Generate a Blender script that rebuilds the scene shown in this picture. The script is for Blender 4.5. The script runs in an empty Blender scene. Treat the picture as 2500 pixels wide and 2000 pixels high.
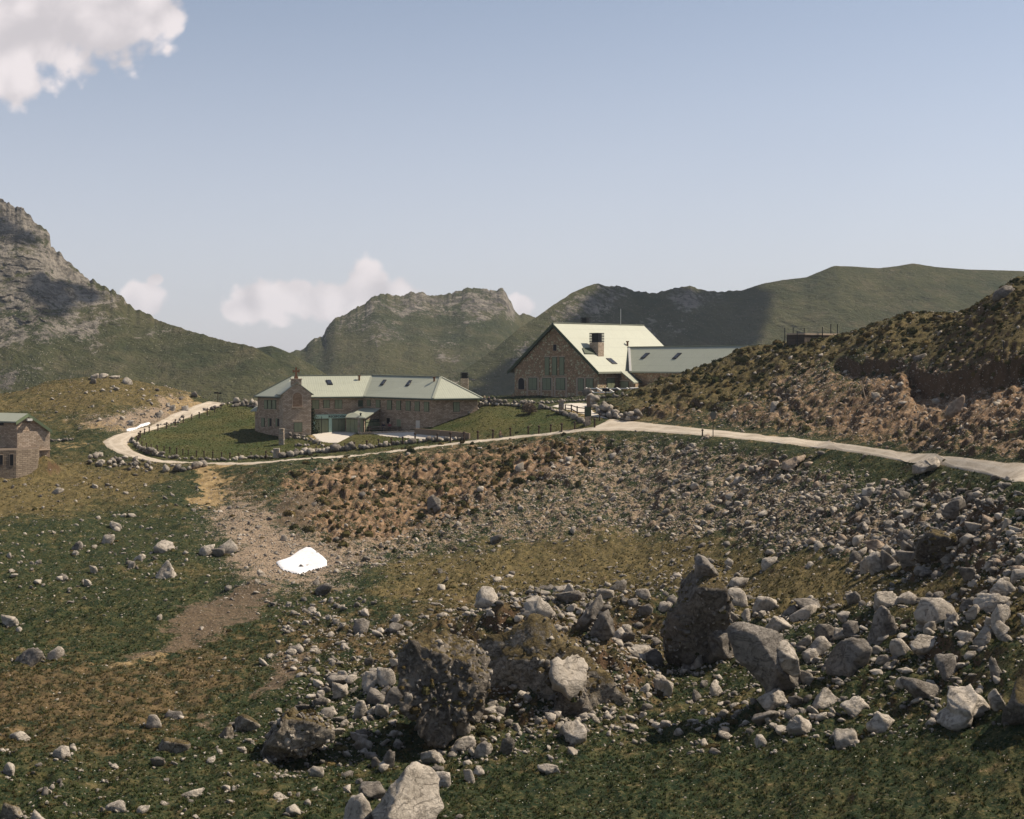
import bpy, bmesh, math, random
import numpy as np
from mathutils import Vector, Matrix, Euler

C = bpy.context.scene.collection
SC = bpy.context.scene
rnd = random.Random(7)
RNG = np.random.default_rng(11)

# ------------------------------------------------------------------ camera, sky, sun, exposure
F, HY, CX = 3434.0, 870.0, 1250.0           # focal length and eye level of the photograph (2500 x 2000)
cam_d = bpy.data.cameras.new('camera')
cam = bpy.data.objects.new('camera', cam_d); C.objects.link(cam)
cam.location = (0, 0, 0); cam.rotation_euler = (math.radians(90), 0, 0)
cam_d.sensor_width = 36; cam_d.lens = F/2500*36
cam_d.shift_y = -(1000-HY)/2500
cam_d.clip_start = 0.5; cam_d.clip_end = 20000
SC.camera = cam

SUN_AZ, SUN_EL = 73.0, 49.0                 # degrees from the view direction towards the right; height
sx = math.cos(math.radians(SUN_EL))*math.sin(math.radians(SUN_AZ))
sy = math.cos(math.radians(SUN_EL))*math.cos(math.radians(SUN_AZ))
sz = math.sin(math.radians(SUN_EL))
SUNV = Vector((sx, sy, sz))
sd = bpy.data.lights.new('sun', 'SUN'); sd.energy = 5.0; sd.angle = math.radians(0.53); sd.color = (1.0, 0.87, 0.70)
sun = bpy.data.objects.new('sun', sd); C.objects.link(sun)
sun.rotation_euler = SUNV.to_track_quat('Z', 'Y').to_euler(); sun.location = (200, 100, 300)

SC.view_settings.view_transform = 'Standard'; SC.view_settings.look = 'None'
SC.view_settings.exposure = 0.34; SC.view_settings.gamma = 1.0
SC.view_settings.use_curve_mapping = False
SC.render.engine = 'CYCLES'
SC.cycles.max_bounces = 5; SC.cycles.diffuse_bounces = 2; SC.cycles.glossy_bounces = 2
SC.cycles.transparent_max_bounces = 6; SC.cycles.volume_bounces = 0
SC.cycles.use_adaptive_sampling = True; SC.cycles.adaptive_threshold = 0.012
SC.cycles.use_denoising = True; SC.cycles.denoiser = 'OPENIMAGEDENOISE'; SC.cycles.denoising_input_passes = 'RGB_ALBEDO_NORMAL'; SC.cycles.denoising_prefilter = 'ACCURATE'
SC.cycles.caustics_reflective = False; SC.cycles.caustics_refractive = False


class NT:
    """Small helper for building node trees."""
    def __init__(s, tree): s.t = tree; s.n = tree.nodes; s.l = tree.links
    def node(s, typ, **kw):
        n = s.n.new(typ)
        for k, v in kw.items(): setattr(n, k, v)
        return n
    def put(s, sock, v):
        if isinstance(v, bpy.types.NodeSocket): s.l.new(v, sock)
        elif isinstance(v, (tuple, list)):
            v = tuple(v)
            if sock.type == 'RGBA' and len(v) == 3: v = v+(1,)
            sock.default_value = v
        else: sock.default_value = v
    def m(s, op, a, b=0.0, c=0.0, clamp=False):
        n = s.node('ShaderNodeMath', operation=op, use_clamp=clamp)
        s.put(n.inputs[0], a); s.put(n.inputs[1], b)
        if len(n.inputs) > 2: s.put(n.inputs[2], c)
        return n.outputs[0]
    def vm(s, op, a, b=(0, 0, 0)):
        n = s.node('ShaderNodeVectorMath', operation=op)
        s.put(n.inputs[0], a); s.put(n.inputs[1], b)
        return n.outputs[0]
    def noise(s, vec, scale, detail=3.0, rough=0.55, dist=0.0, out='Fac', dim='3D'):
        n = s.node('ShaderNodeTexNoise', noise_dimensions=dim)
        if vec is not None: s.put(n.inputs['Vector'], vec)
        n.inputs['Scale'].default_value = scale; n.inputs['Detail'].default_value = detail
        n.inputs['Roughness'].default_value = rough; n.inputs['Distortion'].default_value = dist
        return n.outputs[out]
    def voro(s, vec, scale, feature='F1', out='Distance', rand=1.0):
        n = s.node('ShaderNodeTexVoronoi', feature=feature)
        if vec is not None: s.put(n.inputs['Vector'], vec)
        n.inputs['Scale'].default_value = scale; n.inputs['Randomness'].default_value = rand
        return n.outputs[out]
    def step(s, x, lo, hi):
        n = s.node('ShaderNodeMapRange', interpolation_type='SMOOTHSTEP')
        s.put(n.inputs['Value'], x); s.put(n.inputs['From Min'], lo); s.put(n.inputs['From Max'], hi)
        return n.outputs[0]
    def lin(s, x, lo, hi, a, b):
        n = s.node('ShaderNodeMapRange')
        s.put(n.inputs['Value'], x)
        n.inputs['From Min'].default_value = lo; n.inputs['From Max'].default_value = hi
        n.inputs['To Min'].default_value = a; n.inputs['To Max'].default_value = b
        return n.outputs[0]
    def mix(s, f, a, b, mode='MIX'):
        n = s.node('ShaderNodeMix', data_type='RGBA', blend_type=mode)
        s.put(n.inputs[0], f); s.put(n.inputs[6], a); s.put(n.inputs[7], b)
        return n.outputs[2]
    def attr(s, name):
        n = s.node('ShaderNodeAttribute', attribute_name=name); return n.outputs['Fac']
    def pos(s): return s.node('ShaderNodeNewGeometry').outputs['Position']
    def nrm(s): return s.node('ShaderNodeNewGeometry').outputs['Normal']
    def sep(s, v):
        n = s.node('ShaderNodeSeparateXYZ'); s.put(n.inputs[0], v); return n.outputs
    def comb(s, x, y, z):
        n = s.node('ShaderNodeCombineXYZ')
        s.put(n.inputs[0], x); s.put(n.inputs[1], y); s.put(n.inputs[2], z); return n.outputs[0]
    def bump(s, h, strength=0.5, dist=0.1, normal=None):
        n = s.node('ShaderNodeBump'); n.inputs['Strength'].default_value = strength
        n.inputs['Distance'].default_value = dist; s.put(n.inputs['Height'], h)
        if normal is not None: s.put(n.inputs['Normal'], normal)
        return n.outputs[0]
    def rand(s): return s.node('ShaderNodeObjectInfo').outputs['Random']


def material(name, build):
    m = bpy.data.materials.new(name); m.use_nodes = True
    t = NT(m.node_tree); t.n.clear()
    out = t.node('ShaderNodeOutputMaterial'); b = t.node('ShaderNodeBsdfPrincipled')
    t.l.new(b.outputs[0], out.inputs[0])
    b.inputs['Roughness'].default_value = 0.9
    b.inputs['Specular IOR Level'].default_value = 0.2
    build(t, b)
    return m


# sky: physical sky with cumulus mixed in by direction
W = bpy.data.worlds.new('World'); SC.world = W; W.use_nodes = True
t = NT(W.node_tree); t.n.clear()
wo = t.node('ShaderNodeOutputWorld'); bg = t.node('ShaderNodeBackground')
sky = t.node('ShaderNodeTexSky', sky_type='NISHITA')
sky.sun_disc = False; sky.sun_elevation = math.radians(SUN_EL)
sky.sun_rotation = math.radians(SUN_AZ); sky.altitude = 1800
sky.air_density = 1.0; sky.dust_density = 2.2; sky.ozone_density = 2.0
SKY_STRENGTH = 0.085
bg.inputs['Strength'].default_value = SKY_STRENGTH
d = t.node('ShaderNodeTexCoord').outputs['Generated']
dx, dy, dz = t.sep(d)
yy = t.m('MAXIMUM', dy, 0.02)
u = t.m('DIVIDE', dx, yy); w = t.m('DIVIDE', dz, yy)
uv = t.comb(u, w, 0.0)
nz = t.noise(uv, 16.0, 7.0, 0.62, 0.3)
nz2 = t.noise(uv, 55.0, 5.0, 0.6, 0.2)
pert = t.m('ADD', t.m('MULTIPLY', t.m('SUBTRACT', nz, 0.5), 1.9), t.m('MULTIPLY', t.m('SUBTRACT', nz2, 0.5), 0.6))
def blob(cx, cy, rx, ry):
    a = t.m('DIVIDE', t.m('SUBTRACT', u, cx), rx); b = t.m('DIVIDE', t.m('SUBTRACT', w, cy), ry)
    return t.m('SUBTRACT', 1.0, t.m('SQRT', t.m('ADD', t.m('MULTIPLY', a, a), t.m('MULTIPLY', b, b))))
def cu(px, py, rx, ry): return blob((px-CX)/F, (HY-py)/F, rx/F, ry/F)
BL = [cu(640, 735, 90, 62), cu(720, 720, 80, 55), cu(800, 735, 110, 60), cu(895, 690, 62, 72),
      cu(950, 740, 95, 65), cu(590, 755, 60, 35), cu(355, 735, 62, 50), cu(378, 682, 24, 18), cu(1270, 752, 46, 36), cu(330, 715, 40, 30),
      cu(40, 90, 250, 150), cu(190, 60, 230, 120), cu(330, 20, 160, 85), cu(40, 190, 100, 85), cu(-150, 60, 300, 240), cu(90, 40, 260, 130),
      cu(2520, 570, 22, 12)]
pf1 = t.voro(t.vm('ADD', uv, t.vm('MULTIPLY', t.noise(uv, 20.0, 3, out='Color'), (.016, .016, 0))), 46.0, 'SMOOTH_F1'); pf2 = t.voro(t.vm('ADD', uv, t.vm('MULTIPLY', t.noise(uv, 60.0, 3, out='Color'), (.006, .006, 0))), 120.0, 'SMOOTH_F1')
pert = t.m('ADD', pert, t.m('ADD', t.m('MULTIPLY', t.m('SUBTRACT', .42, pf1), 1.0), t.m('MULTIPLY', t.m('SUBTRACT', .42, pf2), .7)))
acc = BL[0]
for b_ in BL[1:]: acc = t.m('SMOOTH_MAX', acc, b_, 0.12)
inside = t.m('GREATER_THAN', dy, 0.05)
dens = t.m('MULTIPLY', t.step(t.m('ADD', acc, t.m('MULTIPLY', pert, 0.62)), 0.03, 0.38), inside)
shade = t.noise(uv, 26.0, 6.0, 0.6, 0.4)
ccol = t.mix(t.step(t.m('ADD', t.m('MULTIPLY', shade, .6), t.m('MULTIPLY', t.m('SUBTRACT', .5, pf1), .8)), .15, .55), (6.2, 5.75, 5.85), (8.7, 7.95, 7.9))
hs = t.node('ShaderNodeHueSaturation'); hs.inputs['Saturation'].default_value = 0.66; hs.inputs['Value'].default_value = 1.08; t.put(hs.inputs['Color'], sky.outputs[0])
skyc = t.mix(t.step(dz, 0.30, -0.03), hs.outputs[0], t.mix(0.62, hs.outputs[0], (6.4, 6.05, 6.55)))
skyc = t.mix(t.m('MULTIPLY', dens, 0.9), skyc, ccol)
t.l.new(skyc, bg.inputs['Color']); t.l.new(bg.outputs[0], wo.inputs[0])


# ------------------------------------------------------------------ helpers
def tag(o, label=None, cat=None, group=None, kind=None):
    if label: o['label'] = label
    if cat: o['category'] = cat
    if group: o['group'] = group
    if kind: o['kind'] = kind
    return o

def link(o, parent=None):
    C.objects.link(o)
    if parent is not None: o.parent = parent
    return o

def empty(name, loc=(0, 0, 0)):
    o = bpy.data.objects.new(name, None); o.location = loc; o.empty_display_size = 0.3
    return link(o)

def mesh_obj(name, verts, faces, mat=None, parent=None, smooth=False, loc=None):
    me = bpy.data.meshes.new(name)
    me.from_pydata([tuple(v) for v in verts], [], faces); me.update()
    if mat is not None: me.materials.append(mat)
    if smooth: me.polygons.foreach_set('use_smooth', [True]*len(me.polygons))
    o = bpy.data.objects.new(name, me)
    link(o, parent)
    if loc is not None: o.location = loc
    elif parent is not None: o.matrix_parent_inverse = Matrix.Translation(parent.location).inverted()
    return o

def np_mesh(name, V, Q, smooth=True):
    """mesh from arrays: V (n,3), Q (m,4) or (m,3)."""
    me = bpy.data.meshes.new(name)
    k = Q.shape[1]
    me.vertices.add(len(V)); me.vertices.foreach_set('co', np.ascontiguousarray(V, np.float32).ravel())
    me.loops.add(Q.size); me.loops.foreach_set('vertex_index', np.ascontiguousarray(Q, np.int32).ravel())
    me.polygons.add(len(Q)); me.polygons.foreach_set('loop_start', np.arange(0, Q.size, k, dtype=np.int32))
    if smooth: me.polygons.foreach_set('use_smooth', np.ones(len(Q), bool))
    me.update(calc_edges=True); me.validate()
    return me

_r = np.random.default_rng(5)
_perm = _r.permutation(256).astype(np.int32); _perm = np.concatenate([_perm, _perm, _perm[:2]])
_g = _r.normal(size=(256, 3)); _g /= np.linalg.norm(_g, axis=1)[:, None]
_g32 = _g.astype(np.float32)
def perlin(x, y, z=None):
    f32 = np.float32
    x = np.asarray(x, f32); y = np.asarray(y, f32)
    f = lambda a: a*a*a*(a*(a*6-15)+10)
    xf, yf = np.floor(x), np.floor(y); X, Y = xf.astype(np.int32) & 255, yf.astype(np.int32) & 255
    fx, fy = x-xf, y-yf; ux, uy = f(fx), f(fy)
    if z is None:
        res = 0
        for i in (0, 1):
            hx = _perm[X+i]
            for j in (0, 1):
                h = _perm[(hx+Y+j) & 255]
                res = res+(_g32[h, 0]*(fx-i)+_g32[h, 1]*(fy-j))*((ux if i else 1-ux)*(uy if j else 1-uy))
        return res*f32(1.8)
    z = np.asarray(z, f32); zf = np.floor(z); Zi = zf.astype(np.int32) & 255; fz = z-zf; uz = f(fz)
    res = 0
    for i in (0, 1):
        hx = _perm[X+i]
        for j in (0, 1):
            hy = _perm[(hx+Y+j) & 255]; wxy = (ux if i else 1-ux)*(uy if j else 1-uy); gxy = None
            for k in (0, 1):
                h = _perm[(hy+Zi+k) & 255]
                res = res+(_g32[h, 0]*(fx-i)+_g32[h, 1]*(fy-j)+_g32[h, 2]*(fz-k))*(wxy*(uz if k else 1-uz))
    return res*f32(1.5)
def fbm(x, y, z=None, oct=4, gain=0.5, ridged=False):
    a, s, tot = 1.0, 0.0, 0.0
    z0 = None if z is None else np.asarray(z, float)
    for i in range(oct):
        f = 2.03**i
        n = perlin(x*f+17.3*i, y*f+9.1*i, None if z0 is None else z0*f+3.3*i)
        if ridged: n = 1-2*np.abs(n)
        s = s+a*n; tot += a; a *= gain
    return s/tot

def pchip(x, y, xq):
    x = np.asarray(x, float); y = np.asarray(y, float)
    h = np.diff(x); dl = np.diff(y)/h
    n = len(x); m = np.zeros(n)
    if n == 2: m[:] = dl[0]
    else:
        for i in range(1, n-1):
            if dl[i-1]*dl[i] > 0:
                w1, w2 = 2*h[i]+h[i-1], h[i]+2*h[i-1]
                m[i] = (w1+w2)/(w1/dl[i-1]+w2/dl[i])
        m[0], m[-1] = dl[0], dl[-1]
    i = np.clip(np.searchsorted(x, xq)-1, 0, n-2)
    tt = np.clip((xq-x[i])/h[i], 0, 1)
    return ((1+2*tt)*(1-tt)**2*y[i]+tt*(1-tt)**2*h[i]*m[i]+tt*tt*(3-2*tt)*y[i+1]+tt*tt*(tt-1)*h[i]*m[i+1])

def smooth(x, a, b):
    q = np.clip((x-a)/(b-a), 0, 1); return q*q*(3-2*q)

def P(px, py, d):
    return Vector(((px-CX)/F*d, d, -(py-HY)/F*d))

# soft zone masks, drawn over the ground where each kind of cover lies
MW, MH = 500, 400
_gx, _gy = np.meshgrid((np.arange(MW)+.5)*6-250, (np.arange(MH)+.5)*4+560)   # covers x -250..2750, y 560..2160
def inpoly(px, py, poly):
    ins = np.zeros(px.shape, bool)
    n = len(poly)
    for i in range(n):
        x1, y1 = poly[i]; x2, y2 = poly[(i+1) % n]
        if y1 == y2: continue
        c = ((y1 > py) != (y2 > py)) & (px < (x2-x1)*(py-y1)/(y2-y1)+x1)
        ins ^= c
    return ins
def blur(a, r):
    r = max(1, int(r))
    for ax in (0, 1):
        for _ in range(2):
            pad = [(0, 0), (0, 0)]; pad[ax] = (r, r)
            c = np.cumsum(np.pad(a, pad, mode='edge'), axis=ax)
            c = np.insert(c, 0, 0, axis=ax)
            n = a.shape[ax]
            a = (np.take(c, np.arange(2*r+1, 2*r+1+n), axis=ax)-np.take(c, np.arange(0, n), axis=ax))/(2*r+1)
    return a
def zone(*polys, soft=4):
    a = np.zeros((MH, MW))
    for p in polys: a = np.maximum(a, inpoly(_gx, _gy, p).astype(float))
    return blur(a, soft)
def samp(mask, px, py):
    x = np.clip((px+250)/6-.5, 0, MW-1.001); y = np.clip((py-560)/4-.5, 0, MH-1.001)
    xi, yi = x.astype(int), y.astype(int); fx, fy = x-xi, y-yi
    return (mask[yi, xi]*(1-fx)*(1-fy)+mask[yi, xi+1]*fx*(1-fy)+mask[yi+1, xi]*(1-fx)*fy+mask[yi+1, xi+1]*fx*fy)
# ------------------------------------------------------------------ terrain: profiles of the ground along sight lines
NEAR = [(5, -3.2), (20, -8.8), (40, -15.8)]
COLS = {
 -350: [(2000,60),(1800,76),(1600,100),(1400,128),(1250,155),(1170,172),(1100,190),(1060,203),(1010,222),(985,238)],
 0:    [(2000,60),(1800,76),(1600,100),(1400,128),(1250,155),(1170,172),(1145,180),(1100,191),(1060,205),(1000,222),(962,238)],
 130:  [(2000,60),(1800,76),(1600,100),(1400,129),(1250,156),(1150,181),(1100,194),(1083,199),(1060,206),(1000,222),(932,245)],
 255:  [(2000,61),(1800,77),(1600,100),(1400,129),(1250,158),(1150,182),(1092,197),(1070,202),(1030,212),(980,226),(919,248)],
 330:  [(2000,61),(1800,77),(1600,100),(1400,129),(1250,158),(1150,182),(1117,191),(1100,195),(1065,205),(1050,210),(1000,224),(932,246)],
 430:  [(2000,62),(1800,78),(1600,101),(1400,129),(1250,158),(1150,182),(1131,188),(1127,190),(1090,200),(1035,220),(1008,229),(990,233),(950,243)],
 520:  [(2000,62),(1800,78),(1600,101),(1450,122),(1300,149),(1200,171),(1135,187),(1131,189),(1090,200),(1060,210),(1015,228),(979,243)],
 600:  [(2000,62),(1800,78),(1600,101),(1440,123),(1300,148),(1200,169),(1133,186),(1127,189),(1090,200),(1060,210),(1020,224),(992,240)],
 735:  [(2000,62),(1850,75),(1700,88),(1550,107),(1430,126),(1375,136),(1300,148),(1200,167),(1122,186),(1118,189),(1090,198),(1063,206),('z',-11.5,215),('z',-11.5,250)],
 850:  [(2000,62),(1850,75),(1700,88),(1550,107),(1430,125),(1370,136),(1300,148),(1200,167),(1114,187),(1110,189),(1085,196),(1060,204),(1053,208),('z',-11.0,212),('z',-10.8,250)],
 1000: [(2000,62),(1850,75),(1700,87),(1550,105),(1400,131),(1300,150),(1200,168),(1098,187),(1095,189),(1080,194),(1060,198),(1051,201),('z',-10.5,208),('z',-10.0,250)],
 1100: [(2000,62),(1850,74),(1700,86),(1550,104),(1400,130),(1300,149),(1200,166),(1087,187),(1083,189),(1060,194),(1027,200),('z',-8.6,206),('z',-8.5,250)],
 1200: [(2000,62),(1850,73),(1700,86),(1550,104),(1400,129),(1300,147),(1200,164),(1076,187),(1071,189),(1040,194),(1000,201),(989,205),('z',-7.15,212),('z',-7.1,250)],
 1290: [(2000,62),(1850,73),(1700,86),(1550,104),(1400,129),(1300,146),(1200,163),(1068,186),(1060,188),(1020,196),(985,205),('z',-6.9,212),('z',-7,250)],
 1380: [(2000,62),(1800,77),(1600,98),(1450,119),(1350,136),(1250,152),(1150,168),(1058,184),(1050,187),(1030,191),(1000,199),(985,206),(976,213),('z',-6.8,222),('z',-7,255)],
 1460: [(2000,62),(1800,77),(1600,98),(1450,119),(1350,135),(1250,150),(1150,166),(1052,182),(1020,190),(1000,197),(985,204),(971,214),('z',-6.4,225),('z',-7,260)],
 1540: [(2000,62),(1800,77),(1600,97),(1450,118),(1350,134),(1250,149),(1150,164),(1052,179),(1028,186),(1012,190),(985,195),(967,201),(954,208),('z',-5.1,214),('z',-6,225),('z',-6.5,260)],
 1625: [(2000,62),(1800,76),(1600,95),(1450,115),(1350,130),(1250,144),(1150,159),(1056,174),(1036,180),(1010,185),(970,193),(927,203),('z',-4.6,211),('z',-6.5,223),('z',-7,260)],
 1690: [(2000,62),(1800,75),(1600,93),(1450,112),(1350,127),(1250,141),(1150,155),(1062,168),(1042,174),(1000,182),(950,192),(908,203),('z',-3,209),('z',-6.5,222),('z',-8,260)],
 1760: [(2000,61),(1800,74),(1600,91),(1450,110),(1350,124),(1250,138),(1150,151),(1067,163),(1051,169),(1000,178),(940,189),(879,202),('z',-1.5,209),('z',-7,226),('z',-10,260)],
 1826: [(2000,61),(1800,73),(1600,90),(1450,107),(1350,120),(1250,133),(1150,147),(1073,158),(1058,164),(1000,173),(930,187),(846,201),('z',.5,209),('z',-6,228),('z',-12,260)],
 1920: [(2000,60),(1800,71),(1600,86),(1450,101),(1350,113),(1250,126),(1150,140),(1083,149),(1067,156),(1000,166),(920,180),(838,196)],
 2000: [(2000,59),(1800,70),(1600,84),(1450,98),(1350,109),(1250,121),(1150,134),(1094,142),(1076,149),(1000,160),(900,176),(829,193)],
 2250: [(2000,57),(1800,66),(1600,77),(1450,87),(1350,96),(1250,106),(1180,113),(1133,118),(1107,126),(1000,138),(900,152),(830,165),(766,182)],
 2500: [(2000,55),(1800,61.5),(1600,69),(1450,75.5),(1350,80.5),(1250,87),(1185,92),(1131,102),(1000,115),(850,130),(760,142),(681,158)],
 2800: [(2000,52),(1800,57),(1600,63),(1450,68),(1350,72),(1262,77),(1185,88),(1000,103),(850,116),(700,132),(610,150)],
}
DG = np.concatenate([np.linspace(5, 50, 30, endpoint=False), np.linspace(50, 130, 350, endpoint=False),
                     np.linspace(130, 262, 420, endpoint=False), np.linspace(262, 430, 40)])
PXG = np.concatenate([np.linspace(-2400, -260, 30), np.linspace(-240, 2740, 800), np.linspace(2760, 4900, 30)])
keys = sorted(COLS)
prof = []
for k in keys:
    ks = list(NEAR); last = None
    for q in COLS[k]:
        if q[0] == 'z': ks.append((q[2], q[1]))
        else: ks.append((q[1], -(q[0]-HY)/F*q[1]))
    dl, zl = ks[-1]
    if COLS[k][-1][0] != 'z':
        ks += [(dl+7, zl-.7), (dl+24, zl-5)]; dl, zl = ks[-1]
    ks += [(max(dl+45, 300), min(zl-12, -22)), (432, -46)]
    prof.append(pchip([a for a, _ in ks], [b for _, b in ks], DG))
prof = np.array(prof)                                   # columns x depths
kx = np.clip(PXG, keys[0], keys[-1])
Z0 = np.stack([pchip(keys, prof[:, j], kx) for j in range(len(DG))], axis=1)   # px x depth
GX = (PXG[:, None]-CX)/F*DG[None, :]; GY = np.broadcast_to(DG[None, :], GX.shape)
GPX = np.broadcast_to(PXG[:, None], GX.shape); GPY = HY-Z0/GY*F

# broad mounds under the rock outcrops
for (px, dd, h, rx, ry) in [(1190, 88, 3.9, 4.9, 6.0), (1340, 89, 2.7, 4.2, 5.5), (1490, 86, 2.1, 3.0, 4.0), (1500, 103, 2.4, 4.2, 4.0), (1640, 106, 1.5, 4, 4), (1760, 100, 1.2, 3, 3),
                            (760, 79.5, .9, 2.2, 2.2), (2160, 86, .9, 3, 2.5), (2330, 76, .8, 2.4, 2), (1110, 105, .9, 4, 3.5), (960, 90, .8, 2.5, 3), (2000, 78, .7, 3, 2), (2380, 92, .8, 3, 2.5), (105, 178, 2.3, 1.9, 3), (200, 70, .4, 6, 4), (2250, 64, .6, 5, 4)]:
    ox = (px-CX)/F*dd
    Z0 = Z0+h*np.exp(-((GX-ox)/rx)**2-((GY-dd)/ry)**2)

# zones ----------------------------------------------------------------------
Z_SCREE = zone([(1150,1190),(1290,1150),(1400,1085),(1560,1075),(1700,1085),(1850,1105),(2000,1150),(2180,1190),(2320,1190),(2420,1200),(2520,1260),(2520,1420),(2250,1395),(2000,1365),(1750,1315),(1500,1295),(1300,1325),(1100,1335),(1000,1370),(850,1395),(830,1360),(1000,1315),(1080,1255)], soft=4)
Z_SCREE_HILL = zone([(1640,1034),(1760,990),(1850,955),(1960,875),(2040,890),(2150,865),(2350,900),(2520,840),(2520,1125),(2380,1112),(2200,1096),(1950,1062),(1750,1046)], soft=4)
Z_RED = zone([(2140,890),(2330,910),(2520,850),(2520,1050),(2250,1060),(2100,1065),(2040,1080),(2000,1020),(2080,960)],
             [(1180,1120),(1480,1095),(1480,1150),(1300,1180),(1200,1170)], [(800,1260),(1000,1250),(1000,1330),(830,1340)], [(1480,1010),(1700,985),(1720,1030),(1500,1020)], soft=6)
Z_ORANGE = zone([(680,1150),(850,1125),(1000,1103),(1250,1072),(1480,1062),(1500,1110),(1400,1150),(1200,1250),(980,1330),(860,1335),(760,1310),(700,1240)], soft=5)
Z_GRAVEL = zone([(600,1190),(680,1280),(760,1310),(960,1310),(980,1345),(830,1400),(760,1440),(640,1450),(580,1390),(520,1290),(540,1200)],
                [(2000,1180),(2070,1170),(2040,1240),(1960,1300),(1900,1310)], [(1080,1255),(1180,1240),(1000,1360),(900,1370)], soft=9)
Z_MUD = zone([(600,1420),(690,1430),(660,1480),(600,1520),(480,1570),(330,1612),(250,1620),(400,1560),(460,1500),(440,1470),(520,1450),(560,1440)],
             [(690,1190),(800,1170),(790,1250),(730,1290),(650,1270)], [(690,1608),(770,1604),(715,1680),(650,1712),(590,1716),(640,1660)], [(460,1770),(540,1742),(580,1755),(520,1778)], [(430,1480),(520,1450),(520,1500),(440,1530)], soft=2)
Z_PATH = zone([(490,1135),(545,1133),(560,1180),(540,1230),(505,1250),(470,1210),(475,1170)], [(240,1078),(130,1082),(130,1092),(250,1094)], [(225,1620),(400,1590),(470,1575),(420,1605),(260,1632)],
              [(450,960),(520,985),(480,1000),(420,1015),(400,1000)], [(1340,990),(1432,983),(1470,1012),(1500,1028),(1400,1012)], [(180,1025),(300,1035),(280,1050),(180,1042)], soft=2)
Z_DRY = zone([(-250,1610),(300,1610),(560,1550),(620,1580),(600,1680),(500,1760),(250,1850),(-250,1800)], [(480,1130),(600,1140),(700,1250),(620,1300),(520,1260)],
             [(640,1500),(1000,1500),(1200,1420),(1250,1500),(900,1620),(680,1620)], [(960,1500),(1500,1430),(1640,1560),(1620,1770),(1300,1760),(1000,1760)], soft=9)
Z_OLIVE = zone([(900,1400),(1150,1345),(1500,1305),(1750,1330),(2000,1375),(2250,1410),(2520,1440),(2520,1560),(2200,1500),(1900,1520),(1600,1470),(1300,1440),(1000,1500)],
               [(1480,1010),(1640,905),(1826,830),(2000,815),(2250,750),(2520,660),(2520,850),(2350,890),(2150,860),(1960,880),(1850,950),(1700,1000)],
               [(-250,1150),(250,1130),(450,1140),(350,1200),(100,1260),(-250,1300)], [(-250,960),(0,955),(240,905),(460,945),(400,1000),(200,1010),(0,1010),(-250,1100)], soft=7)
Z_BANK = zone([(420,960),(500,985),(470,1010),(380,1045),(300,1055),(180,1040),(170,1025),(280,1010),(390,985)], soft=2)
Z_MOUND = zone([(1090,1560),(1200,1480),(1340,1480),(1450,1560),(1560,1620),(1590,1740),(1480,1790),(1300,1800),(1150,1780),(1120,1650)], soft=5)
Z_BOULD = zone([(700,1500),(860,1480),(1020,1560),(990,1760),(930,1900),(620,1900),(680,1720)], [(1050,1480),(1300,1430),(1640,1420),(1640,1620),(1560,1780),(1380,1850),(1100,1850),(1180,1700)],
               [(1620,1500),(1900,1490),(2130,1430),(2520,1410),(2520,1720),(2300,1800),(1900,1830),(1600,1830)], [(2050,1290),(2250,1220),(2520,1210),(2520,1390),(2250,1400),(2100,1410)], [(1600,1380),(1720,1360),(1900,1400),(1700,1500)], soft=6)
Z_LAWN = zone([(300,1100),(340,1060),(440,1025),(560,985),(640,990),(680,1080),(1000,1040),(1210,990),(1330,990),(1480,1020),(1440,1052),(1230,1066),(930,1100),(620,1122),(450,1126)], soft=2)
Z_SPOTS = zone([(700,1410),(1200,1360),(1600,1330),(2100,1400),(2300,1440),(2100,1490),(1600,1490),(1000,1500),(700,1530)], [(-250,1150),(420,1135),(500,1250),(400,1500),(-250,1500)], [(-250,1820),(520,1780),(800,1860),(1000,2100),(-250,2100)], [(0,950),(240,910),(460,950),(380,1050),(150,1030)], soft=8)

ROAD_LO = [(2760,1262),(2500,1186),(2417,1161),(2310,1141),(2230,1131),(2097,1107),(1990,1094),(1883,1081),(1777,1069),(1670,1061),(1579,1054),(1510,1052),(1430,1053),(1350,1062),(1220,1075),(1114,1085.5),(1055,1092.5),(936,1106.5),(817,1117.5),(728,1125),(620,1134.5),(546,1136.5),(460,1133),(374,1128),(325,1118),(288,1107),(259,1092),(247,1079),(273,1065),(313,1053.5),(360,1043),(417,1012),(475,990),(506,980)]
ROAD_UP = [(2760,1186),(2500,1131),(2363,1117),(2257,1109),(2180,1099),(2097,1088),(1937,1069),(1830,1058),(1723,1047),(1617,1036),(1553,1029),(1489,1023),(1451,1043),(1329,1058),(1203,1070.5),(1114,1080.5),(1055,1088),(936,1102),(817,1113.5),(728,1121),(620,1129),(540,1132),(470,1129),(403,1125),(360,1115),(325,1100),(311,1086),(322,1071.5),(345,1058.5),(388,1046),(446,1025),(503,1005),(555,985),(566,980)]
Z_ROAD = zone(ROAD_LO+ROAD_UP[::-1], [(1344,990),(1432,983),(1450,1008),(1500,1024),(1400,1010)], [(745,1057),(880,1049),(1000,1052),(1140,1069),(1100,1078),(930,1062),(870,1061),(812,1083),(770,1080)], soft=1)
PATIO = [(757,1057.5),(800,1054.5),(871,1053.5),(873,1057),(855,1066),(826,1082),(800,1081.5),(778,1078),(768,1068)]
PATIO2 = [(905,1059),(960,1056),(1012,1055),(1098,1066),(1140,1070),(1100,1076),(1010,1072),(940,1066)]

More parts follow.
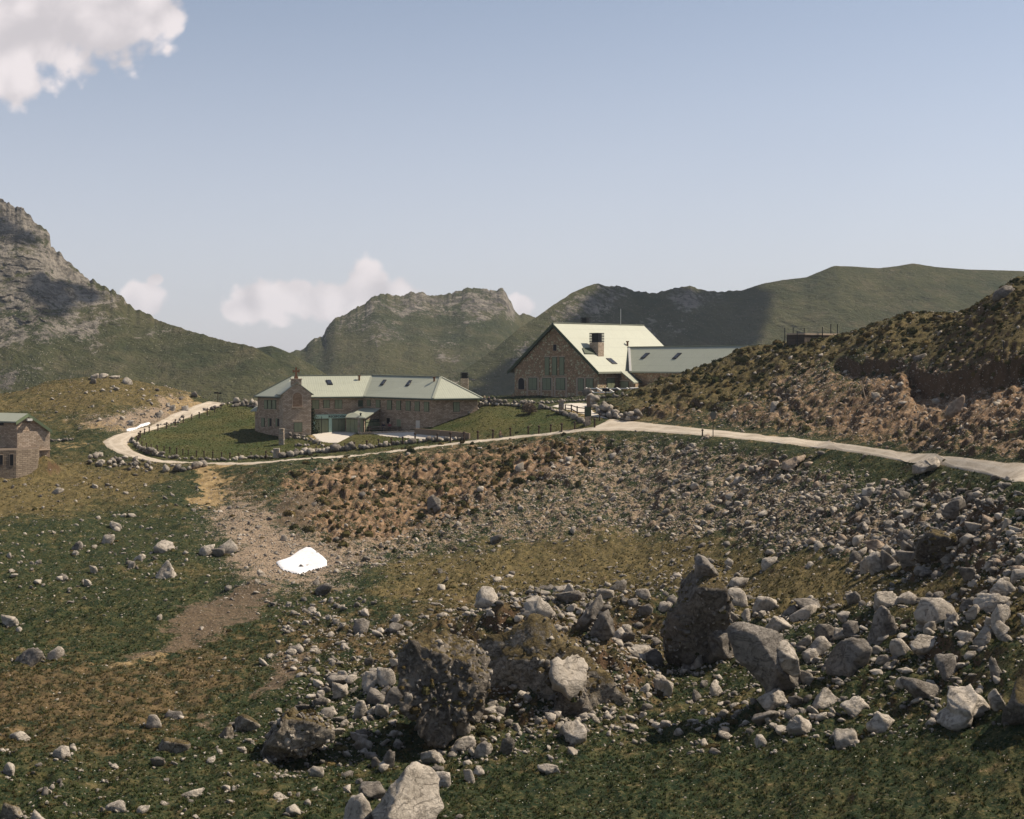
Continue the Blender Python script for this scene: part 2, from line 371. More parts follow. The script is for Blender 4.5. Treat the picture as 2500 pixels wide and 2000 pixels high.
SNOW = [(672,1373),(690,1368),(706,1362),(727,1347),(745,1338),(762,1339),(778,1351),(790,1360),(800,1370),(799,1382),(785,1389),(764,1393),(748,1398),(729,1404),(716,1401),(706,1398),(698,1396),(688,1393),(680,1384)]
def masks(px, py):
    j = dict(px=px, py=py)
    return {n: samp(zz, px, py) for n, zz in dict(scree=Z_SCREE, hill=Z_SCREE_HILL, red=Z_RED, orange=Z_ORANGE, gravel=Z_GRAVEL, mud=Z_MUD, path=Z_PATH, dry=Z_DRY, olive=Z_OLIVE, bank=Z_BANK, bould=Z_BOULD, mound=Z_MOUND, lawn=Z_LAWN, spots=Z_SPOTS, road=Z_ROAD).items()}

# warp the zone borders so that they are ragged
wx = fbm(GX/5, GY/5, oct=4)*70+fbm(GX/1.3+5, GY/1.3, oct=3)*26
wy = (fbm(GX/6+40, GY/6, oct=4)*44+fbm(GX/1.3+9, GY/1.3+4, oct=3)*16)*np.clip((GPY-900)/500, .25, 1)
M0 = masks(GPX, GPY)
M = masks(GPX+wx*(1-M0['road']), GPY+wy*(1-M0['road']))
M['road'] = M0['road']; M['lawn'] = M0['lawn']
Z_FLAT = np.clip(np.maximum(blur(Z_ROAD, 2)*3.2, blur(zone(SNOW, soft=1), 3)*2.2), 0, 1)
flat = np.clip(1-np.maximum(samp(Z_FLAT, GPX, GPY), M0['lawn']*.8), 0, 1)*np.clip((GY-44)/12, 0, 1)

# relief: swells, hummocks, stepped turf, undercut scars
N1 = fbm(GX/9, GY/9, oct=3); N2 = fbm(GX/2.6, GY/2.6+7, oct=3); N3 = fbm(GX/.8, GY/.8, oct=2)
hum = np.abs(fbm(GX/1.5+3, GY/2.2, oct=3))*2
rough = np.clip(M['orange']+M['hill']*.9+M['scree']*.7, 0, 1)
steep = np.clip(M['olive']*(GPX > 1450)*(GPY < 1060)+M['hill']*.4, 0, 1)
ter = (Z0+1.6*N1+.6*N2)/.75
ter = ter+.8*fbm(GX/6, GY/6+30, oct=2)
terr = (np.abs((ter % 1)-.5)*2-.5)*.75*.34*np.clip(.5+1.6*fbm(GX/4+9, GY/4, oct=2), 0, 1.3)
Z = Z0+flat*(.55*N1+0.26*N2+.10*N3+rough*((.42-.24*M['hill']-.12*M['scree'])*(hum-.45)+0.24*N2+.20*N3+M['hill']*.16*fbm(GX/.35, GY/.5, oct=2))+steep*(terr+.14*(hum-.4))+M['bould']*(.25*N2+.1*N3)+M['mound']*(.12*(hum-.4)+.22*N2)+M['dry']*.07*N3+.20*(hum-.4)*(1-M['gravel'])*(1-M['mud']))
def scar(line, h, run):
    """turf edge that stands over bare ground below it"""
    global Z
    lx = np.array([a for a, _ in line], float); ly = np.array([b for _, b in line], float)
    yl = np.interp(GPX, lx, ly)+fbm(GPX/40, GPX*0+line[0][0], oct=3)*14+fbm(GX*.7, GX*0+3, oct=2)*3
    dd = GPY-yl
    span = smooth(GPX, lx[0]-15, lx[0]+25)*(1-smooth(GPX, lx[-1]-25, lx[-1]+15))
    Z = Z-span*h*(.75+.25*fbm(GX*.9, GY*.9))*smooth(dd, -2, 11)*(1-smooth(dd, 8, run))*flat
scar([(2030,868),(2100,884),(2200,872)], 1.8, 70)
scar([(2215,892),(2300,915),(2385,896)], 2.9, 120)
scar([(2380,905),(2440,878),(2540,842)], 2.6, 130)
scar([(1850,956),(1920,950),(1935,975)], 1.0, 60)
scar([(1500,1005),(1600,1000),(1690,975),(1760,990)], .9, 40)
scar([(150,1022),(200,1017),(265,1022),(290,1020)], .45, 30)
scar([(390,972),(430,960),(480,962)], .5, 40)
scar([(380,1470),(450,1460),(530,1432)], .35, 40)
scar([(700,1150),(850,1190),(900,1160)], .8, 60)
for k in range(16):
    x0 = 720+RNG.random()*700; y0 = 1330-(x0-720)*.26-RNG.random()*150
    scar([(x0, y0), (x0+60, y0-14+RNG.random()*14), (x0+120+RNG.random()*90, y0-24+RNG.random()*16)], .35+RNG.random()*.35, 26)

SL = Z/GY                                            # slope of the sight line
vis = SL >= np.maximum.accumulate(SL, axis=1)-.004
RUN = np.maximum.accumulate(SL, axis=1)

SL0 = Z0/GY
def ray(px, py, SL=SL):
    """point of the ground seen at a pixel of the photograph"""
    i = np.interp(px, PXG, np.arange(len(PXG))); i0 = int(min(i, len(PXG)-2)); fr = i-i0
    s = SL[i0]*(1-fr)+SL[i0+1]*fr
    r = np.maximum.accumulate(s); tgt = -(py-HY)/F
    k = int(np.searchsorted(r, tgt))
    if k >= len(DG): k = int(np.argmax(r))
    if k == 0: return Vector(((px-CX)/F*DG[0], DG[0], s[0]*DG[0]))
    a, b = s[k-1], s[k]
    q = min(1, max(0, (tgt-a)/(b-a))) if b > a else 1
    dd = DG[k-1]+(DG[k]-DG[k-1])*q
    return Vector(((px-CX)/F*dd, dd, (a+(b-a)*q)*dd))
def gz(X, Y):
    px = X/Y*F+CX
    i = np.interp(px, PXG, np.arange(len(PXG))); j = np.interp(Y, DG, np.arange(len(DG)))
    i0 = int(min(i, len(PXG)-2)); j0 = int(min(j, len(DG)-2)); a, b = i-i0, j-j0
    return float(Z[i0, j0]*(1-a)*(1-b)+Z[i0+1, j0]*a*(1-b)+Z[i0, j0+1]*(1-a)*b+Z[i0+1, j0+1]*a*b)

# ------------------------------------------------------------------ materials of the ground
def mat_ground(t, b):
    p = t.pos(); n = t.nrm(); nz_ = t.sep(n)[2]
    A = {k: t.attr('z_'+k) for k in ('earth', 'gravel', 'mud', 'olive', 'dry', 'path', 'lawn')}
    big = t.noise(p, .11, 4, .6); mid = t.noise(p, .8, 5, .65); fine = t.noise(p, 5.0, 4, .7); vf = t.noise(p, 14.0, 3, .7)
    ps = t.vm('MULTIPLY', p, (1.0, .45, 1.0)); streak = t.noise(ps, 1.9, 4, .7)
    green = t.mix(t.step(mid, .35, .7), (.016, .029, .014), (.048, .055, .022))
    olive = t.mix(t.step(streak, .32, .68), (.058, .050, .022), (.158, .122, .055))
    brown = t.mix(t.step(mid, .3, .7), (.050, .038, .021), (.145, .102, .053))
    col = t.mix(t.step(t.m('ADD', A['olive'], t.m('MULTIPLY', t.m('ADD', t.m('SUBTRACT', big, .42), t.m('MULTIPLY', t.m('SUBTRACT', mid, .5), .8)), 1.9)), .15, .95), green, olive)
    col = t.mix(t.step(t.m('ADD', t.m('MULTIPLY', A['dry'], .82), t.m('MULTIPLY', t.m('SUBTRACT', mid, .5), 3.2)), .2, 1.05), col, brown)
    lawnc = t.mix(t.step(big, .35, .65), (.042, .062, .019), (.095, .090, .032))
    col = t.mix(t.m('MULTIPLY', A['lawn'], .85), col, lawnc)
    # straw tips, and darker colour put into the hollows of the turf
    col = t.mix(t.m('MULTIPLY', t.step(fine, .50, .72), .60), col, (.215, .170, .080))
    col = t.mix(t.m('MULTIPLY', t.step(fine, .48, .28), .55), col, (.014, .022, .010))
    earth = t.mix(t.step(mid, .3, .7), (.120, .076, .046), (.325, .215, .130))
    gravel = t.mix(t.step(fine, .3, .7), (.150, .112, .078), (.370, .285, .205))
    mud = t.mix(t.step(fine, .3, .7), (.070, .053, .036), (.165, .122, .080))
    path = t.mix(t.step(mid, .3, .7), (.200, .140, .065), (.360, .265, .140))
    e = lambda a, amp, lo, hi: t.step(t.m('ADD', a, t.m('ADD', t.m('MULTIPLY', t.m('SUBTRACT', mid, .5), amp), t.m('MULTIPLY', t.m('SUBTRACT', fine, .5), amp*.7))), lo, hi)
    col = t.mix(e(A['earth'], 2.0, .35, .85), col, earth)
    heath = t.m('MULTIPLY', t.step(t.noise(t.vm('MULTIPLY', p, (.55, 1.3, 1.3)), .55, 4, .65), .50, .64), t.step(t.m('SUBTRACT', A['earth'], A['gravel']), -.1, .35))
    col = t.mix(t.m('MULTIPLY', heath, .62), col, t.mix(t.step(fine, .3, .7), (.022, .026, .012), (.090, .074, .034)))
    col = t.mix(e(A['gravel'], 2.0, .35, .85), col, gravel)
    col = t.mix(e(A['mud'], 2.2, .45, .95), col, mud)
    col = t.mix(e(A['path'], 1.4, .35, .8), col, path)
    # bare soil where the turf breaks off steeply
    col = t.mix(t.m('MULTIPLY', t.step(nz_, .80, .62), .85), col, t.mix(t.step(vf, .3, .7), (.058, .036, .022), (.130, .078, .046)))
    # grit: little stones that lie everywhere, too small to pick apart
    g = t.voro(p, 5.5); gc = t.voro(p, 5.5, out='Color'); gr = t.sep(gc)[0]
    st = t.m('MULTIPLY', t.step(g, .34, .22), t.step(t.m('ADD', gr, t.m('MULTIPLY', t.m('MAXIMUM', t.m('MAXIMUM', A['gravel'], A['earth']), t.m('MULTIPLY', A['mud'], .4)), .42)), .93, .97))
    col = t.mix(st, col, t.mix(t.sep(gc)[1], (.24, .20, .16), (.44, .39, .33)))
    t.put(b.inputs['Base Color'], col)
    b.inputs['Roughness'].default_value = .95; b.inputs['Specular IOR Level'].default_value = .08
    h = t.m('ADD', t.m('MULTIPLY', fine, .55), t.m('ADD', t.m('MULTIPLY', vf, .22), t.m('MULTIPLY', st, .25)))
    t.put(b.inputs['Normal'], t.bump(h, .9, .22))
M_GROUND = material('turf_and_earth', mat_ground)

nI, nJ = Z.shape
V = np.stack([GX, GY, Z], axis=2).reshape(-1, 3)
ii, jj = np.meshgrid(np.arange(nI-1), np.arange(nJ-1), indexing='ij')
a = ii*nJ+jj
Q = np.stack([a, a+nJ, a+nJ+1, a+1], axis=2).reshape(-1, 4)
me = np_mesh('ground', V, Q, True); me.materials.append(M_GROUND)
def put_attr(me, name, arr):
    at = me.attributes.new('z_'+name, 'FLOAT', 'POINT'); at.data.foreach_set('value', np.ascontiguousarray(arr, np.float32).ravel())
put_attr(me, 'earth', np.clip(np.maximum.reduce([M['red']*1.0, M['orange']*.75, M['hill']*.62, M['scree']*.42, M['bank']*.4]), 0, 1))
put_attr(me, 'gravel', np.clip(np.maximum.reduce([M['gravel'], M['scree']*.50, M['hill']*.30, M['bank']*.9]), 0, 1))
put_attr(me, 'mud', M['mud']); put_attr(me, 'olive', M['olive']); put_attr(me, 'dry', M['dry'])
put_attr(me, 'path', np.maximum(M['path'], blur(M['road'], 1)*.75)); put_attr(me, 'lawn', M0['lawn'])
ground = bpy.data.objects.new('ground', me); link(ground); tag(ground, kind='structure')

# the low land round it, out to the horizon
M_VALLEY = material('valley_grass', lambda t, b: t.put(b.inputs['Base Color'], t.mix(t.noise(t.pos(), .01, 4), (.03, .045, .018), (.07, .065, .028))))
R = 4000
vv = []; ff = []
for r_ in (0, 300, 900, 2000, R):
    for k in range(48):
        an = 2*math.pi*k/48; vv.append((r_*math.cos(an), r_*math.sin(an), -58))
for q in range(4):
    for k in range(48):
        k2 = (k+1) % 48; ff.append((q*48+k, (q+1)*48+k, (q+1)*48+k2, q*48+k2))
o = mesh_obj('valley_floor', vv, ff, M_VALLEY); tag(o, kind='structure')

# the road: a gravel track draped over the ground
def mat_road(t, b):
    p = t.pos(); n1 = t.noise(p, .5, 4, .6); n2 = t.noise(p, 4.0, 4, .7); n3 = t.noise(p, 18, 2, .6)
    col = t.mix(t.step(n1, .3, .7), (.35, .295, .225), (.50, .435, .35))
    v = t.attr('z_across'); vv_ = t.m('ADD', v, t.m('MULTIPLY', t.m('SUBTRACT', n1, .5), .25))
    rut = t.m('ABSOLUTE', t.m('SUBTRACT', t.m('ABSOLUTE', t.m('SUBTRACT', vv_, .5)), .23))
    col = t.mix(t.m('MULTIPLY', t.step(rut, .10, .02), .45), col, (.58, .52, .43))
    verge = t.m('ADD', t.m('ABSOLUTE', t.m('SUBTRACT', v, .5)), t.m('MULTIPLY', t.m('SUBTRACT', n2, .5), .35))
    col = t.mix(t.step(verge, .43, .54), col, t.mix(n2, (.085, .075, .034), (.30, .225, .130)))
    col = t.mix(t.m('MULTIPLY', t.step(n2, .5, .75), .4), col, (.30, .235, .16))
    t.put(b.inputs['Base Color'], t.mix(t.m('MULTIPLY', t.step(n3, .5, .8), .35), col, (.70, .64, .54)))
    t.put(b.inputs['Normal'], t.bump(t.m('ADD', n2, t.m('MULTIPLY', n3, .4)), .5, .12))
M_ROAD = material('pale_gravel', mat_road)
def resample(line, n):
    L = np.array(line, float); s = np.concatenate([[0], np.cumsum(np.hypot(*np.diff(L, axis=0).T))])
    q = np.linspace(0, s[-1], n)
    return np.stack([np.interp(q, s, L[:, 0]), np.interp(q, s, L[:, 1])], axis=1)
def by_index(line, k=14):
    L = np.array(line, float); n = len(L); q = np.linspace(0, n-1, (n-1)*k+1)
    return np.stack([np.interp(q, np.arange(n), L[:, 0]), np.interp(q, np.arange(n), L[:, 1])], axis=1)
lo, up = by_index(ROAD_LO), by_index(ROAD_UP)
NA = 9; vv = []; ff = []
for i in range(len(lo)):
    ga, gb = ray(*lo[i], SL0), ray(*up[i], SL0)
    wob = .06*perlin([i*.3], [1.5])[0], .06*perlin([i*.3], [7.5])[0]
    for k in range(NA):
        q = (k/(NA-1))*(1+wob[1]-wob[0])+wob[0]*.5 if 0 < k < NA-1 else (wob[0]*.5 if k == 0 else 1+wob[1]*.5)
        x = ga.x+(gb.x-ga.x)*q; y = ga.y+(gb.y-ga.y)*q
        vv.append((x, y, gz(x, y)+(.06 if 0 < k < NA-1 else -.02)))
for i in range(len(lo)-1):
    for k in range(NA-1):
        q = i*NA+k; ff.append((q, q+NA, q+NA+1, q+1))
road = mesh_obj('gravel_road', vv, ff, M_ROAD, smooth=True); tag(road, kind='structure')
put_attr(road.data, 'across', np.tile(np.linspace(0, 1, NA), len(lo)))

def drape(name, poly, mat, raise_=.07, bulge=0.0, step=(3, 1.2), solid=True):
    """sheet of snow, gravel or paving laid over the ground inside an outline"""
    xs = [a for a, _ in poly]; ys = [b for _, b in poly]
    nx = int((max(xs)-min(xs))/step[0])+3; ny = int((max(ys)-min(ys))/step[1])+3
    gx_, gy_ = np.meshgrid(min(xs)-step[0]+np.arange(nx)*step[0], min(ys)-step[1]+np.arange(ny)*step[1])
    ins = inpoly(gx_, gy_, poly)
    seg = np.full(gx_.shape, 1e9); n = len(poly)
    for i in range(n):
        x1, y1 = poly[i]; x2, y2 = poly[(i+1) % n]; yk = 4.0
        ax, ay, bx, by = x1, y1*yk, x2, y2*yk
        tt = np.clip(((gx_-ax)*(bx-ax)+(gy_*yk-ay)*(by-ay))/((bx-ax)**2+(by-ay)**2+1e-9), 0, 1)
        seg = np.minimum(seg, np.hypot(gx_-ax-tt*(bx-ax), gy_*yk-ay-tt*(by-ay)))
    vid = -np.ones(gx_.shape, int); vv = []; ff = []
    for j in range(ny):
        for i in range(nx):
            if ins[j, i]:
                g = ray(gx_[j, i], gy_[j, i], SL0); g.z = gz(g.x, g.y); e = min(1, seg[j, i]/14)
                g.z += raise_*min(1, seg[j, i]/3)+bulge*(1-(1-e)**2)
                vid[j, i] = len(vv); vv.append(g)
    for j in range(ny-1):
        for i in range(nx-1):
            q = [vid[j, i], vid[j, i+1], vid[j+1, i+1], vid[j+1, i]]
            q = [a for a in q if a >= 0]
            if len(q) >= 3: ff.append(tuple(q[::-1]))
    return mesh_obj(name, vv, ff, mat, smooth=True)
def mat_snow(t, b):
    p = t.pos(); n = t.noise(p, .6, 4, .6)
    t.put(b.inputs['Base Color'], t.mix(t.m('MULTIPLY', t.step(t.noise(p, 2.2, 5, .75), .52, .74), .75), t.mix(n, (.66, .66, .69), (.78, .78, .80)), (.42, .37, .32)))
    b.inputs['Roughness'].default_value = .8
    t.put(b.inputs['Normal'], t.bump(n, .3, .3))
M_SNOW = material('old_snow', mat_snow)
o = drape('snow_patch', SNOW, M_SNOW, .09, .10)
tag(o, 'bright white patch of old snow lying in the gravel hollow below the road', 'snow patch')
o = drape('snow_patch', [(307,1049),(318,1046),(332,1044),(343,1037),(356,1033),(366,1031),(368,1035),(360,1039),(344,1044),(330,1050),(315,1054),(308,1053)], M_SNOW, .05, .08, (2, .8))
tag(o, 'narrow streak of white snow along the bend of the gravel road', 'snow patch')
M_PATIO = material('pale_concrete', lambda t, b: t.put(b.inputs['Base Color'], t.mix(t.noise(t.pos(), 1.2, 5, .7), (.50, .45, .38), (.66, .61, .53))))
for poly in (PATIO, PATIO2, [(1344,991),(1390,985),(1432,984),(1450,1007),(1490,1024),(1440,1016),(1395,1003)]):
    tag(drape('paved_yard', poly, M_PATIO, .06, 0, (3, .8)), kind='structure')
# ------------------------------------------------------------------ mountains
def mat_mountain(name, rock_bias, hz=1.0):
    def build(t, b):
        p = t.pos(); nz_ = t.sep(t.nrm())[2]
        big = t.noise(p, .012, 5, .62); mid = t.noise(p, .05, 5, .68); fine = t.noise(p, .22, 5, .72)
        pst = t.vm('MULTIPLY', p, (1, 1, 2.2)); strata = t.noise(pst, .035, 6, .72, 1.2)
        pv = t.vm('MULTIPLY', p, (1.0, .6, .62)); run = t.noise(pv, .045, 6, .72, .8)
        grass = t.mix(t.step(big, .35, .65), (.042, .050, .024), (.080, .078, .038))
        grass = t.mix(t.m('MULTIPLY', t.step(mid, .45, .75), .6), grass, (.135, .112, .070))
        grass = t.mix(t.m('MULTIPLY', t.step(fine, .55, .3), .45), grass, (.034, .042, .020))
        rock = t.mix(t.step(strata, .32, .62), (.062, .058, .050), (.250, .224, .188))
        rock = t.mix(t.m('MULTIPLY', t.step(fine, .54, .36), .75), rock, (.045, .042, .038))  # shadow holes of the crags, painted into the rock colour by noise
        rk = t.attr('z_rock'); rd = t.attr('z_earth')
        f = t.m('ADD', t.m('MULTIPLY', rk, .62), t.m('ADD', t.m('MULTIPLY', t.m('SUBTRACT', run, .5), 2.0), t.m('MULTIPLY', t.m('SUBTRACT', fine, .5), 1.5)))
        f = t.m('ADD', f, t.m('MULTIPLY', t.step(nz_, .78, .5), .35))
        col = t.mix(t.step(f, .30+rock_bias, .62+rock_bias), grass, rock)
        er = t.step(t.m('ADD', rd, t.m('MULTIPLY', t.m('SUBTRACT', mid, .5), 1.5)), .5, .8)
        col = t.mix(t.m('MULTIPLY', er, .5), col, t.mix(fine, (.150, .085, .050), (.300, .200, .125)))
        # pale stones strewn over the grass
        sv = t.voro(p, .8); sr = t.sep(t.voro(p, .8, out='Color'))[0]
        col = t.mix(t.m('MULTIPLY', t.step(sv, .30, .16), t.step(t.m('ADD', sr, t.m('MULTIPLY', rk, .3)), .9, .95)), col, (.30, .27, .23))
        t.put(b.inputs['Base Color'], col); b.inputs['Roughness'].default_value = 1; b.inputs['Specular IOR Level'].default_value = 0
        h = t.m('ADD', t.m('MULTIPLY', strata, .6), t.m('ADD', t.m('MULTIPLY', fine, .35), t.m('MULTIPLY', run, .5)))
        t.put(b.inputs['Normal'], t.bump(h, 1.0, 6.5))
    return material(name, build)

def mountain(name, sky_line, d_top, base, nu, nv, mat, rocks, earths, amp, spur, p=1.15, seed=0, crag=None, jag=0.0):
    """sky_line in pixels; d_top(px): distance of the crest; base: (distance, height) of the foot."""
    L = np.array(sky_line, float)
    pxs = np.linspace(L[0, 0], L[-1, 0], nu)
    pys = np.interp(pxs, L[:, 0], L[:, 1])
    pj = pys+jag*fbm(pxs/14+seed, pxs*0+seed, oct=4)*np.interp(pxs, *crag) if crag else pys
    kr = max(3, int(nu*.035)); pp = np.pad(pys, kr, mode='edge'); pp[:kr] += (pys[0]-pys[1])*np.arange(kr, 0, -1); pp[-kr:] += (pys[-1]-pys[-2])*np.arange(1, kr+1)
    pys = np.convolve(pp, np.hanning(2*kr+1)/np.hanning(2*kr+1).sum(), mode='valid')
    dt = d_top(pxs); zt = -(pys-HY)/F*dt; dz_crest = -(pj-pys)/F*dt
    bd, bz = base
    v = np.concatenate([np.linspace(0, 1, nv), 1+np.linspace(0, 1, 26)[1:]*.9])
    U, Vv = np.meshgrid(pxs, v, indexing='ij')
    vf = np.clip(Vv, 0, 1); back = np.clip(Vv-1, 0, 1)
    D = bd+(dt[:, None]-bd)*vf+back*180
    zf = bz+(zt[:, None]-bz)*vf**p
    zf = zf+dz_crest[:, None]*np.where(back == 0, vf**7, 1)
    X = (U-CX)/F*D
    w = np.clip(vf*(1-vf)*4, 0, 1)*(back == 0)
    n1 = fbm(X/95+seed, D/160, zf/130, oct=4, ridged=True)-.25
    n2 = fbm(X/30+seed*2, D/60+3, zf/34, oct=4, ridged=True)-.2
    n3 = fbm(X/11, D/14, zf/12+seed, oct=3)
    ry = -(zf-0)/D*F+HY
    rk = np.zeros(U.shape); er = np.zeros(U.shape)
    for poly in rocks: rk = np.maximum(rk, samp(zone(poly, soft=6), U, ry))
    for poly in earths: er = np.maximum(er, samp(zone(poly, soft=6), U, ry))
    n4 = fbm(X/13+seed, D/26, zf/9, oct=3, ridged=True)-.2
    zf = zf+amp*w*(n1*1.0+n2*.35*(0.5+1.4*rk))+n4*rk*2.2*np.clip((1-vf)*10, .25, 1)*(back == 0)+(.9+2.6*rk)*n3*np.clip((1-vf)*18, .12, 1)*(back == 0)
    D2 = D+spur*w*(n1*1.0)+spur*.45*w*n2+rk*(n3*5+n4*7)*w
    X = (U-CX)/F*D2
    zf = zf-back*back*240-back*60
    if callable(mat): pass
    V = np.stack([X, D2, zf], axis=2).reshape(-1, 3)
    a_, b_ = np.meshgrid(np.arange(nu-1), np.arange(len(v)-1), indexing='ij')
    a = a_*len(v)+b_
    Q = np.stack([a, a+len(v), a+len(v)+1, a+1], axis=2).reshape(-1, 4)
    me = np_mesh(name, V, Q, True); me.materials.append(mat)
    put_attr(me, 'rock', rk); put_attr(me, 'earth', er)
    o = bpy.data.objects.new(name, me); link(o); tag(o, kind='structure')
    return dict(px=pxs, V=V.reshape(nu, len(v), 3), nv=nv)

SKY_LEFT = [(-420,300),(-200,390),(0,484),(19,498),(39,506),(58,510),(75,528),(81,541),(101,552),(117,565),(123,576),(124,601),(143,617),(166,635),(182,654),(208,675),(227,683),(253,700),(269,709),(284,711),(302,731),(315,744),(341,760),(367,766),(377,779),(422,794),(471,810),(552,833),(617,846),(669,875),(698,898),(740,930),(800,980)]
MA = mountain('mountain', SKY_LEFT, lambda x: np.interp(x, [-400, 0, 300, 800], [900, 880, 840, 760]), (690, -36), 420, 240,
    mat_mountain('left_mountain_cover', .02),
    [[(-400,300),(0,480),(130,560),(200,670),(310,740),(250,760),(330,800),(200,770),(100,790),(-400,760)], [(-300,800),(60,760),(300,800),(240,850),(60,880),(-300,860)],
     [(0,930),(60,900),(160,880),(150,935),(60,950),(-300,1000),(-300,930)], [(320,790),(390,800),(400,870),(330,850)], [(210,760),(320,770),(300,830),(220,830)]],
    [[(270,850),(320,845),(330,880),(280,890)], [(150,880),(200,880),(200,915),(150,910)], [(-200,830),(130,830),(120,850),(-200,870)]], 7, 13, 1.1, 3, ([-400, 300, 380, 900], [1, 1, .3, .1]), 14)
mountain('hill', [(560,880),(600,855),(635,848),(650,846),(663,844),(680,850),(701,859),(720,868),(760,890),(820,930)], lambda x: x*0+900, (820, -45), 90, 60,
    mat_mountain('far_hill_cover', .25), [[(655,840),(672,840),(670,850),(655,850)]], [[(690,850),(720,860),(740,900),(700,890)]], 6, 6, 1.0, 8)
SKY_MID = [(640,905),(690,868),(701,862),(744,851),(758,832),(791,818),(797,800),(805,789),(819,777),(830,774),(848,765),(862,754),(890,744),(900,732),(909,724),(922,720),(942,719),(960,719),(975,722),(985,725),(992,718),(1004,713),(1020,714),(1042,717),(1050,724),(1060,722),(1094,718),(1108,716),(1118,711),(1131,706),(1150,704),(1169,703),(1193,708),(1203,710),(1217,705),(1228,709),(1236,714),(1247,737),(1254,758),(1273,768),(1280,765),(1300,773),(1360,790),(1500,850),(1600,900)]
mountain('mountain', SKY_MID, lambda x: np.interp(x, [640, 1000, 1600], [1150, 1300, 1400]), (960, -62), 420, 190,
    mat_mountain('middle_mountain_cover', .04),
    [[(690,870),(780,815),(860,745),(960,710),(960,735),(920,775),(860,790),(790,840),(720,860)], [(900,715),(1100,700),(1140,780),(1000,790),(930,760)], [(860,780),(960,790),(1000,870),(900,850)], [(1000,800),(1060,800),(1060,840),(1010,840)], [(1090,740),(1130,700),(1240,700),(1265,765),(1200,790),(1150,815),(1100,790)],
     [(900,800),(1000,800),(1000,850),(920,850)], [(1060,830),(1130,830),(1140,890),(1080,900)]],
    [[(1010,830),(1030,840),(1020,870),(1000,860)], [(700,860),(800,850),(790,865),(700,870)]], 11, 24, .95, 5, ([640, 700, 1260, 1330, 1600], [.2, 1, 1, .2, .1]), 9)
SKY_RIGHT = [(960,985),(1040,955),(1090,932),(1150,892),(1200,858),(1270,800),(1318,769),(1351,745),(1401,713),(1435,699),(1450,694),(1460,693),(1480,700),(1500,699),(1518,699),(1535,705),(1551,712),(1568,713),(1585,716),(1606,714),(1627,710),(1652,702),(1670,699),(1689,698),(1703,704),(1718,710),(1752,713),(1780,710),(1810,710),(1860,693),(1910,684),(1969,677),(2036,649),(2086,651),(2144,655),(2190,650),(2228,643),(2286,652),(2361,658),(2436,660),(2500,662),(2700,662),(3000,690)]
MR = mountain('mountain', SKY_RIGHT, lambda x: np.interp(x, [960, 1250, 1460, 1800, 3000], [860, 940, 1030, 1080, 1150]), (800, -60), 480, 190,
    mat_mountain('right_mountain_cover', .10),
    [[(1380,720),(1470,690),(1560,700),(1500,770),(1330,850),(1180,920),(1160,910),(1300,820)], [(1640,700),(1700,690),(1760,715),(1740,800),(1640,780)], [(1560,790),(1640,780),(1720,850),(1560,850)], [(2150,705),(2190,705),(2180,740),(2150,735)], [(1080,920),(1200,940),(1150,985),(1060,970)]],
    [], 9, 22, 1.0, 13, ([960, 1450, 1500, 1720, 1850, 3000], [.2, .3, 1, 1, .15, .1]), 7)

# ------------------------------------------------------------------ clouds that stand over the mountains and shade them
M_CLOUD = material('cloud_white', lambda t, b: t.put(b.inputs['Base Color'], (.85, .85, .87)))
def cloud(surf, poly, L, n, rmin, rmax, seed):
    """cumulus whose shade falls on the part of the mountain inside the outline; it is high above the frame"""
    r_ = np.random.default_rng(seed)
    nu = len(surf['px']); nv = surf['nv']
    G = surf['V'][:, :nv].reshape(-1, 3)
    py = -(G[:, 2])/G[:, 1]*F+HY; px = G[:, 0]/G[:, 1]*F+CX
    ins = np.nonzero(inpoly(px, py, poly))[0]
    bm = bmesh.new()
    cen = G[r_.choice(ins, n)]
    # distance to the outline limits the size of each billow
    pts = np.array([np.array(poly[i])*(1-q)+np.array(poly[(i+1) % len(poly)])*q for i in range(len(poly)) for q in np.linspace(0, 1, 12)])
    for c in cen:
        cx_, cy_ = c[0]/c[1]*F+CX, -c[2]/c[1]*F+HY
        e = np.min(np.hypot(pts[:, 0]-cx_, pts[:, 1]-cy_))/F*c[1]
        r = max(rmin, min(rmax, e*1.15))
        q = c+np.array(SUNV)*(L+r_.normal()*14)
        bmesh.ops.create_icosphere(bm, subdivisions=2, radius=r, matrix=Matrix.Translation(Vector(q)) @ Matrix.Diagonal((1, 1, .8, 1)))
    for v in bm.verts:
        nn = math.sin(v.co.x*.11)*math.sin(v.co.y*.13+1)*math.sin(v.co.z*.12+2)
        v.co += v.normal*nn*5
    me = bpy.data.meshes.new('cloud'); bm.to_mesh(me); bm.free(); me.materials.append(M_CLOUD)
    o = bpy.data.objects.new('cloud', me); link(o); tag(o, kind='structure'); o.visible_shadow = True
    return o
cloud(MR, [(1466,690),(1560,680),(1760,690),(1880,690),(1868,725),(1850,780),(1826,860),(1760,930),(1600,985),(1250,1000),(1120,985),(1150,950),(1210,905),(1300,845),(1400,775),(1440,730)], 760, 260, 5, 32, 3)
cloud(MA, [(62,668),(110,660),(160,690),(230,712),(250,735),(200,735),(170,750),(185,775),(150,780),(90,765),(85,720)], 620, 60, 3, 14, 4)
cloud(MA, [(-60,530),(20,540),(40,565),(95,590),(20,580),(-80,580)], 620, 30, 3, 12, 6)
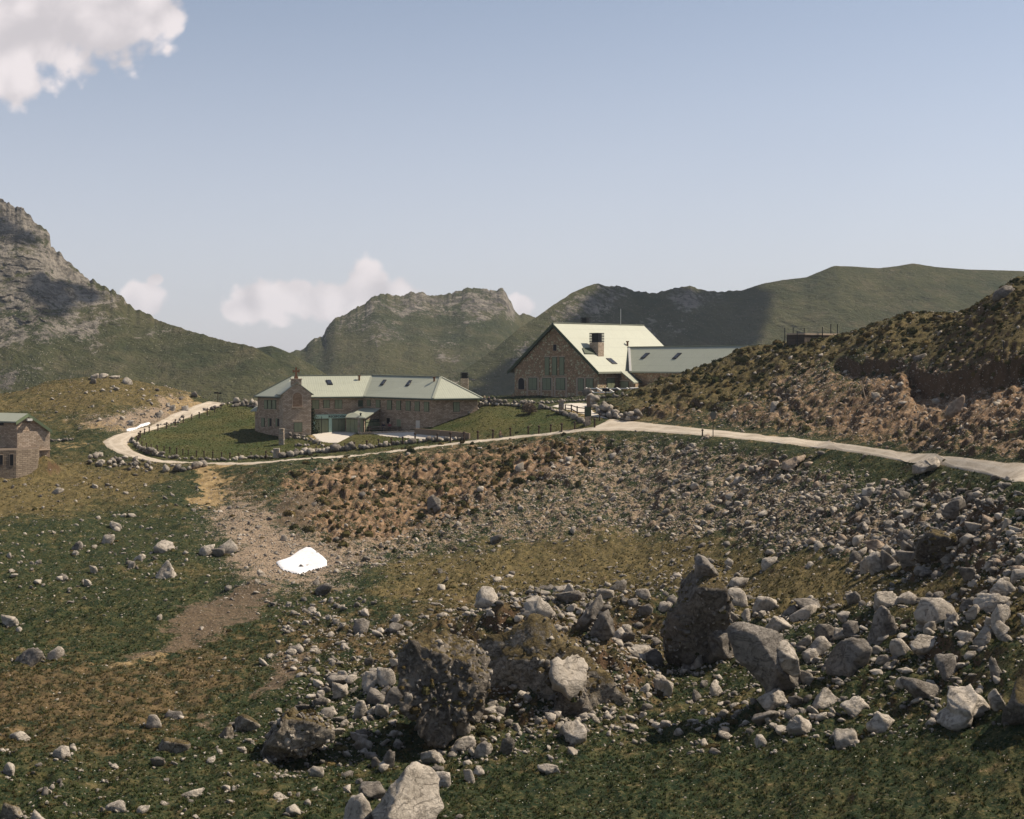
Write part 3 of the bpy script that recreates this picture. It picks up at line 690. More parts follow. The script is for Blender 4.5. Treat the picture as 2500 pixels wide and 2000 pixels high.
# ------------------------------------------------------------------ materials of the buildings
def wall_coords(t):
    """coordinates along a wall and up it"""
    n = t.sep(t.nrm()); p = t.sep(t.pos())
    along = t.m('SUBTRACT', t.m('MULTIPLY', p[1], n[0]), t.m('MULTIPLY', p[0], n[1]))
    return along, p[2]
def mat_masonry(name, c1, c2, joint, sx_, sz_, wob=.25, rubble=False):
    def build(t, b):
        al, z = wall_coords(t)
        v = t.comb(t.m('MULTIPLY', al, sx_), t.m('MULTIPLY', z, sz_), 0.0)
        v = t.vm('ADD', v, t.vm('MULTIPLY', t.vm('SUBTRACT', t.noise(t.pos(), 1.6, 3, .6, out='Color'), (.5, .5, .5)), (wob*2, wob*2, 0)))
        if rubble:
            dist = t.voro(v, 1.0, 'DISTANCE_TO_EDGE'); cc = t.voro(v, 1.0, out='Color')
            r1, r2 = t.sep(cc)[0], t.sep(cc)[1]
            edge = t.step(dist, .03, .12)
        else:
            br = t.node('ShaderNodeTexBrick', offset=.5, squash=1.0)
            t.put(br.inputs['Vector'], v); br.inputs['Scale'].default_value = 1
            br.inputs['Brick Width'].default_value = 1.0; br.inputs['Row Height'].default_value = .62; br.inputs['Mortar Size'].default_value = .05
            br.inputs['Mortar Smooth'].default_value = .6; br.inputs['Color1'].default_value = (0, 0, 0, 1); br.inputs['Color2'].default_value = (1, 1, 1, 1)
            r1 = t.sep(br.outputs['Color'])[0]; r2 = t.noise(v, 1.4, 2)
            edge = t.m('SUBTRACT', 1.0, br.outputs['Fac'])
        f = t.noise(t.pos(), 3.0, 5, .7); bigp = t.noise(t.pos(), .35, 4, .6)
        col = t.mix(t.m('ADD', t.m('MULTIPLY', r1, .75), t.m('MULTIPLY', t.m('SUBTRACT', f, .4), .6)), c1, c2)
        col = t.mix(t.m('MULTIPLY', t.step(r2, .62, .8), .55), col, tuple(min(.62, x*1.7) for x in c2))
        col = t.mix(t.m('MULTIPLY', t.step(bigp, .5, .75), .35), col, tuple(x*.55 for x in c1))
        t.put(b.inputs['Base Color'], t.mix(edge, joint, col))
        t.put(b.inputs['Normal'], t.bump(t.m('ADD', t.m('MULTIPLY', edge, .8), t.m('MULTIPLY', f, .4)), .9, .10))
    return material(name, build)
M_STONE = mat_masonry('coursed_limestone', (.290, .210, .145), (.58, .455, .340), (.17, .122, .086), 2.1, 3.4, .28)
M_STONE_L = mat_masonry('pale_coursed_limestone', (.340, .260, .188), (.64, .52, .405), (.19, .145, .108), 2.2, 3.4, .25)
M_RUBBLE = mat_masonry('rubble_limestone', (.280, .180, .108), (.54, .375, .245), (.28, .195, .12), 2.3, 2.9, .35, True)
M_BROWN = mat_masonry('brown_masonry', (.165, .130, .098), (.30, .245, .185), (.14, .11, .085), 1.2, 2.6, .1)
def mat_paint(name, c, rough=.6, var=.12):
    def build(t, b):
        p = t.pos(); n = t.noise(p, 1.7, 5, .7)
        t.put(b.inputs['Base Color'], t.mix(n, tuple(x*(1-var) for x in c), tuple(min(1, x*(1+var)) for x in c)))
        b.inputs['Roughness'].default_value = rough
    return material(name, build)
M_SHUT = mat_paint('sage_paint', (.215, .235, .150), .6, .2)
M_DGREEN = mat_paint('dark_green_paint', (.055, .072, .045), .6)
M_MINT = mat_paint('mint_paint', (.38, .52, .42), .6, .08)
M_DARK = mat_paint('dark_interior', (.012, .012, .014), .5)
M_BLACK = mat_paint('black_metal', (.018, .018, .02), .5)
M_WHITE = mat_paint('white_paint', (.72, .70, .66), .5, .06)
M_CREAM = mat_paint('pale_door', (.62, .56, .48), .6)
M_TRIM = mat_paint('dressed_stone', (.42, .33, .25), .9, .25)
M_WOODD = mat_paint('dark_timber', (.060, .040, .030), .9, .35)
M_WOOD = mat_paint('weathered_timber', (.20, .155, .115), .9, .3)
M_GLASS = material('dark_glass', lambda t, b: (t.put(b.inputs['Base Color'], (.03, .035, .045)), setattr(b.inputs['Roughness'], 'default_value', .08), setattr(b.inputs['Specular IOR Level'], 'default_value', .6)))
M_RUST = mat_paint('rusty_stone', (.22, .115, .065), .9, .3)
def mat_roof(name, c):
    def build(t, b):
        u = t.node('ShaderNodeUVMap', uv_map='UVMap').outputs[0]; x, y, _ = t.sep(u)
        p = t.pos(); n = t.noise(p, .5, 5, .65); n2 = t.noise(t.comb(t.m('MULTIPLY', x, 3), t.m('MULTIPLY', y, .3), 0.0), 1.3, 4, .7)
        s = t.m('SINE', t.m('MULTIPLY', x, 2*math.pi/.34))
        col = t.mix(n, tuple(k*.90 for k in c), tuple(k*1.06 for k in c))
        col = t.mix(t.m('MULTIPLY', t.step(n2, .50, .75), .45), col, tuple(k*.62 for k in c))
        col = t.mix(t.m('MULTIPLY', t.step(s, -.35, -.9), .07), col, tuple(k*.6 for k in c))
        seam = t.m('PINGPONG', y, 1.15)
        col = t.mix(t.m('MULTIPLY', t.step(seam, .07, .0), .45), col, tuple(k*.55 for k in c))
        t.put(b.inputs['Base Color'], col); b.inputs['Roughness'].default_value = .5; b.inputs['Specular IOR Level'].default_value = .35
        t.put(b.inputs['Normal'], t.bump(s, .16, .03))
    return material(name, build)
M_ROOF = mat_roof('pale_green_sheet_roof', (.37, .385, .305))

# ------------------------------------------------------------------ building helpers
def face_poly(name, polys, mat, parent=None, uv=False, thick=0.0):
    """polygons of a roof; with thickness downwards; uv runs along the eaves and up the slope"""
    bm = bmesh.new(); uvl = bm.loops.layers.uv.new('UVMap')
    cache = {}
    def vert(p):
        k = (round(p[0], 4), round(p[1], 4), round(p[2], 4))
        if k not in cache: cache[k] = bm.verts.new(p)
        return cache[k]
    fs = []
    for pl in polys:
        f = bm.faces.new([vert(p) for p in pl])
        f.normal_update()
        if f.normal.z < 0: f.normal_flip()
        fs.append(f)
    for f in fs:
        n = f.normal; al = Vector((-n.y, n.x, 0))
        al = al.normalized() if al.length > 1e-5 else Vector((1, 0, 0)); upv = n.cross(al)
        for l in f.loops: l[uvl].uv = (l.vert.co.dot(al), l.vert.co.dot(upv))
    if thick:
        bnd = [e for e in bm.edges if len(e.link_faces) == 1]
        low = {}
        for e in bnd:
            for v in e.verts:
                if v not in low: low[v] = bm.verts.new(v.co-Vector((0, 0, thick)))
        for e in bnd:
            a, b = e.verts
            try: bm.faces.new((a, b, low[b], low[a]))
            except ValueError: pass
        bmesh.ops.recalc_face_normals(bm, faces=bm.faces)
        for f in fs:
            if f.normal.z < 0:
                bmesh.ops.reverse_faces(bm, faces=bm.faces); break
    me = bpy.data.meshes.new(name); bm.to_mesh(me); bm.free(); me.materials.append(mat)
    o = bpy.data.objects.new(name, me); link(o, parent)
    if parent is not None: o.matrix_parent_inverse = Matrix.Translation(parent.location).inverted()
    return o
def child(o, parent):
    o.parent = parent
    root = parent
    while root.parent is not None: root = root.parent
    o.matrix_parent_inverse = Matrix.Translation(root.location).inverted() if parent.parent is None else Matrix.Identity(4)
    return o
def wmesh(name, verts, faces, mat, parent):
    """mesh given in world coordinates, parented to a thing or a part of it"""
    me = bpy.data.meshes.new(name)
    me.from_pydata([tuple(v) for v in verts], [], faces); me.update(); me.materials.append(mat)
    bm = bmesh.new(); bm.from_mesh(me); bmesh.ops.recalc_face_normals(bm, faces=bm.faces); bm.to_mesh(me); bm.free()
    o = bpy.data.objects.new(name, me); C.objects.link(o)
    if parent is not None: child(o, parent)
    return o
BOXF = [(0, 1, 2, 3), (4, 7, 6, 5), (0, 4, 5, 1), (1, 5, 6, 2), (2, 6, 7, 3), (3, 7, 4, 0)]
def hexa(name, q, off, mat, parent):
    """box: four corners and the vector that gives it depth"""
    q = [Vector(p) for p in q]
    return wmesh(name, q+[p+off for p in q], BOXF, mat, parent)
def wbox(name, c, ax, ay, sx_, sy_, z0, z1, mat, parent, taper=1.0):
    """upright box about c with horizontal axes ax, ay (sizes are full lengths)"""
    v = []
    for z, k in ((z0, 1.0), (z1, taper)):
        for a, b in ((-1, -1), (1, -1), (1, 1), (-1, 1)):
            v.append(Vector((c[0], c[1], z))+ax*(a*sx_*.5*k)+ay*(b*sy_*.5*k))
    return wmesh(name, v, BOXF, mat, parent)
class Wall:
    """vertical plane through two ground points"""
    def __init__(s, a, b):
        s.a = Vector((a[0], a[1], 0)); d_ = Vector((b[0]-a[0], b[1]-a[1], 0)); s.len = d_.length; s.d = d_.normalized()
        n = Vector((s.d.y, -s.d.x, 0)); s.n = n if n.dot(-s.a) > 0 else -n
    def hit(s, px, py):
        r = Vector(((px-CX)/F, 1, -(py-HY)/F)); k = s.a.dot(s.n)/r.dot(s.n)
        return r*k
def plane_hit(p0, n, px, py):
    r = Vector(((px-CX)/F, 1, -(py-HY)/F)); return r*(p0.dot(n)/r.dot(n))
def panel(name, wall, rect, out, mat, parent, inn=.05):
    x0, y0, x1, y1 = rect
    a, b = wall.hit(x0, y1), wall.hit(x1, y1); c, e = wall.hit(x1, y0), wall.hit(x0, y0)
    zt = (c.z+e.z)/2; zb = (a.z+b.z)/2
    q = [Vector((a.x, a.y, zb)), Vector((b.x, b.y, zb)), Vector((b.x, b.y, zt)), Vector((a.x, a.y, zt))]
    return hexa(name, [p-wall.n*inn for p in q], wall.n*(out+inn), mat, parent)
def shuttered(wall, rect, parent, leaves=2, mat=None, sill=True, name='window'):
    """window closed by boarded shutters: frame, leaves and stone sill"""
    x0, y0, x1, y1 = rect; w = (x1-x0)
    fr = panel(name, wall, (x0-1, y0-1, x1+1, y1+1), .03, M_DGREEN, parent)
    for k in range(leaves):
        a = x0+w*k/leaves+.25; b = x0+w*(k+1)/leaves-.25
        lf = panel('shutter_leaf', wall, (a, y0, b, y1), .09, mat or M_SHUT, fr)
    if sill: panel('sill', wall, (x0-2, y1+1, x1+2, y1+3), .12, M_TRIM, fr)
    panel('lintel', wall, (x0-2.5, y0-4, x1+2.5, y0-1), .035, M_TRIM, fr)
    return fr
def dark_opening(wall, rect, parent, name='window', mat=None):
    x0, y0, x1, y1 = rect
    fr = panel(name, wall, (x0-1, y0-1.2, x1+1, y1+.6), .05, M_TRIM, parent)
    panel('pane', wall, rect, .06, mat or M_DARK, fr)
    return fr
def at(px, d): return Vector(((px-CX)/F*d, d, 0))
def chimney(parent, base, ax, ay, w_, dpt, z0, z1, z2, slats=5):
    ch = wbox('chimney', base, ax, ay, w_, dpt, z0, z1, M_STONE_L, parent)
    core = wbox('flue', base, ax, ay, w_*.7, dpt*.7, z1, z2-.05, M_DARK, ch)
    h = (z2-z1)/slats
    for k in range(slats):
        wbox('louvre', base, ax, ay, w_*1.04, dpt*1.04, z1+h*k+h*.18, z1+h*(k+.82), M_BLACK, ch)
    return ch
def skylight(parent, corners, n):
    """roof window: frame proud of the roof with a dark pane"""
    q = [Vector(p) for p in corners]
    fr = hexa('skylight', [p-n*.05 for p in q], n*.17, M_BLACK, parent)
    c = sum(q, Vector())/4
    hexa('pane', [c+(p-c)*.72+n*.12 for p in q], n*.02, M_GLASS, fr)
    return fr
def on_plane_quad(p0, n, pts): return [plane_hit(p0, n, *p) for p in pts]
def poly_normal(a, b, c):
    n = (b-a).cross(c-a).normalized(); return n if n.z > 0 else -n

# ------------------------------------------------------------------ the long hostel with the bellcote
ZE = -5.96
e0, e1, e2, e3, e4, e5 = P(620,966.7,212), P(684,968.5,205.6), P(760,969,206.5), P(888.7,967.8,209.3), P(1057,973.2,198.3), P(1178,971.7,201)
r0, r1, r2 = P(713.6,917.7,212), P(908.9,915.9,215), P(1076.3,919.8,204.5)
b0 = Vector((2*r0.x-e1.x, 2*r0.y-e1.y, ZE)); b1 = Vector((2*r1.x-e3.x, 2*r1.y-e3.y, ZE)); b2 = Vector((e5.x-1.5, e5.y+9.5, ZE))
T = empty('stone_hostel', (-27, 208, -11.6))
tag(T, 'long two-storey stone hostel with bent pale green roof and bellcote gable', 'building')
roof = face_poly('roof', [[e0, e1, r0], [e1, e2, r0], [e2, e3, r1], [e2, r1, r0], [e3, e4, r2], [e3, r2, r1], [e4, e5, r2], [e5, b2, r2], [b2, b1, r1, r2], [b1, b0, r0, r1], [b0, e0, r0]], M_ROOF, T, thick=.22)
for a, b in ((r0, r1), (r1, r2), (r2, e4), (r2, e5), (r0, e0), (r1, e3)):      # ridge, hip and valley caps
    dd = (b-a).normalized(); sd_ = dd.cross(Vector((0, 0, 1))).normalized()*.17
    hexa('ridge_cap', [a-sd_, a+sd_, b+sd_, b-sd_], Vector((0, 0, .07)), M_ROOF, roof)
w0, w1, w2, w3, w4, w5 = at(629,211.9), at(690,206.1), at(758,207.0), at(887.5,209.9), at(1055.5,198.9), at(1166,201.7)
wb2 = Vector((b2.x-1, b2.y-.5, 0)); wb1 = Vector((b1.x, b1.y-.5, 0)); wb0 = Vector((b0.x, b0.y-.5, 0))
ring = [w0, w1, w2, w3, w4, w5, wb2, wb1, wb0]
zt = ZE-.04
vv = [Vector((p.x, p.y, -14)) for p in ring]+[Vector((p.x, p.y, zt)) for p in ring]; n_ = len(ring)
wall_o = wmesh('wall', vv, [(i, (i+1) % n_, (i+1) % n_+n_, i+n_) for i in range(n_)]+[tuple(range(n_, 2*n_))], M_STONE, T)
WL, WA, WB, WC = Wall(w0, w1), Wall(w2, w3), Wall(w3, w4), Wall(w4, w5)
# gutters under the front eaves
for a, b in ((e0, e1), (e2, e3), (e3, e4), (e4, e5)):
    q = Vector((0, 0, -.24)); dd = (b-a).normalized(); nn = Vector((dd.y, -dd.x, 0))*.10
    hexa('gutter', [a+q, b+q, b+q+Vector((0, 0, .12)), a+q+Vector((0, 0, .12))], nn, M_DGREEN, roof)
for r_ in ((646,977.5,653,998), (655.8,977.5,663,998), (666,977.5,673.5,998)): shuttered(WL, r_, T, 1)
shuttered(WL, (639,1021,645.5,1041), T, 1)
for r_ in ((659,1021.5,664,1040.5), (678,1022,682.5,1041)): dark_opening(WL, r_, T)
panel('shutter', WL, (674.5,1021,677.6,1042), .12, M_SHUT, T); panel('shutter', WL, (655.5,1021,658.4,1042), .12, M_SHUT, T)
# tower with gabled front and bellcote
t0, t1 = at(690.4,204.2), at(759.6,205.6)
TW = Wall(t0, t1); inn = -TW.n
apexz = TW.hit(724.6, 935).z; eav = TW.hit(724.6, 962).z
mid_ = (t0+t1)/2; tb0, tb1 = t0+inn*3.2, t1+inn*3.2
rb = mid_+inn*6.5
V3 = lambda p, z: Vector((p.x, p.y, z))
tower = wmesh('tower', [V3(t0,-14.5), V3(t1,-14.5), V3(t1,eav), V3(mid_,apexz), V3(t0,eav), V3(tb0,-14.5), V3(tb1,-14.5), V3(tb1,eav), V3(mid_+inn*3.2,apexz), V3(tb0,eav)],
    [(0,1,2,3,4), (5,9,8,7,6), (0,4,9,5), (1,6,7,2), (2,7,8,3), (3,8,9,4), (0,5,6,1)], M_STONE_L, T)
ov = TW.d*.35; dz_ = Vector((0, 0, .14)); fo = TW.n*.12
tl = V3(t0,eav)-ov+Vector((0,0,-.22)); tr = V3(t1,eav)+ov+Vector((0,0,-.22)); ta = V3(mid_,apexz)
face_poly('tower_roof', [[tl+fo+dz_, ta+fo+dz_, ta+inn*7+dz_, tl+inn*3.6+dz_], [ta+fo+dz_, tr+fo+dz_, tr+inn*3.6+dz_, ta+inn*7+dz_]], M_ROOF, T, thick=.12)
bc = TW.hit(724.3, 940)+inn*.45
bell = wbox('bellcote', bc, TW.d, TW.n, 1.42, .92, TW.hit(724, 943).z, TW.hit(724, 927).z, M_STONE_L, T)
wbox('cornice', bc, TW.d, TW.n, 1.62, 1.1, TW.hit(724, 927).z, TW.hit(724, 924.5).z, M_TRIM, bell)
zc = TW.hit(724, 924.5).z
cr = wbox('cross', bc, TW.d, TW.n, .50, .5, zc, zc+.30, M_RUST, T)
wbox('cross_post', bc, TW.d, TW.n, .30, .26, zc+.3, zc+1.62, M_RUST, cr, .75)
wbox('cross_arm', bc, TW.d, TW.n, .95, .22, zc+.95, zc+1.2, M_RUST, cr)
for s_ in (-1, 1): wbox('cross_tip', bc+TW.d*(.42*s_), TW.d, TW.n, .16, .2, zc+.88, zc+1.32, M_RUST, cr)
def arched(name, wall, x0, x1, ytop, ybot, out, mat, parent, inn_=.05, seg=8):
    a, b = wall.hit(x0, ybot), wall.hit(x1, ybot); hw = (b-a).length/2; mid = (a+b)/2; zt_ = wall.hit((x0+x1)/2, ytop).z
    pts = [Vector((a.x, a.y, mid.z)), Vector((b.x, b.y, mid.z))]
    for k in range(seg+1):
        an = math.pi*k/seg; pts.append(mid+wall.d*(hw*math.cos(an))*(1 if (b-a).dot(wall.d) > 0 else -1)+Vector((0, 0, zt_-hw-mid.z+hw*math.sin(an))))
    n = len(pts); o_ = -wall.n*inn_
    return wmesh(name, [p+o_ for p in pts]+[p+wall.n*out for p in pts], [tuple(range(n)), tuple(range(2*n-1, n-1, -1))]+[(i, (i+1) % n, (i+1) % n+n, i+n) for i in range(n)], mat, parent)
ni = arched('niche', TW, 712.5, 739.5, 955.5, 994, .07, M_TRIM, T)
arched('niche_wall', TW, 715, 737, 958.5, 993, .09, mat_masonry('brown_niche_stone', (.19, .125, .08), (.32, .225, .155), (.16, .11, .075), 2.2, 3.4), ni)
panel('sill', TW, (711, 993, 741, 995.8), .22, M_TRIM, ni)
shuttered(TW, (718,1032.5,737,1054), T, 2)
panel('lintel', TW, (713, 1028, 741, 1031), .06, M_TRIM, T)
# upper shutters of the front
for r_ in ((762,977,778,998.5), (790.3,977,804,995.5), (818,977,834.5,997)): shuttered(WA, r_, T, 2)
dark_opening(WA, (874,977,886,993), T, mat=M_DGREEN)
for r_ in ((897,977,904,991), (918.5,977,928,994.5), (945.8,978,956,999.5), (968.5,979,978,1000.5), (991.5,980,1001.5,1002), (1013.5,981,1024,1003.5), (1036.3,982,1047,1004.5)): shuttered(WB, r_, T, 2)
shuttered(WC, (1107.5,982.5,1121,1004.5), T, 2)
# reception: mint front with fascia, posts, shuttered bays
rc = panel('reception_front', WA, (764,1012,850,1021.5), .45, M_MINT, T)
for r_ in ((763.5,1021.5,768,1056.5), (801.5,1021.5,809,1056.5)): panel('mint_post', WA, r_, .40, M_MINT, rc)
for r_ in ((768.3,1023,801.2,1056), (809.3,1022.5,842,1055.5)):
    bay = panel('shutter_bay', WA, r_, .10, M_DGREEN, T)
    for k in range(4):
        x0, y0, x1, y1 = r_; q = (x1-x0)/4
        panel('shutter_leaf', WA, (x0+q*k+.3, y0+1, x0+q*(k+1)-.3, y1), .16, M_SHUT, bay)
panel('flagpole', WA, (781.3,1016,782.4,1056), .9, M_BLACK, T, -.82)
cu_ = bpy.data.curves.new('lettering', 'FONT'); cu_.body = 'RECEPCI\u00d3N'; cu_.size = .44; cu_.space_character = 1.12; cu_.extrude = .01; cu_.align_x = 'CENTER'; cu_.offset = .012
lt = bpy.data.objects.new('lettering', cu_); C.objects.link(lt); cu_.materials.append(M_BLACK)
lp = WA.hit(821, 1019)+WA.n*.48
dW = WA.d if WA.d.x > 0 else -WA.d
bpy.context.view_layer.update()
lm = bpy.data.meshes.new_from_object(lt.evaluated_get(bpy.context.evaluated_depsgraph_get()))
bpy.data.objects.remove(lt)
lt = bpy.data.objects.new('lettering', lm); C.objects.link(lt); child(lt, T)
lt.location = lp; lt.rotation_euler = (math.radians(90), 0, math.atan2(dW.y, dW.x))
# porch with a hipped little roof
pw0, pw1, pw2 = P(842,1055.5,206.3), P(889,1056.5,202.6), P(932,1054,207.2)
pz = -8.75
q1, q2, q3 = P(843,1019,206), P(892,1020,202.2), P(903.5,1008.5,203.0)
h0 = P(864,1007,206.6); h1 = P(889,994.5,210.2); h2 = P(932.5,995.5,207.5); h3 = P(905,1009.5,202.8)
face_poly('porch_roof', [[q1, q2, h0], [q2, h2, h1, h0], [q1, h0, h1, P(850,1008,209.5)]], M_ROOF, T, thick=.14)
def prism_wall(pts, z0, z1s, mat, nm='porch_wall'):
    n = len(pts); v = [Vector((p.x, p.y, z0)) for p in pts]+[Vector((p.x, p.y, z)) for p, z in zip(pts, z1s)]
    return wmesh(nm, v, [(i, (i+1) % n, (i+1) % n+n, i+n) for i in range(n)]+[tuple(range(n, 2*n))], mat, T)
prism_wall([at(844,206.6), at(889.5,203.0), at(931,208), at(890,212)], -13, [q1.z-.15, q2.z-.15, h2.z-.25, h1.z-.25], M_STONE)
PF, PS = Wall(at(844,206.6), at(889.5,203.0)), Wall(at(889.5,203.0), at(931,208))
bay = panel('shutter_bay', PF, (846,1023,888,1056), .05, M_DGREEN, T)
for k in range(4): panel('shutter_leaf', PF, (846.5+10.4*k, 1024, 846.5+10.4*k+9.6, 1055.5), .11, M_SHUT, bay)
bay = panel('shutter_bay', PS, (891.5,1024,929,1054), .05, M_DGREEN, T)
for k in range(4): panel('shutter_leaf', PS, (892+9.2*k, 1026+.3*k, 892+9.2*k+8.6, 1053.5), .11, M_SHUT, bay)
panel('transom', PS, (891.5,1028.5,929,1030.5), .14, M_DGREEN, bay)
# doors along the right wing
dark_opening(WB, (944.5,1020.5,952.5,1034.5), T, 'doorway', M_DARK)
dark_opening(WB, (969,1024,979,1042), T, 'doorway', M_SHUT)
dr = dark_opening(WB, (1016,1027,1025.5,1049.5), T, 'door', M_CREAM)
# roof windows, vents, far chimney, little lean-to
def sky_on(p0, n, quad): return skylight(roof, on_plane_quad(p0, n, quad), n)
nA = poly_normal(e2, r1, r0); nB = poly_normal(e3, r2, r1)
sky_on(e2, nA, [(800.5,940), (813,940), (807,929), (795,929)])
sky_on(e3, nB, [(928,941), (935.5,941), (944,928.5), (936.5,928.5)])
sky_on(e3, nB, [(990,943), (998,943), (1006.5,930), (999,930)])
def vent(plane_p, n, px, py, h=.55):
    c = plane_hit(plane_p, n, px, py)
    vt = wbox('vent_pipe', c, Vector((1, 0, 0)), Vector((0, 1, 0)), .26, .26, c.z-.1, c.z+h, M_RUST, roof)
    wbox('cowl', c, Vector((1, 0, 0)), Vector((0, 1, 0)), .42, .42, c.z+h, c.z+h+.16, M_RUST, vt); return vt
vent(e2, nA, 877, 928); vent(e3, nB, 1060, 932)
chimney(T, Vector((-7.2, 213.5, 0)), Vector((1, 0, 0)), Vector((0, 1, 0)), 1.15, 1.1, -9, -3.36, -2.42, 4)
l0, l1, l2, l3 = P(610.5,1003.5,212.2), P(627,1003.6,212.0), P(629,991,213.4), P(622,994,214)
face_poly('side_roof', [[l0, l1, l2, l3]], M_ROOF, T, thick=.12)
prism_wall([at(622.5,212.6), at(628.5,212.2), at(630,214), at(624,214.5)], -13, [l0.z-.15]*4, M_STONE, 'side_wall')
# creeper on the wall by the tower
def leaf_mass(name, pts_fn, n, size, mat, parent=None, seed=1):
    r_ = random.Random(seed); v = []; f = []
    for i in range(n):
        c = pts_fn(r_); k = len(v); s = size*r_.uniform(.6, 1.4)
        e = Euler((r_.uniform(0, 6.3), r_.uniform(0, 6.3), r_.uniform(0, 6.3)))
        for a, b in ((-1, -.5), (1, -.5), (.2, 1)): v.append(c+e.to_matrix() @ Vector((a*s, b*s, 0)))
        f.append((k, k+1, k+2))
    me = bpy.data.meshes.new(name); me.from_pydata([tuple(x) for x in v], [], f); me.update(); me.materials.append(mat)
    o = bpy.data.objects.new(name, me); C.objects.link(o)
    if parent is not None: child(o, parent)
    return o
M_LEAF = mat_paint('dark_leaves', (.030, .042, .020), .8, .4)
M_TWIG = mat_paint('dry_twigs', (.14, .105, .075), .9, .4)
cre = empty('climbing_plant', WA.hit(762, 1058)); tag(cre, 'dark climber growing up the wall between the tower and the mint reception', 'climbing plant')
bse = WA.hit(757, 1060)+WA.n*.3
def cpt(r_):
    z = r_.random()**1.6; wdt = (1-z)*1.0+.25
    return Vector((bse.x+r_.gauss(0, .5)*wdt+.3, bse.y-.3-r_.random()*.35, bse.z+z*3.8))
leaf_mass('foliage', cpt, 700, .12, M_LEAF, cre, 4)
wbox('stem', bse+Vector((.2, .1, 0)), Vector((1, 0, 0)), Vector((0, 1, 0)), .1, .1, bse.z-.3, bse.z+2.6, M_WOODD, cre, .4)

# ------------------------------------------------------------------ the big gabled house behind
B = empty('gabled_stone_house', (8, 240, -7)); tag(B, 'big stone house with steep pale green gable roof, dark chimneys and long side wing', 'building')
zeL = -2.55
gl, gr_, ap = P(1239,906.5,243.2), P(1461.7,905.5,231.3), P(1349,788.5,236.8)
rdir = (P(1571,794.3,254.9)-ap); rdir.z = 0
rl = rdir.length; rd = rdir.normalized()
zr = ap.z
gl.z = gr_.z = zeL
rdge = ap+rd*rl
brx = gr_+rd*rl; blx = gl+rd*rl
roofB = face_poly('roof', [[ap, gr_, brx, rdge], [gl, ap, rdge, blx]], M_ROOF, B, thick=.32)
nR = poly_normal(ap, gr_, brx)
sd_ = Vector((rd.y, -rd.x, 0))*.2
hexa('ridge_cap', [ap-sd_, ap+sd_, rdge+sd_, rdge-sd_], Vector((0, 0, .09)), M_ROOF, roofB)
for a, b in ((gl, ap), (ap, gr_)):                # dark green verge boards of the gable
    hexa('verge_board', [a+Vector((0, 0, -.62)), b+Vector((0, 0, -.62)), b+Vector((0, 0, -.02)), a+Vector((0, 0, -.02))], -rd*.07, M_DGREEN, roofB)
gw0, gw1 = at(1256.6, 242.6), at(1458.6, 232.3)
gap = Vector((ap.x, ap.y, 0))+rd*.55
GW = Wall(gw0, gw1); gin = rd
k0 = (gap-gw0).dot(GW.n); gmid = (gw0+gw1)/2
zi = lambda p: zeL+(zr-zeL)*(1-abs((p-gmid).dot(GW.d))/(((gr_-gl).length)/2))-.40
V3z = lambda p, z: Vector((p.x, p.y, z))
gb0, gb1 = gw0+rd*(rl-.9), gw1+rd*(rl-.9); gmb = gmid+rd*(rl-.9)
zap = zr-.42
gablew = wmesh('wall', [V3z(gw0,-9), V3z(gw1,-9), V3z(gw1,zi(gw1)), V3z(gmid,zap), V3z(gw0,zi(gw0)), V3z(gb0,-9), V3z(gb1,-9), V3z(gb1,zi(gw1)), V3z(gmb,zap), V3z(gb0,zi(gw0))],
    [(0,1,2,3,4), (5,9,8,7,6), (0,4,9,5), (1,6,7,2), (2,7,8,3), (3,8,9,4)], M_RUBBLE, B)
SWL = Wall(gw1, gw1+rd*10)
dark_opening(GW, (1351,841.5,1358.5,856.5), B)
for r_ in ((1331,873,1340.8,915.5), (1348.8,873,1359,915.5), (1367,873,1377,915.5)): shuttered(GW, r_, B, 1)
aw = arched('window', GW, 1264, 1281.5, 921, 951, .05, M_TRIM, B); arched('pane', GW, 1266, 1280, 923, 950.5, .07, M_DARK, aw)
for r_ in ((1291.5,923.5,1310.5,951), (1325.3,924,1344.5,951), (1358.5,924,1379,951), (1412,925,1424.2,953), (1432,925,1448,947)):
    shuttered(GW, r_, B, 2)
for x in (1287.5, 1314, 1321.5, 1348, 1354.5, 1382.5, 1408.5, 1427.5):
    panel('quoin', GW, (x-2, 922, x+2, 972), .04, M_TRIM, B)
shuttered(SWL, (1482,924.5,1500,948), B, 2)
# buttress at the left corner
bq = [P(1233,981,243), P(1257,981,242.5), P(1257,957,242.5), P(1252,962,242.6)]
hexa('buttress', bq, Vector((.3, 1.6, 0)), M_RUBBLE, B)
# chimneys, cricket, vents, antenna
c0 = plane_hit(gr_, nR, 1457.2, 862)
chimney(B, Vector((c0.x, c0.y+.3, 0)), GW.d if GW.d.x > 0 else -GW.d, rd, 1.75, 1.5, c0.z-1.2, -(836-HY)/F*c0.y, -(812.3-HY)/F*c0.y, 6)
c2 = P(1429.6, 785, 247)
chimney(B, Vector((c2.x, c2.y, 0)), GW.d, rd, 1.2, 1.1, zr-4, zr-.5, -(774.5-HY)/F*c2.y, 5)
k = [plane_hit(gr_, nR, *p) for p in ((1421.8,851), (1444,851), (1455,865.5), (1428,865))]
hexa('cricket_roof', k, nR*.0+Vector((-.0, -.15, .14)), M_DGREEN, roofB)
an = P(1515.5, 795, 249.8); wbox('antenna', an, Vector((1,0,0)), Vector((0,1,0)), .09, .09, an.z-.3, -(754-HY)/F*an.y, M_WHITE, B)
an2 = plane_hit(gr_, nR, 1532, 844)
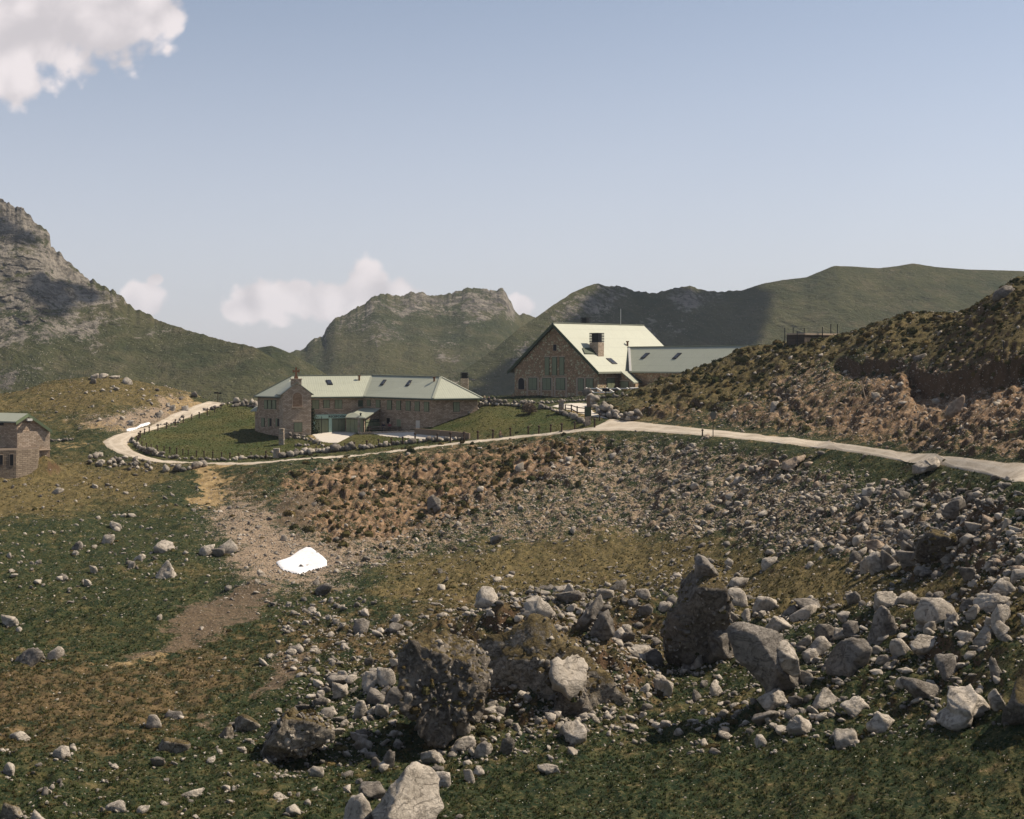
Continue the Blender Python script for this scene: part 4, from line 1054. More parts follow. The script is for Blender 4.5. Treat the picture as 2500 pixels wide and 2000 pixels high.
vb = wbox('vent_pipe', an2, Vector((1,0,0)), Vector((0,1,0)), .3, .3, an2.z-.2, an2.z+.6, M_RUST, roofB); wbox('cowl', an2, Vector((1,0,0)), Vector((0,1,0)), .5, .4, an2.z+.6, an2.z+.8, M_RUST, vb)
skylight(roofB, [plane_hit(gr_, nR, *p) for p in ((1495,889), (1507,889), (1491,875.5), (1479,875.5))], nR)
# the long wing that runs behind the hill
m0 = plane_hit(gr_, nR, 1533.7, 847.7); u0 = P(1537,906.8,235.0)
m1 = P(1850,843.4,219.5); u1 = plane_hit(m0, poly_normal(m0, u0, m1), 1850, 909.5)
m0b = m0+(m0-m1).normalized()*2.5; u0b = plane_hit(gr_, nR, 1533.5, 906.5)
bk0 = Vector((2*m0.x-u0.x, 2*m0.y-u0.y, u0.z)); bk1 = Vector((2*m1.x-u1.x, 2*m1.y-u1.y, u1.z))
face_poly('wing_roof', [[m0, u0, u1, m1], [m1, bk1, bk0, m0]], M_ROOF, B, thick=.25)
nW = poly_normal(m0, u0, u1)
dd = (m1-m0).normalized(); s2 = Vector((dd.y, -dd.x, 0)).normalized()*.2
hexa('ridge_cap', [m0-s2, m0+s2, m1+s2, m1-s2], Vector((0, 0, .09)), M_ROOF, B)
hexa('valley_flashing', [m0+nW*.05, m0+dd*.55+nW*.05, u0+dd*.55+nW*.05, u0+nW*.05], nW*.05, M_WHITE, B)
in_ = Vector((-dd.y, dd.x, 0)); in_ = in_ if in_.y > 0 else -in_
ww = [u0+in_*.5, u1+in_*.5-dd*.6, bk1-in_*.5-dd*.6, bk0-in_*.5]
n4 = 4
wmesh('wing_wall', [Vector((p.x, p.y, -9)) for p in ww]+[Vector((p.x, p.y, u0.z-.12)) for p in ww], [(i, (i+1) % 4, (i+1) % 4+4, i+4) for i in range(4)], M_RUBBLE, B)
for qd in ([(1563.5,876), (1573,876), (1587,863), (1577,863)], [(1641,876.5), (1651,876.5), (1665,863), (1655,863)]):
    skylight(B, [plane_hit(m0, nW, *p) for p in qd], nW)
# lean-to over the side door
a1, a2, a3, a4 = P(1515.3,906.2,233.5), P(1537,906.5,236.5), P(1560,933,231.6), P(1547.4,933.4,228.2)
face_poly('porch_roof', [[a1, a2, a3, a4]], M_ROOF, B, thick=.2)
face_poly('porch_roof', [[a2, P(1547,906.8,237.5), P(1572.5,931,234), a3]], M_DGREEN, B, thick=.15)
wmesh('porch_wall', [Vector((p.x, p.y, z)) for p, z in ((a1+rd*.2, -9), (a4+rd*.4, -9), (a3+rd*.4, -9), (a2+rd*2, -9), (a1+rd*.2, a1.z-.25), (a4+rd*.4, a4.z-.25), (a3+rd*.4, a3.z-.25), (a2+rd*2, a2.z-.25))],
    [(0,1,5,4), (1,2,6,5), (2,3,7,6), (3,0,4,7)], M_RUBBLE, B)
PWL = Wall(a1+rd*.2, a4+rd*.4); shuttered(PWL, (1516,932,1534,946), B, 2, sill=False)

# ------------------------------------------------------------------ the small hut at the edge
H = empty('stone_hut', P(40, 1140, 178)); tag(H, 'small two-level stone hut with green gable roof and a white lamp under the eaves', 'hut')
hl, hr, ha = P(38.8,1029.5,175.8), P(126.5,1050,178.8), P(69,1009.6,177.2)
hd = Vector((hr.x-hl.x, hr.y-hl.y, 0)).normalized(); hn = Vector((-hd.y, hd.x, 0))
hback = Vector((-7.5, 4.2, 0))
face_poly('roof', [[hl, ha, ha+hback, hl+hback], [ha, hr, hr+hback, ha+hback]], M_ROOF, H, thick=.16)
for a, b in ((hl, ha), (ha, hr)):
    hexa('verge_board', [a+Vector((0,0,-.42)), b+Vector((0,0,-.42)), b+Vector((0,0,.02)), a+Vector((0,0,.02))], Vector((.05,-.05,0)), mat_paint('green_verge', (.15, .19, .11)), H)
s0, s1 = P(41,1100,176.3), P(122,1098,179.0)
hu = hback.normalized()
zb_ = s0.z
sb0, sb1 = s0+hback*.95, s1+hback*.95
za, z0_, z1_ = ha.z-.2, hl.z-.25, hr.z-.2
sm = Vector((ha.x, ha.y, 0))+hu*.25
wmesh('wall', [V3z(s0,-16), V3z(s1,-16), V3z(s1,z1_), V3z(sm,za), V3z(s0,z0_), V3z(sb0,-16), V3z(sb1,-16), V3z(sb1,z1_), V3z(sm+hback*.95,za), V3z(sb0,z0_)],
    [(0,1,2,3,4), (5,9,8,7,6), (0,4,9,5), (1,6,7,2), (2,7,8,3), (3,8,9,4)], M_STONE, H)
HG = Wall(s0, s1); HL = Wall(s0, sb0)
panel('gable_facing', HG, (42, 1053, 121.5, 1098), .05, M_STONE_L, H)
panel('ledge', HG, (40, 1098, 122, 1100.5), .25, M_TRIM, H)
ln = panel('lamp', HG, (63.5,1022.3,75.5,1027.5), .55, M_WHITE, H)
panel('lamp_bracket', HG, (66,1027.5,73,1031), .3, M_BLACK, ln)
dark_opening(HL, (0,1028,10,1039), H)
# lower storey set forward
f0, f1 = P(-60,1150,170.5), P(39.5,1150,172.5)
f2 = P(92,1150,175.6)
zz = P(39,1098.5,172.8).z
wmesh('lower_wall', [Vector((p.x, p.y, -17)) for p in (f0, f1, f2, f2+Vector((-1, 4, 0)), f0+Vector((-1, 4, 0)))]+[Vector((p.x, p.y, zz)) for p in (f0, f1, f2, f2+Vector((-1, 4, 0)), f0+Vector((-1, 4, 0)))],
    [(0,1,6,5), (1,2,7,6), (2,3,8,7), (3,4,9,8), (4,0,5,9), (5,6,7,8,9)], M_BROWN, H)
LW = Wall(f0, f1)
dark_opening(LW, (-4,1111,7,1135), H); dark_opening(LW, (24,1109,33,1137), H)
# ------------------------------------------------------------------ limestone
def mat_rock(name, c_lo, c_hi, dark, lichen=.5, turf=0.0, warm=(.30, .20, .12), conglomerate=False):
    def build(t, b):
        p = t.pos(); nz_ = t.sep(t.nrm())[2]; r = t.rand()
        n1 = t.noise(p, .9, 5, .65); n2 = t.noise(p, 4.0, 6, .72); n3 = t.noise(p, 14, 4, .7)
        col = t.mix(t.step(t.m('ADD', t.m('MULTIPLY', n1, .6), t.m('MULTIPLY', n2, .5)), .38, .72), c_lo, c_hi)
        if conglomerate:
            pw = t.vm('ADD', p, t.vm('MULTIPLY', t.noise(p, 1.7, 4, .6, out='Color'), (.9, .9, .9)))
            ce = t.voro(pw, 2.1, 'DISTANCE_TO_EDGE'); cc = t.sep(t.voro(pw, 2.1, out='Color'))[0]; c2 = t.sep(t.voro(pw, 5.2, out='Color'))[0]
            col = t.mix(t.m('MULTIPLY', t.step(cc, .5, .9), .55), col, c_hi)
            col = t.mix(t.m('MULTIPLY', t.step(c2, .7, .9), .5), col, c_hi)
            col = t.mix(t.m('MULTIPLY', t.step(c2, .35, .1), .5), col, dark)
            col = t.mix(t.m('MULTIPLY', t.step(ce, .07, .0), .45), col, dark)
        ps = t.vm('MULTIPLY', p, (.8, 1.0, 1.5)); cn = t.noise(ps, .8, 6, .72, .9)
        cr = t.m('ABSOLUTE', t.m('SUBTRACT', cn, .5))
        col = t.mix(t.m('MULTIPLY', t.step(cr, .012, .002), .35), col, dark)
        col = t.mix(t.m('MULTIPLY', t.step(n3, .56, .74), lichen), col, dark)
        col = t.mix(t.m('MULTIPLY', t.step(n1, .62, .78), .45), col, warm)
        col = t.mix(t.m('MULTIPLY', r, .35), col, t.mix(t.m('FRACT', t.m('MULTIPLY', r, 7.3)), c_lo, c_hi))
        if turf:
            tf = t.step(t.m('ADD', nz_, t.m('MULTIPLY', t.m('SUBTRACT', n2, .5), .9)), .80-turf*.4, .95-turf*.4)
            col = t.mix(t.m('MULTIPLY', tf, .9), col, t.mix(t.step(n2, .35, .65), (.045, .036, .016), (.145, .108, .045)))
        t.put(b.inputs['Base Color'], col)
        b.inputs['Specular IOR Level'].default_value = .12
        t.put(b.inputs['Normal'], t.bump(t.m('ADD', t.m('MULTIPLY', n2, .6), t.m('ADD', t.m('MULTIPLY', n3, .12), t.m('MULTIPLY', t.step(cr, .02, .0), -.3))), .9, .2))
    return material(name, build)
M_LIME = mat_rock('limestone', (.270, .236, .194), (.54, .485, .415), (.085, .074, .062), .40)
M_LIMED = mat_rock('lichened_limestone', (.110, .098, .084), (.300, .270, .235), (.050, .045, .040), .55)
M_CONG = mat_rock('conglomerate', (.082, .070, .056), (.230, .200, .165), (.036, .031, .026), .5, .42, conglomerate=True)
M_MOSSY = mat_rock('mossy_rock', (.120, .098, .070), (.350, .310, .255), (.050, .040, .028), .5, .5, conglomerate=True)
M_TURFY = mat_rock('turf_covered_rock', (.120, .098, .070), (.350, .310, .255), (.050, .040, .028), .5, 1.0, conglomerate=True)
M_RED = mat_rock('reddish_stone', (.215, .160, .115), (.47, .38, .295), (.075, .055, .042), .3)

_icos = {}
def ico(sub):
    if sub not in _icos:
        bm = bmesh.new(); bmesh.ops.create_icosphere(bm, subdivisions=sub, radius=1)
        bm.verts.ensure_lookup_table()
        _icos[sub] = (np.array([v.co[:] for v in bm.verts]), np.array([[v.index for v in f.verts] for f in bm.faces])); bm.free()
    return _icos[sub]
def rock_shape(seed, sub=3, planes=15, rough=.05, lo=.42, outline=None, depth=.8, pebbly=0.0):
    """angular limestone block: a ball cut by planes, roughened; x and y in -.5...5, z in -.15..1"""
    r_ = np.random.default_rng(seed)
    n, f = ico(sub)
    R = np.ones(len(n))*1.15
    for k in range(planes):
        v = r_.normal(size=3); v /= np.linalg.norm(v); h = r_.uniform(lo, lo+.40)
        dt = n @ v
        R = np.minimum(R, np.where(dt > .05, h/np.maximum(dt, .05), 9))
    s = seed*3.7
    R = R*(1+rough*1.3*fbm(n[:, 0]*1.6+s, n[:, 1]*1.6, n[:, 2]*1.6, oct=3)+rough*.8*fbm(n[:, 0]*6+s, n[:, 1]*6, n[:, 2]*6, oct=3, ridged=True))
    if pebbly:
        st = r_.normal(size=(260, 3)); st /= np.linalg.norm(st, axis=1)[:, None]
        dd = np.sort(np.arccos(np.clip(n @ st.T, -1, 1)), axis=1)
        R = R*(1+pebbly*(np.clip(1-dd[:, 0]/.13, 0, 1)**.6-.4))
    V = n*R[:, None]
    if outline is not None:
        O = np.array(outline, float)                     # x, z outline, star-shaped about its middle
        an = np.arctan2(O[:, 1], O[:, 0]); rr = np.hypot(O[:, 0], O[:, 1])
        o_ = np.argsort(an); an, rr = an[o_], rr[o_]
        # radius along straight edges of the outline
        q = np.linspace(-np.pi, np.pi, 360)
        px_, pz_ = np.interp(q, an, O[o_, 0], period=2*np.pi), np.interp(q, an, O[o_, 1], period=2*np.pi)
        qa = np.arctan2(pz_, px_); so = np.argsort(qa); qr = np.hypot(px_, pz_)[so]; qa = qa[so]
        th = np.arctan2(V[:, 2], V[:, 0]); Rt = np.interp(th, qa, qr, period=2*np.pi)
        flatr = np.hypot(V[:, 0], V[:, 2]); bi = ((th+np.pi)/(2*np.pi)*60).astype(int) % 60
        env = np.array([flatr[bi == i].max() if (bi == i).any() else 0 for i in range(60)]); env = np.maximum.reduce([env, .5*(np.roll(env, 1)+np.roll(env, -1))])
        kk = np.hanning(13)[1:-1]; kk /= kk.sum(); env = np.convolve(np.concatenate([env[-5:], env, env[:5]]), kk, mode='valid')
        cb = (np.arange(60)+.5)/60*2*np.pi-np.pi
        e_ = np.interp(th, cb, env, period=2*np.pi)
        k = Rt*flatr/e_
        ymx = np.abs(V[:, 1]).max()
        V = np.stack([np.cos(th)*k, V[:, 1]/ymx*depth, np.sin(th)*k], axis=1)
        return V, f
    mn, mx = V.min(0), V.max(0)
    V = (V-(mn+mx)/2)/(mx-mn)
    V[:, 2] = (V[:, 2]+.5)*1.5-.5
    return V, f
def rock_mesh(name, V, f, mat, smooth_=False):
    me = np_mesh(name, V, f, smooth_); me.materials.append(mat); return me
PROTO = {m.name: [rock_mesh('rock', *rock_shape(100+7*i+j*31, 3, planes=[9, 11, 13, 10, 14, 8][i], rough=[.03, .05, .04, .07, .06, .03][i], lo=[.32, .36, .30, .38, .36, .28][i]), m) for i in range(6)]
         for j, m in enumerate((M_LIME, M_LIMED, M_MOSSY, M_RED))}
HEROES = []; NAMED = []; STONY = []; USED = set()
def place_rock(px0, py0, px1, py1, mat, label, group=None, unique=None, dep=.8, yaw=None, name='boulder', sub=4, cat='boulder', sink=.0):
    g = ray((px0+px1)/2, py1-.06*(py1-py0)); w_ = (px1-px0)/F*g.y; h_ = (py1-py0)/F*g.y
    if unique is not None:
        me = rock_mesh(name, *rock_shape(unique, sub, planes=9+unique % 6, rough=.09+.03*(unique % 3), lo=.36), mat, False)
        yaw = 0 if yaw is None else yaw
    else:
        me = PROTO[mat.name][rnd.randrange(6)]; yaw = rnd.choice((0, math.pi))+rnd.uniform(-.35, .35) if yaw is None else yaw
    o = bpy.data.objects.new(name, me); C.objects.link(o)
    o.location = (g.x, g.y+w_*dep*.30, g.z-h_*.10); o.scale = (w_*1.04, w_*dep, h_*1.06); o.rotation_euler = (rnd.uniform(-.16, .16), rnd.uniform(-.2, .2), yaw)
    if group is None: NAMED.append(((px0+px1)/2, (py0+py1)/2, label))
    tag(o, label, cat, group); HEROES.append((g.x, g.y+w_*dep*.3, max(w_, .3)*.55))
    return o
def outline_rock(pts, mat, label, d_base=None, depth=.5, seed=1, base=None, sub=5, pebbly=0.0, rough=.06, name='boulder', cat='boulder', planes=16, back=.5):
    xs = [a for a, _ in pts]; ys = [b for _, b in pts]
    cx_, cy_ = (min(xs)+max(xs))/2, (min(ys)+max(ys))/2
    g = ray(cx_, base or max(ys)); dd = d_base or g.y
    w_ = (max(xs)-min(xs))/F*dd; yy_ = dd+w_*depth*back
    O = [((a-cx_)/F*yy_*1.04, -(b-cy_)/F*yy_*1.05) for a, b in pts]
    V, f = rock_shape(seed, sub, planes, rough, .40, O, w_*depth, pebbly)
    me = rock_mesh(name, V, f, mat)
    o = bpy.data.objects.new(name, me); C.objects.link(o); o.location = P(cx_, cy_, yy_)
    if pebbly: STONY.append((V*np.array([1, 1, 1])+np.array(o.location), w_))
    NAMED.append((cx_, cy_, label)); tag(o, label, cat); HEROES.append((o.location.x, yy_, w_*.5)); return o

outline_rock([(983,1590),(990,1558),(1020,1546),(1060,1543),(1110,1560),(1165,1580),(1200,1630),(1195,1690),(1170,1735),(1135,1745),(1115,1765),(1125,1800),(1080,1818),(1040,1826),(1012,1795),(998,1740),(985,1690)], M_CONG,
    'huge dark conglomerate boulder with turf on top and a deep shadow at its foot', depth=.62, seed=3, pebbly=.10, rough=.10, base=1812, sub=6)
outline_rock([(1110,1800),(1135,1640),(1175,1565),(1250,1522),(1340,1528),(1415,1580),(1490,1640),(1550,1705),(1600,1780),(1480,1815),(1300,1820)], M_TURFY,
    'broad low mound of rock, turf and pebbles joined to the huge conglomerate', d_base=ray(1075, 1812).y+3.4, depth=.28, seed=61, pebbly=.07, rough=.12, sub=5, back=1.0)
outline_rock([(1640,1634),(1622,1602),(1618,1540),(1630,1490),(1655,1468),(1672,1422),(1695,1398),(1722,1395),(1764,1420),(1770,1470),(1780,1530),(1784,1600),(1774,1628),(1700,1642)], M_CONG,
    'tall dark pitted rock spire among the pale boulders', depth=.55, seed=5, pebbly=.07, rough=.10, base=1632, sub=5)
outline_rock([(1695,1408),(1697,1376),(1706,1354),(1725,1362),(1746,1388),(1760,1406),(1740,1414),(1712,1414)], M_LIMED, 'wedge of paler rock capping the tall dark spire', d_base=ray(1700, 1632).y+.6, depth=.7, seed=8, rough=.03, sub=4)
outline_rock([(1727,1623),(1722,1572),(1733,1532),(1760,1522),(1786,1530),(1790,1590),(1784,1624)], M_LIMED, 'upright grey block leaning on the foot of the dark spire', d_base=ray(1700, 1632).y-.5, depth=.6, seed=9, rough=.04, sub=4)
outline_rock([(1784,1600),(1785,1534),(1800,1520),(1840,1526),(1880,1536),(1908,1546),(1914,1570),(1932,1592),(1950,1640),(1966,1680),(1986,1708),(1950,1718),(1918,1706),(1888,1702),(1868,1688),(1848,1660),(1818,1626)], M_LIMED,
    'great tilted grey slab overhanging a dark hollow beside the spire', base=1712, depth=.34, seed=12, rough=.035, sub=5, planes=9)
outline_rock([(1884,1592),(1900,1566),(1926,1568),(1942,1590),(1954,1642),(1936,1652),(1906,1632)], M_LIME, 'paler plate lying on the face of the great tilted slab', d_base=ray(1900, 1712).y-.35, depth=.4, seed=14, rough=.03, sub=4)
outline_rock([(2022,1648),(2030,1600),(2045,1575),(2075,1556),(2110,1560),(2127,1585),(2116,1622),(2080,1650)], M_LIMED, 'broad dark slab propped among the pale rubble right of the tilted slab', depth=.5, seed=15, rough=.03, sub=4)
outline_rock([(895,2010),(928,1950),(958,1902),(990,1880),(1012,1869),(1045,1888),(1066,1915),(1083,1960),(1071,1982),(1056,2012),(1020,2070),(900,2070)], M_LIME,
    'large smooth pale limestone boulder with a peaked top, lowest in the scene', d_base=60.5, depth=.7, seed=21, rough=.045, sub=5, planes=12)
outline_rock([(832,2030),(840,1980),(858,1952),(880,1942),(902,1958),(914,1990),(905,2040)], M_LIME, 'rounded grey boulder touching the peaked pale boulder', d_base=60.8, depth=.7, seed=22, rough=.05, sub=4)
outline_rock([(874,1946),(880,1916),(900,1908),(930,1910),(944,1930),(930,1950)], M_LIMED, 'dark blocky rock behind the peaked pale boulder', depth=.7, seed=23, rough=.05, sub=4)
outline_rock([(617,1870),(640,1830),(655,1790),(680,1752),(705,1733),(740,1734),(782,1745),(826,1770),(822,1792),(772,1812),(740,1842),(692,1866),(662,1876)], M_MOSSY,
    'mossy hump-shaped boulder with a dark overhung face on the green turf', depth=.6, seed=31, rough=.09, pebbly=.06, sub=5)
outline_rock([(1338,1640),(1346,1606),(1362,1598),(1375,1612),(1398,1600),(1418,1616),(1436,1628),(1430,1662),(1424,1705),(1396,1700),(1372,1680),(1352,1672)], M_LIME, 'fissured pale outcrop above a dark undercut on the mound', d_base=ray(1390, 1755).y+.4, depth=.8, seed=33, rough=.14, sub=4)
outline_rock([(1340,1742),(1352,1690),(1366,1650),(1396,1660),(1432,1672),(1444,1726),(1430,1762),(1374,1766)], M_CONG, 'dark undercut rock below the fissured pale outcrop', d_base=ray(1390, 1755).y+.2, depth=.6, seed=34, rough=.08, pebbly=.06, sub=4)
outline_rock([(1432,1700),(1436,1655),(1448,1650),(1466,1672),(1472,1700),(1455,1710)], M_LIME, 'narrow pointed block beside the fissured outcrop', depth=.7, seed=35, rough=.03, sub=4)
outline_rock([(1366,1815),(1368,1776),(1382,1764),(1412,1763),(1431,1774),(1430,1800),(1420,1815)], M_LIME, 'squared pale boulder casting a long shadow on the grass', depth=.7, seed=36, rough=.03, sub=4, planes=9)
outline_rock([(2291,1768),(2300,1748),(2316,1735),(2318,1705),(2335,1690),(2380,1690),(2406,1703),(2420,1730),(2406,1752),(2370,1754),(2340,1762),(2315,1774)], M_LIME, 'big flat-topped pale boulder with dark pits and an orange stain', depth=.7, seed=41, rough=.05, sub=5)
outline_rock([(2448,1775),(2460,1720),(2480,1680),(2520,1650),(2580,1670),(2590,1780)], M_CONG, 'dark boulder cut off by the edge of the view', depth=.7, seed=43, rough=.06, sub=4)
outline_rock([(2226,1340),(2232,1312),(2252,1296),(2285,1292),(2318,1300),(2331,1325),(2328,1360),(2300,1382),(2262,1388),(2236,1370)], M_CONG, 'big rounded conglomerate boulder at the edge of the scree', depth=.8, seed=45, rough=.05, pebbly=.05, sub=5)
outline_rock([(2233,1160),(2234,1138),(2255,1128),(2290,1116),(2298,1128),(2296,1142),(2262,1150)], M_LIME, 'grey slab-like boulder standing at the verge of the gravel road', depth=.6, seed=46, rough=.04, sub=4)
outline_rock([(2299,1262),(2303,1232),(2325,1218),(2352,1216),(2359,1235),(2340,1258),(2318,1266)], M_LIMED, 'dark grey boulder half buried above the coarse scree', depth=.6, seed=47, rough=.06, sub=4)
outline_rock([(1910,1147),(1914,1130),(1940,1116),(1966,1110),(1968,1122),(1940,1140),(1920,1149)], M_RED, 'long dark reddish slab tilted in the bank below the road', depth=.5, seed=48, rough=.03, sub=4)
outline_rock([(1875,1143),(1878,1122),(1900,1124),(1908,1138),(1895,1146)], M_RED, 'short dark block left of the tilted reddish slab', depth=.6, seed=49, rough=.04, sub=4)
outline_rock([(2306,1018),(2312,998),(2332,975),(2350,962),(2352,980),(2344,1002),(2322,1024)], M_RED, 'flat reddish slab leaning in the red scree of the hill', depth=.45, seed=50, rough=.03, sub=4)
outline_rock([(1439,1550),(1450,1520),(1468,1498),(1486,1490),(1497,1515),(1499,1545),(1480,1560),(1455,1562)], M_LIMED, 'grey wedge-shaped outcrop with parallel ribs', depth=.7, seed=51, rough=.09, sub=4)
outline_rock([(1400,1550),(1410,1515),(1440,1480),(1466,1450),(1472,1480),(1450,1510),(1430,1550)], M_LIMED, 'thin slanting rib of rock behind the wedge-shaped outcrop', depth=.4, seed=52, rough=.08, sub=4)
outline_rock([(1255,1508),(1262,1485),(1285,1468),(1315,1460),(1340,1470),(1350,1490),(1330,1512)], M_LIME, 'broad pale boulder at the crest of the rubble ridge', depth=.8, seed=53, rough=.05, sub=4)

